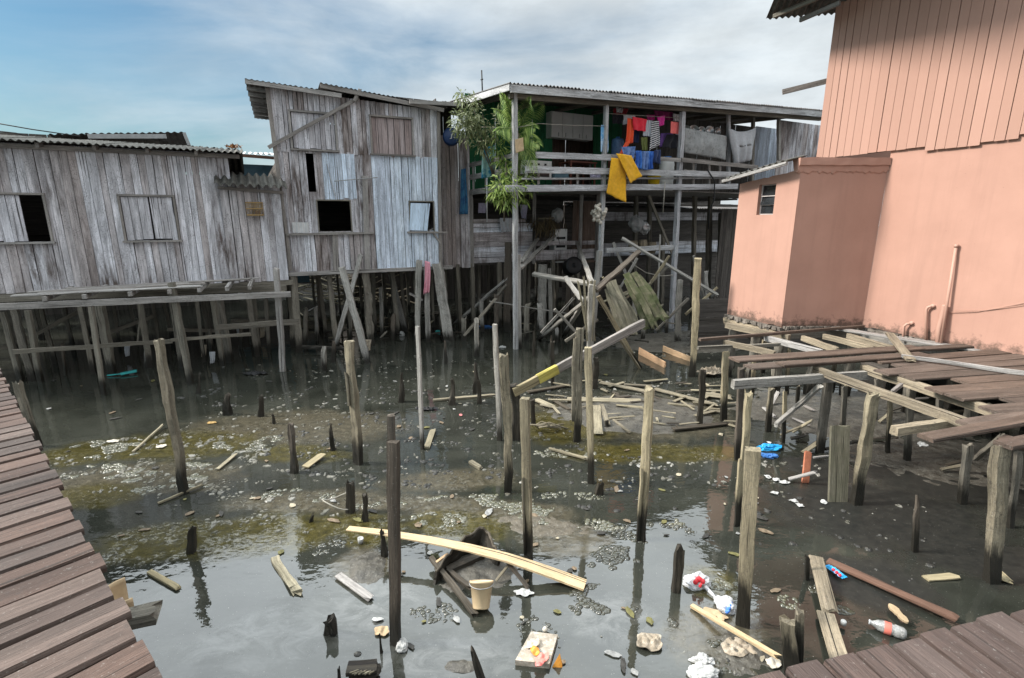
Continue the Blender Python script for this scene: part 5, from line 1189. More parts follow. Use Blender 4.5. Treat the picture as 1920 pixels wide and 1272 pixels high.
# sunlit stack of lumber glimpsed under the tall house
for k in range(120):
    x, y = R8.uniform(556, 745), R8.uniform(512, 566); Y = 20.4+(566-y)*.03+R8.uniform(-.2, .2); p = YP(x, y, Y); q = p+V((R8.uniform(-1, 1), R8.uniform(-.2, .2), R8.uniform(-.35, .35)))
    timber('lumber_scrap', 'pale lumber scrap in the heap behind the stilts of the tall house', 'lumber', p, q, .16, .03, 'debris', 'heap of lumber behind the tall house', seg=3)
timber('floating_stick', 'yellowish floating stick between the two pointed stumps', 'stick', W(812, 751, .02), W(926, 741, .02), .085, .04, 'debris', rag=.05, jit=.1)
timber('floating_stick', 'pale floating stick under the thin straight stake, tilting to the right', 'stick', W(800, 840, .02), W(812, 806, .03), .10, .025, 'debris')
timber('floating_stick', 'long thin stick lying at the foot of the big leaning post', 'stick', W(296, 944, .02), W(378, 910, .03), .03, .025, 'debris')
timber('floating_stick', 'dry stick propped on a small heap left of the big leaning post', 'stick', W(249, 848, .02), W(304, 798, .05), .03, .03, 'debris')
timber('floating_stick', 'pale stick lying right of the olive weed, near the big leaning post', 'stick', W(408, 880, .02), W(440, 853, .03), .06, .02, 'debris')
timber('floating_stick', 'short peeled stick end floating left of the curved post', 'stick', W(882, 866, .02), W(900, 877, .02), .07, .05, 'debris')
timber('floating_board', 'olive coloured board end poking out right of the thick crumbling stump', 'board', W(572, 876, .02), W(603, 853, .06), .13, .02, 'plainbeam')
timber('floating_board', 'pale splintered board half sunk in the bright water at lower left', 'board', W(515, 1046, .01), W(556, 1110, .03), .08, .04, 'debris', rag=.1, jit=.2)
timber('floating_board', 'small squared batten floating left of the boardwalk end', 'board', W(280, 1072, .02), W(332, 1102, .02), .055, .03, 'plainbeam')
timber('floating_board', 'flat grey board beside the mud patch left of the dark two piece post', 'board', W(634, 1078, .025), W(692, 1120, .025), .085, .02, 'trim')
timber('floating_board', 'greenish board floating in the dark water at far lower right', 'board', W(1735, 1085, .01), W(1790, 1080, .02), .09, .02, 'plainbeam')
timber('floating_board', 'short greenish board end right of the rotten platform post', 'board', W(1868, 1072, .01), W(1890, 1092, .03), .10, .03, 'plainbeam')
timber('floating_board', 'lower of two grey planks laid end to end at lower right', 'board', W(1548, 1150, .05), W(1582, 1262, .10), .15, .03, 'joist', jit=.02)
timber('floating_board', 'upper of two grey planks laid end to end at lower right', 'board', W(1530, 1045, .12), W(1556, 1146, .08), .14, .03, 'joist', jit=.02)
timber('floating_board', 'long red brown board slanting through the water at lower right', 'board', W(1552, 1052, .03), W(1788, 1157, .07), .10, .035, 'redboard', jit=.02)
timber('floating_stick', 'long pale straight stick slanting to the broken post by the lower right boardwalk', 'stick', W(1297, 1136, .02), W(1460, 1232, .16), .045, .03, 'fresh', jit=.03)
timber('leaning_strip', 'broad mouldy board standing in the mud under the platform', 'board', W(1570, 955, -.1), YP(1575, 800, W(1570, 955).y+.4), .26, .035, 'boatgrey', up=V((0, 1, 0)), jit=.03)
M['wallreflection'] = plain('orange_wall_reflection', (.38, .14, .08), .9, .25, 14)
timber('leaning_strip', 'narrow orange red strip painted as peach wall reflection under the platform corner', 'board', W(1509, 912, -.05), YP(1515, 850, W(1510, 912).y+.25), .10, .03, M['wallreflection'], up=V((0, 1, 0)), jit=.02)  # solid strip stands in for the peach wall mirrored in the water
# bent fresh plank
bp = [(652, 991), (720, 999), (800, 1012), (880, 1028), (950, 1046), (1010, 1066), (1060, 1084), (1097, 1098)]
pts = [W(x, y, .30-.0*(i)) for i, (x, y) in enumerate(bp)]
pts = [W(x, y, z) for (x, y), z in zip(bp, (.26, .27, .27, .25, .20, .13, .06, .03))]
m = MB(); m.sweep(pts, [(-.065, -.009), (.065, -.009), (.065, .009), (-.065, .009)], V((0, 0, 1)), .5, scale=lambda k: .62+.55*min(1, k*1.3)); tag(m.build('bent_plank', M['fresh']), 'long bent pale yellow plank lying over the wrecked boat in the foreground', 'plank')

# extra thin stakes and rails in the shade at the back of the pond
GX = 'thin stakes in the shade at the back of the pond'
for k, (x, y, dx, h) in enumerate(((655, 640, 3, 60), (716, 632, -2, 90), (735, 640, 4, 50), (868, 640, 2, 45), (905, 622, -3, 60), (930, 628, 1, 75), (985, 640, 5, 70), (1020, 632, -8, 60), (1060, 612, 6, 80), (1150, 618, -4, 60), (1188, 630, 3, 90), (1222, 610, 8, 100), (1250, 628, 2, 40), (1330, 618, -6, 110), (1345, 628, 4, 60), (570, 650, 3, 70), (595, 640, -3, 60), (450, 655, 2, 50), (395, 665, -2, 45), (270, 690, 4, 50), (120, 705, -3, 60), (1170, 645, 2, 40), (1205, 640, 3, 50))):
    p = W(x, y); q = YP(x+dx, y-h, p.y+.1); m = MB(); m.rough(p-up*.3, q, fitw(8+k % 4, p, (0, 1), .8), fitw(7, p, (0, 1), .8), V((0, 1, 0)), rag=.08, jit=.12)
    tag(m.build('thin_stake', M[['stilt', 'postgrey', 'postdark'][k % 3]]), 'thin stake among the dim stilts at the back of the pond', 'stake', GX)
GY = 'crossed poles in the clutter below the balcony house'
for k, (x0, y0, x1, y1, dY) in enumerate(((1015, 625, 1075, 560, 1.5), (1060, 640, 1120, 600, .5), (1130, 520, 1180, 600, 2.2), (1195, 485, 1150, 560, 2.6), (1230, 620, 1290, 560, 2.5), (1285, 590, 1345, 540, 3.0), (1040, 580, 1095, 640, .8), (870, 630, 930, 560, 2.0), (1255, 480, 1200, 560, 3.0), (1300, 480, 1330, 600, 3.2))):
    timber('crossed_pole', 'thin pole crossing others in the dim clutter below the balcony house', 'pole', YP(x0, y0, Yr_+dY), YP(x1, y1, Yr_+dY+.3), .07, .05, ['postgrey', 'stilt', 'postpale'][k % 3], GY, up=V((0, 1, 0)), rag=.04, jit=.1)

for k in range(26):
    x, y = R8.uniform(1420, 1860), R8.uniform(730, 900); an = R8.gauss(0, .7); L = R8.uniform(15, 60)
    p = W(x, y, .05); q = W(x+L*cos(an), y+L*.4*sin(an), .05); q.z += R8.uniform(-.03, .2)
    timber('waste_timber', 'piece of waste timber lying in the dark mud under the platform', 'timber', p, q, R8.uniform(.03, .09), .025, R8.choice(['debris', 'stilt', 'debrisdark', 'trim']), 'waste timber under the platform', rag=.05, jit=.08, seg=3)
for k, (x, y, ty, w_) in enumerate(((1475, 742, 655, 9), (1520, 735, 650, 9), (1562, 728, 648, 10), (1410, 745, 668, 9), (1640, 790, 712, 11), (1665, 850, 735, 12), (1468, 830, 735, 10))):
    pfpost(x, y, x+4, ty, w_, ['postpale', 'stilt', 'post'][k % 3], jit=.1)
# ------------------------------------------------------------------ things on the balcony
def cloth_mat(name, c, c2=None, stripe=None, rough=.9):
    t = NT(name); n = t.noise(t.pos(), 14, 4, .6)
    col = t.ramp(n, [(.3, tuple(k*.85 for k in c)), (.7, tuple(min(1, k*1.1) for k in c))])
    if stripe:
        g = t.N('ShaderNodeAttribute', attribute_name='gc').outputs['Vector']; sx = t.N('ShaderNodeSeparateXYZ'); t.L(g, sx.inputs[0])
        wv = t.math('SINE', t.math('MULTIPLY', t.math('ADD', sx.outputs[1 if stripe[1] else 0], t.math('MULTIPLY', t.noise(t.pos(), 4, 2), .06)), stripe[0])); col = t.mix(t.mr(wv, -.1, .1), col, c2)
    elif c2: col = t.mix(t.mr(t.noise(t.pos(), 5, 4, .6), .46, .56), col, c2)
    w_ = t.noise(t.pos(), 220, 2); t.bump(w_, .15, .002); t.b.inputs['Sheen Weight'].default_value = .15
    return t.out(col, rough, .2)
def hang(name, label, cat, fr, d, quad, mat, fold=.025, nf=3, grp=None, belly=0.0, root=None, thick=.006, wav=.0):
    P = [V((*fr.hit(x, y, d), 0)) for x, y in quad]           # tl, tr, br, bl in (s, z)
    R = random.Random(RND.random()); ph = R.random()*6; W_ = (P[1]-P[0]).length; H_ = (P[3]-P[0]).length
    def f(i, j):
        top = P[0].lerp(P[1], i); bot = P[3].lerp(P[2], i); q = top.lerp(bot, j)
        dd = fold*(.25+.9*j)*sin(nf*2*pi*i+ph+1.2*mnoise.noise(V((i*2, j*2, ph))))-belly*sin(pi*j)*sin(pi*i)
        return fr.p(q.x+.3*fold*sin(j*5+ph), d+dd+.01*mnoise.noise(V((i*5, j*5, ph))), q.y+wav*sin(pi*i)*(-1 if j < .5 else 0)+.012*mnoise.noise(V((i*6, ph, 2)))*(j > .9))
    m = MB(); m.grid(f, 20, 16, .5, True, lambda i, j: (i*W_, j*H_, 0)); 
    o = m.build(name, mat, root, solid=thick)
    return tag(o, label, cat, grp) if root is None else o
GL = 'washing hung along the balcony'
CL = {k: cloth_mat('cloth_'+k, *v) for k, v in dict(orange=((.75, .10, .035),), red=((.72, .035, .06),), white=((.68, .70, .74),), navy=((.03, .045, .11),), magenta=((.65, .04, .30),), salmon=((.80, .17, .16),), purple=((.16, .08, .30),), dark=((.025, .025, .032),), denim=((.07, .13, .30), (.13, .21, .42)), blue=((.03, .10, .38), (.05, .17, .5)), yellow=((.72, .38, .02),), teal=((.28, .48, .46), (.02, .17, .28)), skyblue=((.13, .38, .66), (.45, .58, .7)), grey=((.40, .41, .43),), stripe=((.62, .62, .64), (.02, .02, .025), (95, True)), green=((.12, .14, .04),), pink=((.62, .28, .34),), darkred=((.25, .02, .03),), plum=((.28, .03, .14),), tanbag=((.48, .36, .22),), lilac=((.45, .42, .55),), towelblue=((.03, .10, .22), (.05, .17, .30)), skirt=((.62, .64, .68), (.35, .37, .42), (160, False))).items()}
for row in (
    ('hanging_towel', 'light blue towel hung against the middle balcony post', 'towel', .0, ((1127, 235), (1141, 236), (1139, 286), (1125, 285)), 'skyblue', .03, 2),
    ('hanging_shirt', 'orange shirt with a long trailing sleeve, leftmost of the bright washing', 'shirt', .15, ((1177, 221), (1189, 224), (1185, 268), (1170, 278)), 'orange', .04, 2),
    ('hanging_sleeve', 'thin orange cloth strip trailing down from the orange shirt', 'cloth', .12, ((1172, 268), (1184, 262), (1166, 291), (1160, 290)), 'orange', .02, 1),
    ('hanging_shirt', 'red shirt pegged beside the orange one on the line', 'shirt', .10, ((1186, 219), (1213, 224), (1210, 247), (1188, 244)), 'red', .03, 2),
    ('hanging_skirt', 'white pleated cloth hung between the red shirt and the striped dress', 'skirt', .2, ((1208, 225), (1225, 227), (1223, 257), (1204, 255)), 'skirt', .03, 4),
    ('hanging_shirt', 'white vest behind the orange shirt, tucked under the eave', 'vest', .5, ((1169, 216), (1192, 217), (1182, 232), (1168, 234)), 'white', .03, 2),
    ('hanging_dress', 'black and white striped dress hanging in the middle of the washing', 'dress', .18, ((1222, 228), (1236, 227), (1236, 272), (1216, 283)), 'stripe', .03, 2),
    ('hanging_shirt', 'magenta cloth pegged right of the striped dress', 'cloth', .2, ((1232, 219), (1247, 217), (1246, 234), (1236, 237)), 'magenta', .02, 2),
    ('hanging_shirt', 'pink cloth hanging high behind the red shirt', 'cloth', .7, ((1212, 216), (1228, 216), (1226, 226), (1214, 226)), 'magenta', .02, 2),
    ('hanging_shorts', 'salmon pink shorts hung nearest the right balcony post', 'shorts', .1, ((1258, 228), (1276, 230), (1273, 252), (1256, 250)), 'salmon', .02, 2),
    ('hanging_cloth', 'purple cloth hung below the magenta one', 'cloth', .4, ((1239, 250), (1262, 250), (1258, 277), (1237, 276)), 'purple', .03, 2),
    ('hanging_cloth', 'dark cloth bundle hung below the salmon shorts', 'cloth', .3, ((1250, 252), (1276, 254), (1272, 280), (1243, 277)), 'dark', .05, 2),
    ('hanging_shirt', 'navy shirt hung under the red shirt', 'shirt', .4, ((1186, 243), (1200, 244), (1198, 268), (1186, 268)), 'navy', .03, 2),
    ('hanging_cloth', 'black shirt in the shade left of the white vest', 'shirt', .6, ((1148, 215), (1170, 216), (1168, 232), (1150, 232)), 'dark', .03, 2),
    ('hanging_strap', 'two olive straps hanging below the white pleated cloth', 'strap', .2, ((1202, 258), (1214, 258), (1213, 284), (1203, 282)), 'green', .02, 2),
    ('hanging_jeans', 'faded denim cloth bunched on the top rail left of the blue garments', 'jeans', -.22, ((1165, 276), (1192, 275), (1186, 298), (1166, 292)), 'denim', .05, 2),
    ('hanging_jeans', 'blue garment with folds, first of the three hung over the top rail', 'jeans', -.24, ((1192, 283), (1203, 283), (1201, 317), (1188, 315)), 'blue', .05, 2),
    ('hanging_jeans', 'blue garment with a pale sheen, middle of the three hung over the top rail', 'jeans', -.25, ((1203, 284), (1216, 284), (1214, 320), (1201, 318)), 'denim', .06, 2),
    ('hanging_jeans', 'blue garment nearest the yellow bucket, last of the three on the top rail', 'jeans', -.24, ((1215, 284), (1226, 284), (1225, 317), (1213, 319)), 'blue', .05, 2),
    ('hanging_jeans', 'short dark blue garment hung above the yellow bucket', 'jeans', -.2, ((1227, 282), (1239, 281), (1239, 309), (1225, 305)), 'navy', .05, 2),
    ('hanging_tarp', 'stained grey tarpaulin sagging between two posts at the right of the balcony', 'tarp', .15, ((1281, 239), (1364, 256), (1362, 300), (1284, 287)), 'tarp', .03, 2),
    ('hanging_sheet', 'white sheet slung by its corners right of the grey tarpaulin', 'sheet', .05, ((1366, 241), (1418, 239), (1410, 300), (1378, 309)), 'grey', .05, 3),
    ('hanging_towel', 'teal and blue patterned towel hung over the left end rail of the balcony', 'towel', 1.3, ((905, 277), (929, 273), (928, 331), (902, 335)), 'teal', .02, 2),
    ('hanging_cloth', 'long dark blue cloth hanging down the end wall left of the green boards', 'cloth', 2.85, ((865, 318), (874, 316), (876, 402), (860, 402)), 'towelblue', .05, 2),
    ('hanging_cloth', 'lilac cloth hung in the dark room on the lower floor', 'cloth', 3.4, ((897, 381), (912, 381), (911, 400), (897, 400)), 'lilac', .02, 2),
    ('hanging_cloth', 'white cloth hung on the edge of the lower wall, left of the potted tree', 'cloth', 2.85, ((937, 409), (960, 409), (959, 434), (939, 436)), 'grey', .03, 3),
    ('hanging_cloth', 'pale cloth hung in the dark room right of the left corner post', 'cloth', 3.4, ((975, 384), (989, 384), (988, 412), (979, 409)), 'lilac', .03, 2),
    ('hanging_cloth', 'dark red cloth bunched under the eave behind the bright washing', 'cloth', .9, ((1150, 203), (1178, 204), (1176, 216), (1152, 216)), 'darkred', .04, 3),
    ('hanging_cloth', 'plum coloured cloth hung high behind the magenta one', 'cloth', .9, ((1226, 207), (1262, 211), (1260, 226), (1230, 224)), 'plum', .04, 3),
    ('hanging_shirt', 'small white shirt pegged beside the plum coloured cloth', 'shirt', .8, ((1262, 213), (1274, 215), (1273, 228), (1263, 227)), 'white', .02, 2),
    ('hanging_cloth', 'striped grey cloth hanging in the shade right of the purple one', 'cloth', .7, ((1266, 232), (1276, 233), (1275, 262), (1268, 260)), 'skirt', .02, 2),
    ('hanging_sack', 'pale sack slung under the eave left of the white vest', 'sack', .4, ((1156, 196), (1168, 197), (1167, 212), (1157, 211)), 'grey', .03, 2),
    ('hanging_card', 'tan paper bag tied to the left corner post among the palm leaves', 'bag', -.12, ((966, 262), (981, 258), (982, 283), (967, 287)), 'tanbag', .01, 1),
    ('hanging_rag', 'pink rag hung on the thin grey post under the tall house', 'rag', None, None, 'pink', 0, 0),
    ('hanging_cloth', 'lilac cushion like cloth lying on the balcony floor left of the middle post', 'cloth', .2, ((1105, 325), (1129, 322), (1126, 334), (1108, 334)), 'lilac', .03, 2)):
    nm, lab, cat, d, quad, cl, fo, nf = row
    if cl == 'tarp': mt_ = plain('stained_tarp', (.30, .31, .31), .8, .25, 5, c2=(.10, .095, .085), c2amt=.56)
    else: mt_ = CL[cl]
    if quad is None:
        p = W(803, 642); fz = Fr((p.x, p.y-.12), 90); hang(nm, lab, cat, fz, 0, ((797, 489), (807, 492), (806, 548), (795, 552)), mt_, .03, 2, None)
    else: hang(nm, lab, cat, C, d, quad, mt_, fo, nf, GL if d < 1 else None, belly=.10 if cl in ('grey', 'tarp') and d < 1 else 0, wav=.12 if 'slung' in lab else 0)
# yellow cloth over the rails: two falls
m = MB()
def yfall(q, d0):
    P = [V((*C.hit(x, y, d0), 0)) for x, y in q]; Wd = (P[1]-P[0]).length
    def f(i, j):
        a = P[0].lerp(P[1], i).lerp(P[3].lerp(P[2], i), j); return C.p(a.x, d0-.03*sin(4*i+3*j)-.05*j+.02*mnoise.noise(V((i*4, j*4, d0))), a.y+.03*mnoise.noise(V((i*5, j*2, 4)))*(j > .8))
    m.grid(f, 14, 18, .5, True, lambda i, j: (i, j, 0))
yfall(((1146, 296), (1176, 300), (1171, 380), (1135, 362)), -.27); yfall(((1155, 288), (1185, 292), (1201, 331), (1180, 344)), -.33)
tag(m.build('yellow_cloth', CL['yellow'], solid=.012), 'big mustard yellow cloth thrown over the balcony rails and hanging down', 'cloth')
# clothes line and ropes
def line(name, label, pts, r=.008, mat='rope', cat='rope'):
    m = MB(); m.tube(pts, r, 5); return tag(m.build(name, M[mat]), label, cat)
line('clothes_line', 'clothes line strung along the front of the balcony under the eave', [C.w(1138, 213, .2), C.w(1200, 217, .2), C.w(1279, 222, .2)])
line('clothes_line', 'pale cord strung from the left corner post to the middle post', [C.w(878, 238, 1.5), C.w(966, 240, -.05), C.w(1010, 232, -.02), C.w(1060, 235, -.02), C.w(1137, 237, -.02)], .007)
line('hanging_rope', 'slack rope looped from the right balcony post to the dark log', [C.w(1262, 516, -.15), C.w(1240, 518, -.2), C.w(1212, 512, -.2), C.w(1190, 498, -.2), C.w(1180, 484, -.2)], .014)
line('hanging_hose', 'black hose curving down from the balcony floor left of the peach annex', [C.w(1326, 318, -.15), C.w(1340, 340, -.2), C.w(1339, 375, -.2), C.w(1330, 395, -.1), C.w(1328, 430, 0)], .022, 'wire', 'hose')
line('white_pole', 'thin white pole standing at the left end of the balcony, below the patterned towel', [C.w(913, 334, 1.25), C.w(913, 416, 1.6)], .02, 'tinpale', 'pole')
line('thin_pole', 'thin grey stick hanging from the balcony floor right of the yellow cloth', [C.w(1247, 340, -.2), C.w(1243, 400, -.2)], .016, 'rope', 'stick')
# wall cabinet
M['enamel'] = plain('white_enamel', (.62, .62, .60), .4, .06, 3, .4, .03)
cb = thing('wall_cabinet', 'white kitchen wall cabinet with four doors on the dark green wall', 'cabinet', C.w(1073, 258, 2.7))
ca, cz0 = C.hit(1034, 257, 2.65); cb1, cz1 = C.hit(1113, 217, 2.65)
m = MB(); m.box(C.p((ca+cb1)/2, 2.84, (cz0+cz1)/2), C.u*(cb1-ca)/2, C.n*.16, V((0, 0, (cz1-cz0)/2))); m.build('body', M['enamel'], cb)
for i in range(4):
    wd = (cb1-ca)/4; m = MB(); m.box(C.p(ca+wd*(i+.5), 2.665, (cz0+cz1)/2), C.u*(wd/2-.012), C.n*.010, V((0, 0, (cz1-cz0)/2-.02))); dr_ = m.build('door', M['enamel'], cb)
    m = MB(); m.box(C.p(ca+wd*(i+.5)+(.16*wd if i % 2 == 0 else -.16*wd), 2.648, cz0+.1), C.u*.008, C.n*.008, V((0, 0, .06))); m.build('handle', M['grey'], dr_)
# stove, table, box
M['tablewood'] = plain('red_brown_table', (.16, .06, .04), .5, .3)
def boxthing(name, label, cat, x0, y0, x1, y1, d, dep, mat, parts=()):
    s0, z1 = C.hit(x0, y0, d); s1, z0 = C.hit(x1, y1, d); z0 = max(z0, zDk+.035) if z0 > 3.9 else z0
    r = thing(name, label, cat, C.p((s0+s1)/2, d+dep/2, z0))
    m = MB(); m.box(C.p((s0+s1)/2, d+dep/2, (z0+z1)/2), C.u*(s1-s0)/2, C.n*dep/2, V((0, 0, (z1-z0)/2))); m.build('body', M[mat], r)
    for (nm, a, b, c, e, mt) in parts:
        m = MB(); m.box(C.p(s0+(s1-s0)*(a+b)/2, d-.008, z0+(z1-z0)*(c+e)/2), C.u*(s1-s0)*(b-a)/2, C.n*.012, V((0, 0, (z1-z0)*(e-c)/2))); m.build(nm, M[mt], r)
    return r
boxthing('gas_stove', 'pale cooking stove standing behind the balcony rail right of the palm', 'stove', 985, 300, 1034, 335, 1.3, .55, 'enamel', (('oven_door', .1, .9, .08, .62, 'glass'), ('knob', .2, .27, .74, .84, 'wire'), ('knob', .46, .53, .74, .84, 'wire'), ('knob', .72, .79, .74, .84, 'wire')))
boxthing('storage_box', 'pale blue plastic box beside the cooking stove', 'box', 1040, 322, 1066, 336, 1.2, .4, 'bluebox' if 'bluebox' in M else 'bluewall', (('lid', -.03, 1.03, .85, 1.05, 'tinpale'),))
tb = thing('wooden_table', 'low red brown table behind the balcony rail, right of the stove', 'table', C.w(1095, 335, 1.4))
s0, z1 = C.hit(1068, 303, 1.3); s1, _ = C.hit(1118, 303, 1.3)
m = MB(); m.box(C.p((s0+s1)/2, 1.6, z1), C.u*(s1-s0)/2, C.n*.35, V((0, 0, .02))); m.build('table_top', M['tablewood'], tb)
for a in (s0+.05, s1-.05):
    for b in (1.3, 1.9): m = MB(); m.beam(C.p(a, b, zDk+.03), C.p(a, b, z1-.02), .05, .05, C.n); m.build('leg', M['tablewood'], tb)
# buckets, jugs, pots
def bucket(name, label, cat, base, r0, r1, h, mat, axis=V((0, 0, 1)), handle=True, grp=None, lid=None):
    rt = thing(name, label, cat, base, grp); axis = V(axis).normalized()
    m = MB(); m.lathe(base, axis, [(0, .004), (r0*.9, .0), (r0, .01), (r1, h-.02), (r1*1.05, h-.02), (r1*1.07, h), (r1*.97, h), (r0*.95, .02), (0, .018)], 22); m.build('body', mat, rt)
    if handle:
        a, b = ortho(axis, V((0, 1, .1))); m = MB(); m.tube([V(base)+axis*(h-.02+(.0-r1*.75*sin(t*pi)) * .55)+a*(r1*1.06*cos(t*pi))+b*(-r1*1.06*sin(t*pi)) for t in [i/10 for i in range(11)]], .004, 5); m.build('handle', M['grey'], rt)
    return rt
M['pyellow'] = plain('yellow_plastic', (.70, .48, .02), .4, .08); M['pblue'] = plain('blue_plastic', (.05, .16, .42), .35, .15); M['pclear'] = plain('cloudy_blue_plastic', (.09, .17, .32), .25, .3, 9)
q = C.w(1226, 340, .25); bucket('yellow_bucket', 'yellow plastic bucket on the balcony floor under the blue garments', 'bucket', V((q.x, q.y, zDk+.035)), .15, .19, .42, M['pyellow'])
def barrel(name, label, cat, base, r, h, mat, neck=.4):
    rt = thing(name, label, cat, base); m = MB(); m.lathe(base, up, [(0, 0), (r*.95, 0), (r, .03), (r*.97, h*.3), (r, h*.34), (r*.97, h*.38), (r, h*.66), (r*.97, h*.7), (r, h*.76), (r*.9, h*.9), (r*neck, h*.94)], 20); m.build('body', mat, rt)
    m = MB(); m.lathe(V(base)+up*h*.94, up, [(r*neck, 0), (r*neck*1.08, 0), (r*neck*1.08, h*.07), (0, h*.07)], 16); m.build('cap', M['pblue'], rt)
q = C.w(1248, 340, .5); barrel('water_barrel', 'tall pale blue water barrel beside the yellow bucket', 'barrel', V((q.x, q.y, zDk+.035)), .24, 1.05, M['enamel'], .5)
q = C.w(1157, 292, .9); barrel('water_jug', 'blue water jug left of the orange shirt', 'jug', V((q.x, q.y, C.hit(1157, 293, .9)[1])), .19, .55, M['pclear'], .3)
st = thing('jug_stand', 'small wooden stand under the blue water jug behind the rail', 'stand', V((q.x, q.y, zDk+.04))); zt_ = C.hit(1157, 293, .9)[1]
m = MB(); m.box(V((q.x, q.y, zt_-.025)), C.u*.25, C.n*.22, V((0, 0, .02))); m.build('top', M['tablewood'], st)
for a in (-.2, .2): m = MB(); m.beam(V((q.x, q.y, zDk+.035))+C.u*a, V((q.x, q.y, zt_-.045))+C.u*a, .05, .3, C.n); m.build('leg', M['tablewood'], st)
for i, x in enumerate((1287, 1301, 1316, 1331, 1346)):
    q = C.w(x, 243+i*.8, .55); rt = thing('cooking_pan', ['shiny pan hung first from the left above the tarpaulin', 'wide shiny pan second in the row above the tarpaulin', 'shiny pan in the middle of the row above the tarpaulin', 'dented pan fourth in the row above the tarpaulin', 'small pan at the right end of the row above the tarpaulin'][i], 'pan', q, 'pans in a row above the tarpaulin')
    r = .13+.03*(i % 2); m = MB(); m.lathe(q, V((-.2+.15*i, -1, .25)), [(0, -.10), (r*.8, -.10), (r, -.04), (r*1.03, 0), (r*.97, 0), (r*.75, -.08), (0, -.085)], 18); m.build('bowl', M['steel'], rt)
    m = MB(); m.tube([q+C.u*r*.9, q+C.u*(r+.06)+up*.02, q+C.u*(r+.14)+up*.05], .012, 6); m.build('handle', M['wire'], rt)
cbar('pan_shelf', 1282, 252, 1362, 256, .3, .03, 'trim', .55)
# lower floor: bag of bulbs, drum, kegs, box, dry bundle
M['bulb'] = plain('pale_garlic_skin', (.50, .46, .39), .7, .25, 12)
bgm = MB(); R9 = random.Random(8)
q = C.w(1118, 402, .12)
for k in range(44):
    a = R9.random()*6.28; b = R9.uniform(-1, 1); r = .27*R9.random()**.4; p_ = q+C.u*(r*cos(a)*sqrt(1-b*b))+C.n*(r*.8*sin(a)*sqrt(1-b*b)-.1)+up*(r*b*1.05)
    bgm.lathe(p_, V((R9.uniform(-1, 1), R9.uniform(-1, 1), R9.uniform(-1, 1))), [(0, -.05), (.045, -.03), (.058, .005), (.04, .04), (.0, .06)], 8, R9.random())
tag(bgm.build('bulb_bundle', M['bulb']), 'round bundle of whitish bulbs hung at the middle post below the balcony', 'bundle')
dr2 = thing('metal_drum', 'black drum with a knobbed lid lying below the lower rail', 'drum', C.w(1075, 500, 2.0)); q = C.w(1076, 498, 2.0); axd = V((.25, -1, .28)).normalized()
m = MB(); m.lathe(q-axd*.4, axd, [(0, 0), (.28, 0), (.29, .02), (.28, .2), (.29, .21), (.28, .38), (.30, .40), (.30, .42)], 24); m.build('body', M['black'], dr2)
m = MB(); m.lathe(q, axd, [(.29, 0), (.27, .02), (.14, .035), (.10, .02), (.055, .03), (.05, .07), (0, .075)], 24); m.build('lid', M['black'], dr2)
M['keg'] = plain('rusty_keg', (.16, .12, .09), .6, .4, 6)
for i, (x, y, lab) in enumerate(((1187, 460, 'wooden tub under the balcony, left of three on the dark shelf'), (1205, 458, 'wooden tub in the middle of three on the dark shelf'), (1222, 462, 'wooden tub at the right of three on the dark shelf'))):
    q = C.w(x, y, 1.4); m = MB(); m.lathe(q-up*.25, up, [(0, 0), (.13, 0), (.16, .12), (.16, .28), (.14, .40), (.11, .38), (0, .37)], 14); tag(m.build('wooden_tub', M['joist']), lab, 'tub', 'tubs on the dark shelf')
cbar('tub_shelf', 1170, 470, 1255, 468, .5, .05, 'stilt', 1.4)
for i, (x, y, s_, lab) in enumerate(((1193, 420, .24, 'crumpled silvery sack hung in the dark under the balcony'), (1209, 428, .18, 'small silvery can cluster right of the crumpled sack'), (1045, 404, .2, 'grey bag perched on the lower rail by the dry palm bundle'))):
    q = C.w(x, y, 1.5 if i < 2 else 2.7); m = MB(); sd = i*9
    m.grid(lambda a, b: q+V((cos(a*2*pi)*sin(b*pi), sin(a*2*pi)*sin(b*pi)*.7, cos(b*pi)*1.1))*s_*(1+.35*mnoise.noise(V((cos(a*6.28)*1.8, sin(a*6.28)*1.8, b*5+sd)))), 22, 16, .5, False); tag(m.build('crumpled_sack', M['grey' if i != 1 else 'steel']), lab, 'sack')
boxthing('plastic_crate', 'white plastic crate standing behind the lower rail', 'crate', 1040, 430, 1062, 492, 3.2, .35, 'enamel', (('slot', .15, .85, .2, .27, 'wire'), ('slot', .15, .85, .45, .52, 'wire'), ('slot', .15, .85, .7, .77, 'wire')))
# ------------------------------------------------------------------ plants
def leaf_mat(name, a, b, c):
    t = NT(name); r = t.N('ShaderNodeAttribute', attribute_name='rnd').outputs['Fac']; col = t.ramp(r, [(0, a), (.55, b), (1, c)])
    t.b.inputs['Transmission Weight'].default_value = 0; t.b.inputs['Subsurface Weight'].default_value = .0
    tr = t.N('ShaderNodeBsdfTranslucent'); t.L(col, tr.inputs[0]); ms = t.N('ShaderNodeMixShader'); ms.inputs[0].default_value = .3
    o = t.n['Material Output']; t.out(col, .5, .35); t.L(t.b.outputs[0], ms.inputs[1]); t.L(tr.outputs[0], ms.inputs[2]); t.L(ms.outputs[0], o.inputs[0]); return t.m
M['leafolive'] = leaf_mat('olive_leaf', (.06, .08, .03), (.16, .19, .08), (.32, .35, .20)); M['leafpalm'] = leaf_mat('palm_leaf', (.06, .12, .02), (.17, .27, .05), (.36, .46, .14)); M['leafbush'] = leaf_mat('bush_leaf', (.06, .11, .02), (.18, .27, .05), (.38, .46, .15))
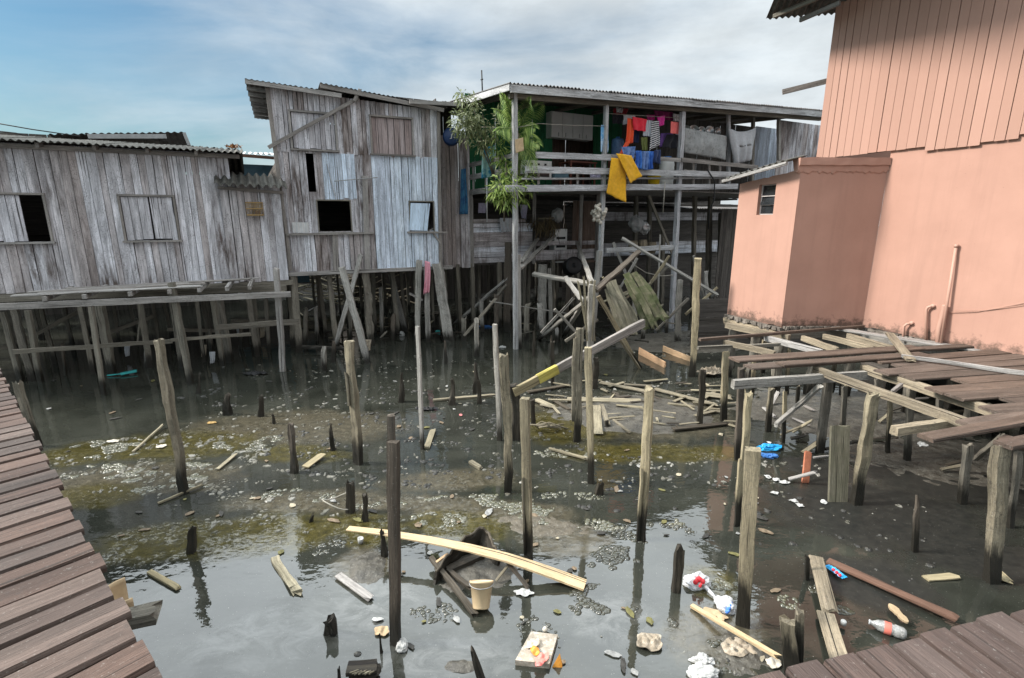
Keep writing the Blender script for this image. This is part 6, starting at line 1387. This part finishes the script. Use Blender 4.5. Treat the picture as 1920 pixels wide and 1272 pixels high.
M['stem'] = plain('grey_brown_stem', (.14, .12, .085), .8, .3); M['potclay'] = plain('dark_clay_pot', (.10, .085, .075), .8, .3); M['dryleaf'] = leaf_mat('dry_palm_leaf', (.05, .035, .018), (.12, .085, .04), (.17, .13, .065))
def clump(m, centre, rad, n, L, w_, R, sq=1.0):
    for _ in range(n):
        d = V((R.gauss(0, 1), R.gauss(0, 1), R.gauss(0, 1))).normalized(); k = R.random()**.45
        p = V(centre)+V((d.x*rad*k, d.y*rad*k, d.z*rad*k*sq)); dd = (d+V((R.gauss(0, .5), R.gauss(0, .5), R.gauss(-.2, .5))))
        m.leaf(p, dd, L*R.uniform(.6, 1.25), w_*R.uniform(.7, 1.2), (R.gauss(0, .6), R.gauss(0, .6)-.4, 1), None, R.uniform(.1, .5))
Rp = random.Random(5)
# leggy shrub reaching over the end of the balcony
sh = thing('leggy_shrub', 'leggy grey green shrub on bare curved stems at the left end of the balcony', 'shrub', C.w(925, 345, 1.2))
base = C.w(927, 340, 1.1); stems = MB(); fol = MB()
for tgt, via in (((862, 205), (905, 285)), ((878, 228), (908, 275)), ((895, 255), (912, 290)), ((905, 215), (915, 280)), ((858, 245), (898, 268)), ((925, 235), (922, 290)), ((883, 195), (904, 262))):
    e = C.w(*tgt, .7+Rp.uniform(-.3, .3)); v_ = C.w(*via, .9); stems.tube([base, base.lerp(v_, .5)+V((.03, 0, .02)), v_, v_.lerp(e, .5)+V((0, 0, .1)), e], .016, 5, scale=lambda k: 1-.65*k)
    for c_ in range(5): clump(fol, v_.lerp(e, .62+.11*c_)+V((Rp.gauss(0, .12), Rp.gauss(0, .1), Rp.gauss(0, .10))), .17, 20, .17, .05, Rp)
clump(fol, C.w(866, 180, .7), .17, 40, .17, .05, Rp); clump(fol, C.w(858, 222, .7), .18, 50, .17, .05, Rp); clump(fol, C.w(875, 240, .7), .2, 45, .16, .05, Rp)
stems.build('stem', M['stem'], sh); fol.build('foliage', M['leafolive'], sh)
# palm behind the left corner post
pl = thing('potted_palm', 'potted palm with arching bright green fronds behind the left corner post of the balcony', 'palm', C.w(975, 345, .5))
q = V((C.w(972, 345, .45).x, C.w(972, 345, .45).y, zDk+.035)); m = MB(); m.lathe(q, up, [(0, 0), (.13, 0), (.17, .28), (.185, .28), (.185, .32), (.15, .32), (.14, .26), (0, .26)], 18); m.build('pot', M['potclay'], pl)
stm = MB(); frd = MB(); cr = q+up*1.35
stm.tube([q+up*.25, q+up*.8+V((.03, 0, 0)), cr], .05, 8); stm.build('stem', M['stem'], pl)
for (tx, ty, rise) in ((926, 205, .5), (945, 186, .7), (1016, 195, .55), (995, 184, .7), (1003, 318, .6), (992, 330, .5), (930, 245, .5), (1012, 272, .45), (938, 175, .6), (1004, 240, .5)):
    e = C.w(tx, ty, -.15+Rp.uniform(-.3, .2)); mdp = cr.lerp(e, .45)+up*(rise*.45); n = 14; prev = None; path = []
    for i in range(n+1):
        t_ = i/n; path.append(cr*(1-t_)**2+mdp*2*t_*(1-t_)+e*t_*t_)
    frd.tube(path, .009, 4, scale=lambda k: 1-.8*k)
    for i in range(2, n+1):
        tdir = (path[i]-path[i-1]).normalized(); sd_ = tdir.cross(V((0, -1, .3))).normalized()
        for sgn_ in (-1, 1):
            for sub in (0, .5):
                frd.leaf(path[i]-(path[i]-path[i-1])*sub, tdir*.85+sd_*sgn_*.8+V((0, 0, -.15)),   .30*sin(pi*min(.95, .15+i/n*.8))+.07, .019, (0, -.8, 1), None, .45)
frd.build('frond', M['leafpalm'], pl)
# bush hanging below the rails at the corner and leafy mass on the post
bs = thing('hanging_bush', 'bushy yellow green plant spilling down over the corner of the balcony', 'bush', C.w(950, 400, .2))
m = MB(); st_ = MB()
for (x, y, d, r, n) in ((940, 345, .1, .26, 130), (962, 350, .0, .28, 140), (985, 345, .1, .22, 90), (930, 360, .2, .22, 80), (950, 372, .1, .22, 90), (945, 300, .5, .28, 110), (935, 280, .7, .26, 90), (970, 300, .4, .24, 70), (985, 275, .3, .25, 70), (955, 325, .2, .22, 80), (940, 250, .6, .22, 60), (990, 330, .2, .18, 50), (980, 370, .1, .14, 30)): clump(m, C.w(x, y, d), r, n, .20, .042, Rp, 1.1)
st_.tube([C.w(945, 415, .8), C.w(946, 385, .4), C.w(950, 345, .2), C.w(948, 300, .4)], .022, 6); st_.build('stem', M['stem'], bs); m.build('foliage', M['leafbush'], bs)
dry = thing('dry_palm_bundle', 'dry brown bundle of palm leaves hung over the level board wall', 'bundle', C.w(1020, 440, 2.6)); m = MB(); q = C.w(1024, 415, 2.6)
for _ in range(130): m.leaf(q+V((Rp.gauss(0, .22), Rp.gauss(0, .1), Rp.gauss(0, .12))), V((Rp.gauss(0, .45), Rp.gauss(0, .3), -1)), Rp.uniform(.25, .55), .035, (Rp.gauss(0, 1), -1, .2), None, .1)
m.build('leaves', M['dryleaf'], dry); m = MB(); m.tube([q+C.u*-.3+up*.08, q+C.u*.3+up*.1], .03, 6); m.build('tie_stick', M['stem'], dry)
sp_ = MB(); q = C.w(893, 540-265, 0)
wr_ = thing('round_can', 'dark blue round can with pale lettering hung under the eave left of the shrub', 'can', C.w(845, 257, 2.2)); q = C.w(846, 257, 2.2); m = MB(); m.lathe(q, V((.15, -1, .1)), [(0, -.2), (.2, -.2), (.24, -.1), (.24, .08), (.2, .12), (0, .14)], 20); m.build('body', M['canblue'] if 'canblue' in M else plain('dark_blue_can', (.015, .035, .10), .4, .15), wr_)
m = MB(); s_, z_ = C.hit(849, 256, 2.03)
for a_, b_, c_, e_ in ((-.05, -.03, -.06, .06), (-.09, -.05, -.07, -.05), (.02, .07, .03, .05), (.02, .07, -.03, -.01)): m.box(C.p(s_+(a_+b_)/2, 2.03, z_+(c_+e_)/2), C.u*(b_-a_)/2, C.n*.01, V((0, 0, (e_-c_)/2)))
m.build('lettering', M['tinpale'], wr_)
# bird cage on the bay wall
M['cane'] = plain('yellow_cane', (.34, .22, .08), .6, .2)
cg = thing('bird_cage', 'small yellowish bird cage hung on the bay wall under the short corrugated roof', 'cage', A.w(476, 404, -.1)); a0_, z0_ = A.hit(463, 403, -.3); a1_, z1_ = A.hit(492, 380, -.3)
m = MB()
for z in (z0_, (z0_+z1_)/2, z1_):
    for (s0_, d0_, s1_, d1_) in ((a0_, -.3, a1_, -.3), (a0_, -.09, a1_, -.09), (a0_, -.3, a0_, -.09), (a1_, -.3, a1_, -.09)): m.beam(A.p(s0_, d0_, z), A.p(s1_, d1_, z), .016, .016)
m.build('frame', M['cane'], cg); m = MB()
for i in range(13):
    s_ = a0_+(a1_-a0_)*i/12
    for d_ in (-.3, -.09): m.tube([A.p(s_, d_, z0_), A.p(s_, d_, z1_)], .005, 4)
m.build('bars', M['cane'], cg); m = MB(); m.box(A.p((a0_+a1_)/2, -.195, z0_-.01), A.u*(a1_-a0_)/2, A.n*.105, V((0, 0, .012))); m.build('tray', M['cane'], cg); m = MB(); m.box(A.p(a0_*.35+a1_*.65, -.25, z0_+.06), A.u*.06, A.n*.03, V((0, 0, .04))); m.build('feeder', M['brown'], cg)
# dried orange plant and mesh on the low roof's corner
rf = MB(); q = A.w(437, 281, .3)
for _ in range(40): rf.leaf(q+V((Rp.gauss(0, .08), Rp.gauss(0, .08), .03)), V((Rp.gauss(0, .5), Rp.gauss(0, .4), 1)), Rp.uniform(.08, .2), .04, (Rp.gauss(0, 1), -1, 0))
M['rustleaf'] = leaf_mat('rust_leaf', (.10, .04, .012), (.22, .09, .03), (.3, .15, .05)); tag(rf.build('dry_plant', M['rustleaf']), 'small rust coloured dry plant growing on the right corner of the low roof', 'plant')
# ------------------------------------------------------------------ litter in the water
def lump(name, label, cat, x, y, r, mat, sq=(1, 1, .6), rough=.35, seed=0, z=0.0, freq=1.8, build=True):
    q = W(x, y, z); m = MB()
    def f(a, b):
        d = V((cos(a*2*pi)*sin(b*pi), sin(a*2*pi)*sin(b*pi), cos(b*pi)))
        k = 1+rough*mnoise.noise(d*freq+V((seed*3.1, 0, 0)))+rough*.5*mnoise.noise(d*freq*2.7+V((seed, 5, 0)))
        return q+V((d.x*sq[0], d.y*sq[1], d.z*sq[2]+sq[2]*.45))*r*k
    m.grid(f, 30, 18, .5, False)
    return tag(m.build(name, M[mat]), label, cat) if build else m
M['bagwhite'] = plain('white_plastic_bag', (.48, .485, .50), .4, .2, 16, .5, .7, c2=(.36, .35, .32), c2amt=.56); M['paper'] = plain('wet_brown_paper', (.30, .25, .19), .9, .3, 9, .2, .7, c2=(.42, .37, .30)); M['foam'] = plain('white_foam', (.40, .40, .39), .6, .2, 16, .3, .5, c2=(.34, .33, .30), c2amt=.55)
M['bagblue'] = plain('blue_plastic_bag', (.02, .30, .62), .3, .25, 14, .5, .4); M['bagteal'] = plain('teal_plastic', (.04, .36, .36), .4, .2, 12)
M['redink'] = plain('red_print', (.6, .04, .05), .5, .1); M['blueink'] = plain('blue_print', (.06, .18, .55), .5, .1)
b1_ = thing('plastic_bag', 'white plastic bag with red print beside the black stump', 'bag', W(1308, 1098)); m = lump('x', '', '', 1306, 1096, .115, 'bagwhite', (1.2, .85, .6), .28, 2, build=False); m.tube([W(1322, 1100, .05), W(1336, 1115, .03), W(1343, 1122, .02)], .02, 8, scale=lambda k: 1-.4*k); m.build('film', M['bagwhite'], b1_)
m = MB(); 
for (x, y, rr) in ((1311, 1086, .026), (1318, 1090, .02), (1305, 1090, .018), (1314, 1097, .012)): m.lathe(W(x, y, .105), V((0, -.5, 1)), [(rr*1.3, -.03), (rr, .012), (rr*.6, .016), (0, .018)], 9)
m.build('print', M['redink'], b1_)
b2_ = thing('plastic_bag', 'knotted white plastic bag with blue print at the foot of the large honey coloured post', 'bag', W(1358, 1140)); m = lump('x', '', '', 1359, 1140, .10, 'bagwhite', (.85, 1.1, .65), .25, 7, build=False)
m.tube([W(1350, 1128, .06), W(1342, 1122, .05), W(1340, 1128, .02), W(1348, 1133, .03)], .012, 6); m.build('film', M['bagwhite'], b2_)
m = MB()
for i in range(4): m.lathe(W(1366+i*1.6, 1146-i*5, .075), V((.3, -.6, 1)), [(.018, -.03), (.012, .012), (0, .016)], 8)
m.build('print', M['blueink'], b2_)
lump('plastic_bag', 'crumpled white plastic bag at the bottom edge near the lower right boardwalk', 'bag', 1318, 1266, .10, 'foam', (1.3, .7, .5), .2, 3)
lump('plastic_bag', 'greyish translucent bag lying just above the bag at the bottom edge', 'bag', 1316, 1242, .07, 'foam', (1.2, .8, .4), .6, 4)
lump('foam_lump', 'white foam lump floating at the foot of the dark two piece post', 'foam', 754, 1216, .055, 'foam', (.9, 1.1, .8), .3, 5)
lump('plastic_bag', 'bright blue plastic bag on the mud under the platform beam', 'bag', 1442, 842, .11, 'bagblue', (1.5, .8, .45), .6, 6)
lump('plastic_bag', 'pale blue crumpled bag just below the bright blue one', 'bag', 1440, 856, .09, 'pblue', (1.3, .8, .3), .6, 8)
wp_ = thing('snack_wrapper', 'shiny blue snack wrapper caught between the planks at lower right', 'wrapper', W(1566, 1072)); m = MB(); a_, b_ = W(1550, 1060, .04), W(1584, 1084, .04); t_ = (b_-a_); n_ = V((-t_.y, t_.x, 0)).normalized()
m.grid(lambda i, j: a_+t_*i+n_*(.07*(j-.5))+up*(.03*sin(pi*i)*(1-(2*j-1)**2)+.01*mnoise.noise(V((i*8, j*6, 1)))), 16, 8, .5, False); m.build('film', M['bagblue'], wp_, solid=.004)
m = MB()
for i, (x, y) in enumerate(((1563, 1068), (1569, 1073), (1575, 1078))): m.lathe(W(x, y, .065), V((0, -.3, 1)), [(.017, -.01), (.014, .006), (0, .008)], 8)
m.build('print', M['redink' if True else 'x'], wp_)
lump('plastic_scrap', 'teal plastic scrap floating beside the thick timber under the tall house', 'plastic', 826, 623, .12, 'bagteal', (1.2, .8, .4), .4, 9)
lump('plastic_scrap', 'pale blue scrap floating in the shade left of the balcony corner post', 'plastic', 910, 614, .14, 'pblue', (1.6, .6, .3), .4, 10)
lump('foam_lump', 'white scrap floating right of the balcony corner post foot', 'foam', 942, 652, .08, 'foam', (1.2, .8, .4), .4, 11)
lump('plastic_tub', 'small white tub floating in front of the stilts of the tall house', 'tub', 753, 630, .10, 'foam', (1, .9, 1.0), .08, 12)
# teal broken oar-like board near the deck
m = MB(); m.rough(W(201, 704, .03), W(228, 701, .05), .03, .02, rnd=.5); a_ = W(226, 702, .04); b_ = W(254, 696, .06); m.rough(a_, b_, .15, .03, jit=.12, seg=5); tag(m.build('teal_paddle', M['bagteal']), 'teal plastic paddle lying in the shade among the deck posts', 'paddle')
# bottle
M['clear'] = plain('clear_plastic', (.24, .24, .23), .15, .35, 14, .8, .6, c2=(.42, .41, .39)); M['label'] = plain('red_label', (.60, .16, .12), .5, .15)
bt = thing('plastic_bottle', 'clear plastic drink bottle with a reddish label lying beside the lower right boardwalk', 'bottle', W(1665, 1180)); a_, b_ = W(1629, 1166, .05), W(1699, 1190, .05); ax = (b_-a_); L = ax.length
m = MB(); m.lathe(b_, -ax, [(0, 0), (.035, .0), (.05, .02), (.052, L*.3), (.046, L*.34), (.052, L*.38), (.052, L*.62), (.045, L*.75), (.02, L*.90), (.018, L*.97)], 18); m.build('body', M['clear'], bt)
m = MB(); m.lathe(b_, -ax, [(.053, L*.40), (.054, L*.41), (.054, L*.58), (.053, L*.59)], 18); m.build('label', M['label'], bt); m = MB(); m.lathe(b_, -ax, [(.02, L*.96), (.022, L*.97), (.022, L), (0, L)], 14); m.build('cap', M['tinpale'], bt)
# sandal sole
M['sole'] = plain('tan_insole', (.42, .31, .19), .8, .15, 10)
m = MB(); c_ = W(1684, 1152, .04); ol = [(cos(t*2*pi/28)*(.045 if sin(t*2*pi/28) > 0 else .038)*(1-.25*(abs(sin(t*2*pi/28)) < .35)), sin(t*2*pi/28)*.12) for t in range(28)]
m.add([c_+V((x, y*.95, k)) for k in (0, .018) for x, y in ol], [tuple(range(28, 56)), tuple(reversed(range(28)))]+[(i, (i+1) % 28, 28+(i+1) % 28, 28+i) for i in range(28)]); tag(m.build('shoe_insole', M['sole']), 'tan shoe insole floating above the drink bottle', 'insole')
m = MB(); m.tube([W(1694, 1166, .03), W(1700, 1178, .04), W(1690, 1180, .04), W(1682, 1168, .03)], .012, 6); 
# cap, cans
m = MB(); m.lathe(W(1582, 1166, .06), up, [(0, -.03), (.022, -.03), (.024, .005), (.018, .012), (0, .01)], 14); tag(m.build('bottle_cap', M['foam']), 'small white bottle cap beside the lower grey plank', 'cap')
# paper
def sheet(name, label, cat, x, y, rx, ry, mat, hgt=.03, seed=1, rot=0, z=.01):
    c = W(x, y, z); m = MB(); ca, sa = cos(rot), sin(rot)
    def f(i, j):
        an = i*2*pi; k = (1+.35*mnoise.noise(V((cos(an)*1.7+seed, sin(an)*1.7, 0))))*j; u, v = rx*k*cos(an), ry*k*sin(an)
        return c+V((u*ca-v*sa, u*sa+v*ca, hgt*(.5+mnoise.noise(V((u*22, v*22, seed)))) * (1-.5*j)))
    m.grid(f, 30, 8, .5, False); return tag(m.build(name, M[mat], solid=.006), label, cat)
sheet('wet_paper', 'crumpled brown paper lying in the shallows left of the broken two piece post', 'paper', 1378, 1216, .14, .10, 'paper', .05, 3, .4)
sheet('wet_paper', 'smaller brown paper scrap touching the crumpled one on its right', 'paper', 1412, 1219, .09, .05, 'paper', .03, 9, .1)
sheet('wet_paper', 'pale pinkish paper heap in the water below the honey coloured post', 'paper', 1218, 1205, .11, .10, 'paper2' if 'paper2' in M else 'paper', .06, 5, .2)
sheet('cardboard_piece', 'rounded tan cardboard piece behind the long pale straight stick', 'cardboard', 1340, 1152, .10, .06, 'sole', .015, 4, -.6)
sheet('wet_paper', 'torn yellowish paper floating left of the dark two piece post, upper of two', 'paper', 708, 1162, .055, .03, 'foam', .02, 6)
sheet('wet_paper', 'torn tan paper floating left of the dark two piece post, lower of two', 'paper', 716, 1184, .06, .06, 'sole', .03, 7)
sheet('wet_paper', 'grey white rag of paper right of the wrecked boat, by the bent plank end', 'paper', 982, 1112, .09, .05, 'foam', .03, 8)
sheet('crushed_lid', 'pale round scrap at the foot of the broken two piece post', 'lid', 1450, 1244, .06, .055, 'bulb', .03, 12)
sheet('wet_rag', 'dark bunched rag floating right of the thin straight stake', 'rag', 800, 768, .20, .08, 'black', .07, 13)
sheet('wet_rag', 'dark loop of rag by the bud shaped stump, under the deck', 'rag', 478, 702, .28, .10, 'black', .10, 15)
sheet('wet_paper', 'pale crumpled sheet on the mud left of the platform posts', 'paper', 1335, 700, .35, .22, 'paper', .18, 16, .3, .05)
sheet('wet_rag', 'whitish rag caught on the platform board end', 'rag', 1730, 835, .07, .06, 'foam', .04, 19, 0, .5)
sheet('fallen_leaf', 'brown leaf floating behind the olive weed, right of the big leaning post', 'leaf', 397, 793, .08, .05, 'cane', .02, 20)
sheet('wet_paper', 'cream paper scrap floating in the olive weed at the left', 'paper', 212, 828, .10, .06, 'bulb', .03, 21)
sheet('wet_paper', 'small pale scrap at the foot of the dry stick propped on its heap', 'paper', 302, 838, .08, .06, 'bulb', .03, 22)
# black bundle at the bottom, torn litter board
blk = thing('board_bundle', 'black bundle of short wet boards with straw on top at the bottom edge', 'bundle', W(682, 1270)); 
for i, (dx, dz) in enumerate(((0, .0), (.01, .045), (-.01, .09))):
    m = MB(); m.rough(W(655, 1272, .03)+V((dx, 0, dz)), W(703, 1272, .03)+V((dx, .02, dz)), .12, .04, jit=.08); m.build('board', M['rot'], blk)
m = MB()
for i in range(10): m.tube([W(656+i*4, 1262+(i*7) % 5, .15), W(672+i*3.3, 1256+(i*3) % 5, .17)], .006, 4)
m.build('straw', M['debris'], blk)
tb_ = thing('litter_board', 'pale slab with pink and orange torn litter floating below the wrecked boat', 'slab', W(1005, 1215)); c_ = W(1008, 1208, .03)
m = MB(); p4 = [W(966, 1238, .05), W(1030, 1245, .05), W(1046, 1190, .05), W(996, 1184, .05)]; m.add(p4+[p-up*.06 for p in p4], [(0, 1, 2, 3), (7, 6, 5, 4), (0, 4, 5, 1), (1, 5, 6, 2), (2, 6, 7, 3), (3, 7, 4, 0)], None, .5); m.build('slab', M['sand2'] if 'sand2' in M else plain('pale_plaster_slab', (.36, .31, .25), .9, .3, 14, .2, .6, c2=(.52, .48, .42)), tb_)
for (nm, x, y, rx, ry, c_, sd) in (('orange_film', 1003, 1222, .04, .05, (.70, .28, .05), 3), ('pink_film', 1016, 1236, .06, .04, (.72, .22, .18), 4), ('white_film', 1000, 1208, .06, .04, (.62, .52, .40), 5), ('red_film', 1012, 1246, .045, .03, (.70, .16, .14), 6)):
    o = sheet(nm, '', '', x, y, rx, ry, 'foam', .035, sd, .5, .06); o.data.materials.clear(); o.data.materials.append(plain(nm, c_, .4, .2, 20)); o.parent = tb_; o.matrix_parent_inverse = Matrix.Translation(-WL[tb_.name])
    for k in ('label', 'category'):
        if k in o: del o[k]
M['orangep'] = plain('orange_peel', (.70, .30, .05), .5, .2, 20)
m = MB(); c_ = W(1045, 1250, .0); m.add([c_+V((-.045, -.01, 0)), c_+V((.04, -.01, 0)), c_+V((.02, .02, .11)), c_+V((-.03, .02, 0)), c_+V((.045, .02, 0))], [(0, 1, 2), (0, 2, 3), (1, 4, 2), (3, 2, 4), (0, 3, 4, 1)]); tag(m.build('orange_scrap', M['orangep']), 'small triangular orange scrap beside the slab with torn litter', 'scrap')
m = MB(); m.lathe(W(1022, 1182, .04), up, [(0, -.01), (.02, -.008), (.026, .01), (.015, .03), (0, .032)], 10); tag(m.build('pebble', M['bulb']), 'small pale pebble at the top edge of the torn litter slab', 'pebble')
m = MB(); q = W(676, 1012, .05); m.lathe(q, V((.1, -.1, 1)), [(0, -.05), (.026, -.05), (.034, .02), (.03, .02), (0, .0)], 12); tag(m.build('paper_cup', M['foam']), 'small white cup under the left end of the bent plank', 'cup')
# the bucket and the wrecked boat
M['bucketcream'] = plain('cream_plastic', (.62, .47, .29), .4, .08, 5)
q0_ = W(902, 1142, .03); axb = (W(903, 1091, .22)-q0_).normalized(); bk = bucket('plastic_bucket', 'cream plastic bucket lying tipped against the wrecked boat in the foreground', 'bucket', q0_, .078, .108, .24, M['bucketcream'], axb, True)
wk = thing('wrecked_boat', 'black wrecked boat bow half sunk under the bent plank in the foreground', 'boat', W(860, 1090))
prow = W(897, 990, .22); la = W(815, 1065, .10); rb = W(975, 1075, .05); lb = W(890, 1150, .02)
def shell(i, j):              # sides of the bow from left rim round the prow to the right rim
    A_ = [W(812, 1072, .12), W(838, 1035, .16), W(868, 1008, .20), W(897, 988, .26), (W(912, 1000, .22)), W(920, 1022, .17), W(932, 1045, .10)]
    x = i*6; k = min(5, int(x)); t = x-k; p = A_[k].lerp(A_[k+1], t); return p+V((.03*(1-j), -.02-.10*j*(.3), 0))*1.0+V((0, .0, 0))-up*(p.z+.05)*j+V((.02*mnoise.noise(V((i*11, j*4, 5))), .026*mnoise.noise(V((i*9, j*3, 0))), .05*mnoise.noise(V((i*14, 2, 0)))*(1-j)))
m = MB(); m.grid(shell, 30, 8, .5, False, lambda i, j: (j*.3, 0, i*.9)); m.build('bow', M['rot'], wk, solid=.03)
m = MB(); m.tube([shell(i/24, 0)+up*.01 for i in range(25)], .014, 6, False); m.build('rim', M['debrisdark'], wk)
for (x0, y0, z0, x1, y1, z1, wd, mt) in ((808, 1045, .10, 890, 1152, .02, .06, 'debrisdark'), (840, 1068, .05, 880, 1100, .05, .05, 'debrisdark'), (930, 1090, .03, 955, 1058, .14, .025, 'debris'), (953, 1058, .14, 990, 1102, .03, .04, 'debrisdark'), (838, 1070, .04, 905, 1040, .05, .09, 'debrisdark'), (818, 1055, .10, 838, 1040, .14, .03, 'orangeply')):
    m = MB(); m.rough(W(x0, y0, z0), W(x1, y1, z1), wd, wd*.6, jit=.12, rag=.03); m.build('plank', M[mt], wk)
lump('mossy_block', 'mossy block of wood at the left edge of the wrecked boat', 'block', 815, 1048, .05, 'boatmoss', (1, .8, .8), .3, 14)
# hooped wire, rope tangle, cut pipe by the boardwalk
m = MB(); q = W(640, 945, .05); m.tube([q+V((.22*cos(t), .17*sin(t), .05+.05*sin(t*2))) for t in [i*.3 for i in range(4, 20)]], .008, 6); tag(m.build('wire_hoop', M['rope']), 'hoop of pale wire lying around the square black stump', 'wire')
m = MB(); q = W(1005, 805, .05)
for k in range(5): m.tube([q+V((Rp.uniform(-.2, .1), Rp.uniform(-.1, .1), Rp.uniform(0, .1))), q+V((Rp.uniform(0, .25), Rp.uniform(-.15, .2), .08)), q+V((Rp.uniform(.2, .6), Rp.uniform(-.15, .25), .03))], .014, 6)
tag(m.build('root_tangle', M['debris']), 'tangle of pale roots in the shallows right of the notched post', 'roots')
cr_ = thing('broken_crock', 'broken tan bowl jammed at the edge of the left boardwalk', 'bowl', W(243, 1130, 1.0)); 
q = W(240, 1135, 1.2); m = MB(); m.grid(lambda i, j: q+V((.13*cos(i*pi*1.1+2.2)*(1-.5*j*j), .13*sin(i*pi*1.1+2.2)*(1-.5*j*j), .12-.22*j)), 16, 8); m.build('shard', M['sole'], cr_, solid=.015)
timber('bracket_block', 'weathered block end under the left boardwalk edge beside the tan bowl', 'block', W(232, 1165, 1.3), W(298, 1148, 1.3), .12, .07, 'stilt', jit=.1)
for i, (x, y) in enumerate(((1470, 905), (1455, 900), (1440, 895), (1452, 925), (1545, 942), (1500, 948), (1488, 940))):
    sheet('paper_scrap', 'small white paper scrap on the dark water under the platform', 'paper', x, y, .05+.02*(i == 0), .04, 'foam', .03, 30+i, i) ['group'] = 'white scraps under the platform'
# hanging muddy rags under the deck
for i, (x, y) in enumerate(((382, 655), (398, 668), (690, 645), (448, 618), (492, 620), (238, 655))):
    p = W(x, y+22); fz = Fr((p.x, p.y), 88); hang('hanging_rag', 'muddy grey rag hanging in the shade among the deck stilts', 'rag', fz, 0, ((x-5, y-8), (x+6, y-8), (x+4, y+12), (x-3, y+14)), CL['grey'] if i % 2 else M['paper'], .02, 2, 'muddy rags under the left deck')

Rg = random.Random(77); SC_ = [plain('scrap_%s' % n, c, .6, .3, 22, .3, .5) for n, c in (('cream', (.34, .30, .22)), ('grey', (.26, .26, .25)), ('brown', (.16, .12, .08)), ('dark', (.04, .038, .034)), ('olive', (.14, .13, .05)), ('white', (.48, .48, .46)), ('blue', (.06, .22, .38)), ('pink', (.45, .16, .16)))]
for k in range(130):
    while True:
        x, y = Rg.uniform(90, 1480), Rg.uniform(660, 1265)
        if x > 300-(1272-y)*.52+30 and not (y > 1040 and x < 700): break
    kx = (y-480)/500; s_ = Rg.uniform(.018, .06)*(.7 if y > 1000 else 1)
    o = sheet('litter_scrap', 'small scrap of litter floating on the pond', 'litter', x, y, s_*Rg.uniform(.8, 2), s_*.7, 'foam', s_*.3, 100+k, Rg.uniform(0, 3)); o['group'] = 'small litter floating on the pond'
    o.data.materials.clear(); o.data.materials.append(Rg.choices(SC_, (2, 4, 7, 8, 5, .6, .4, .4))[0])
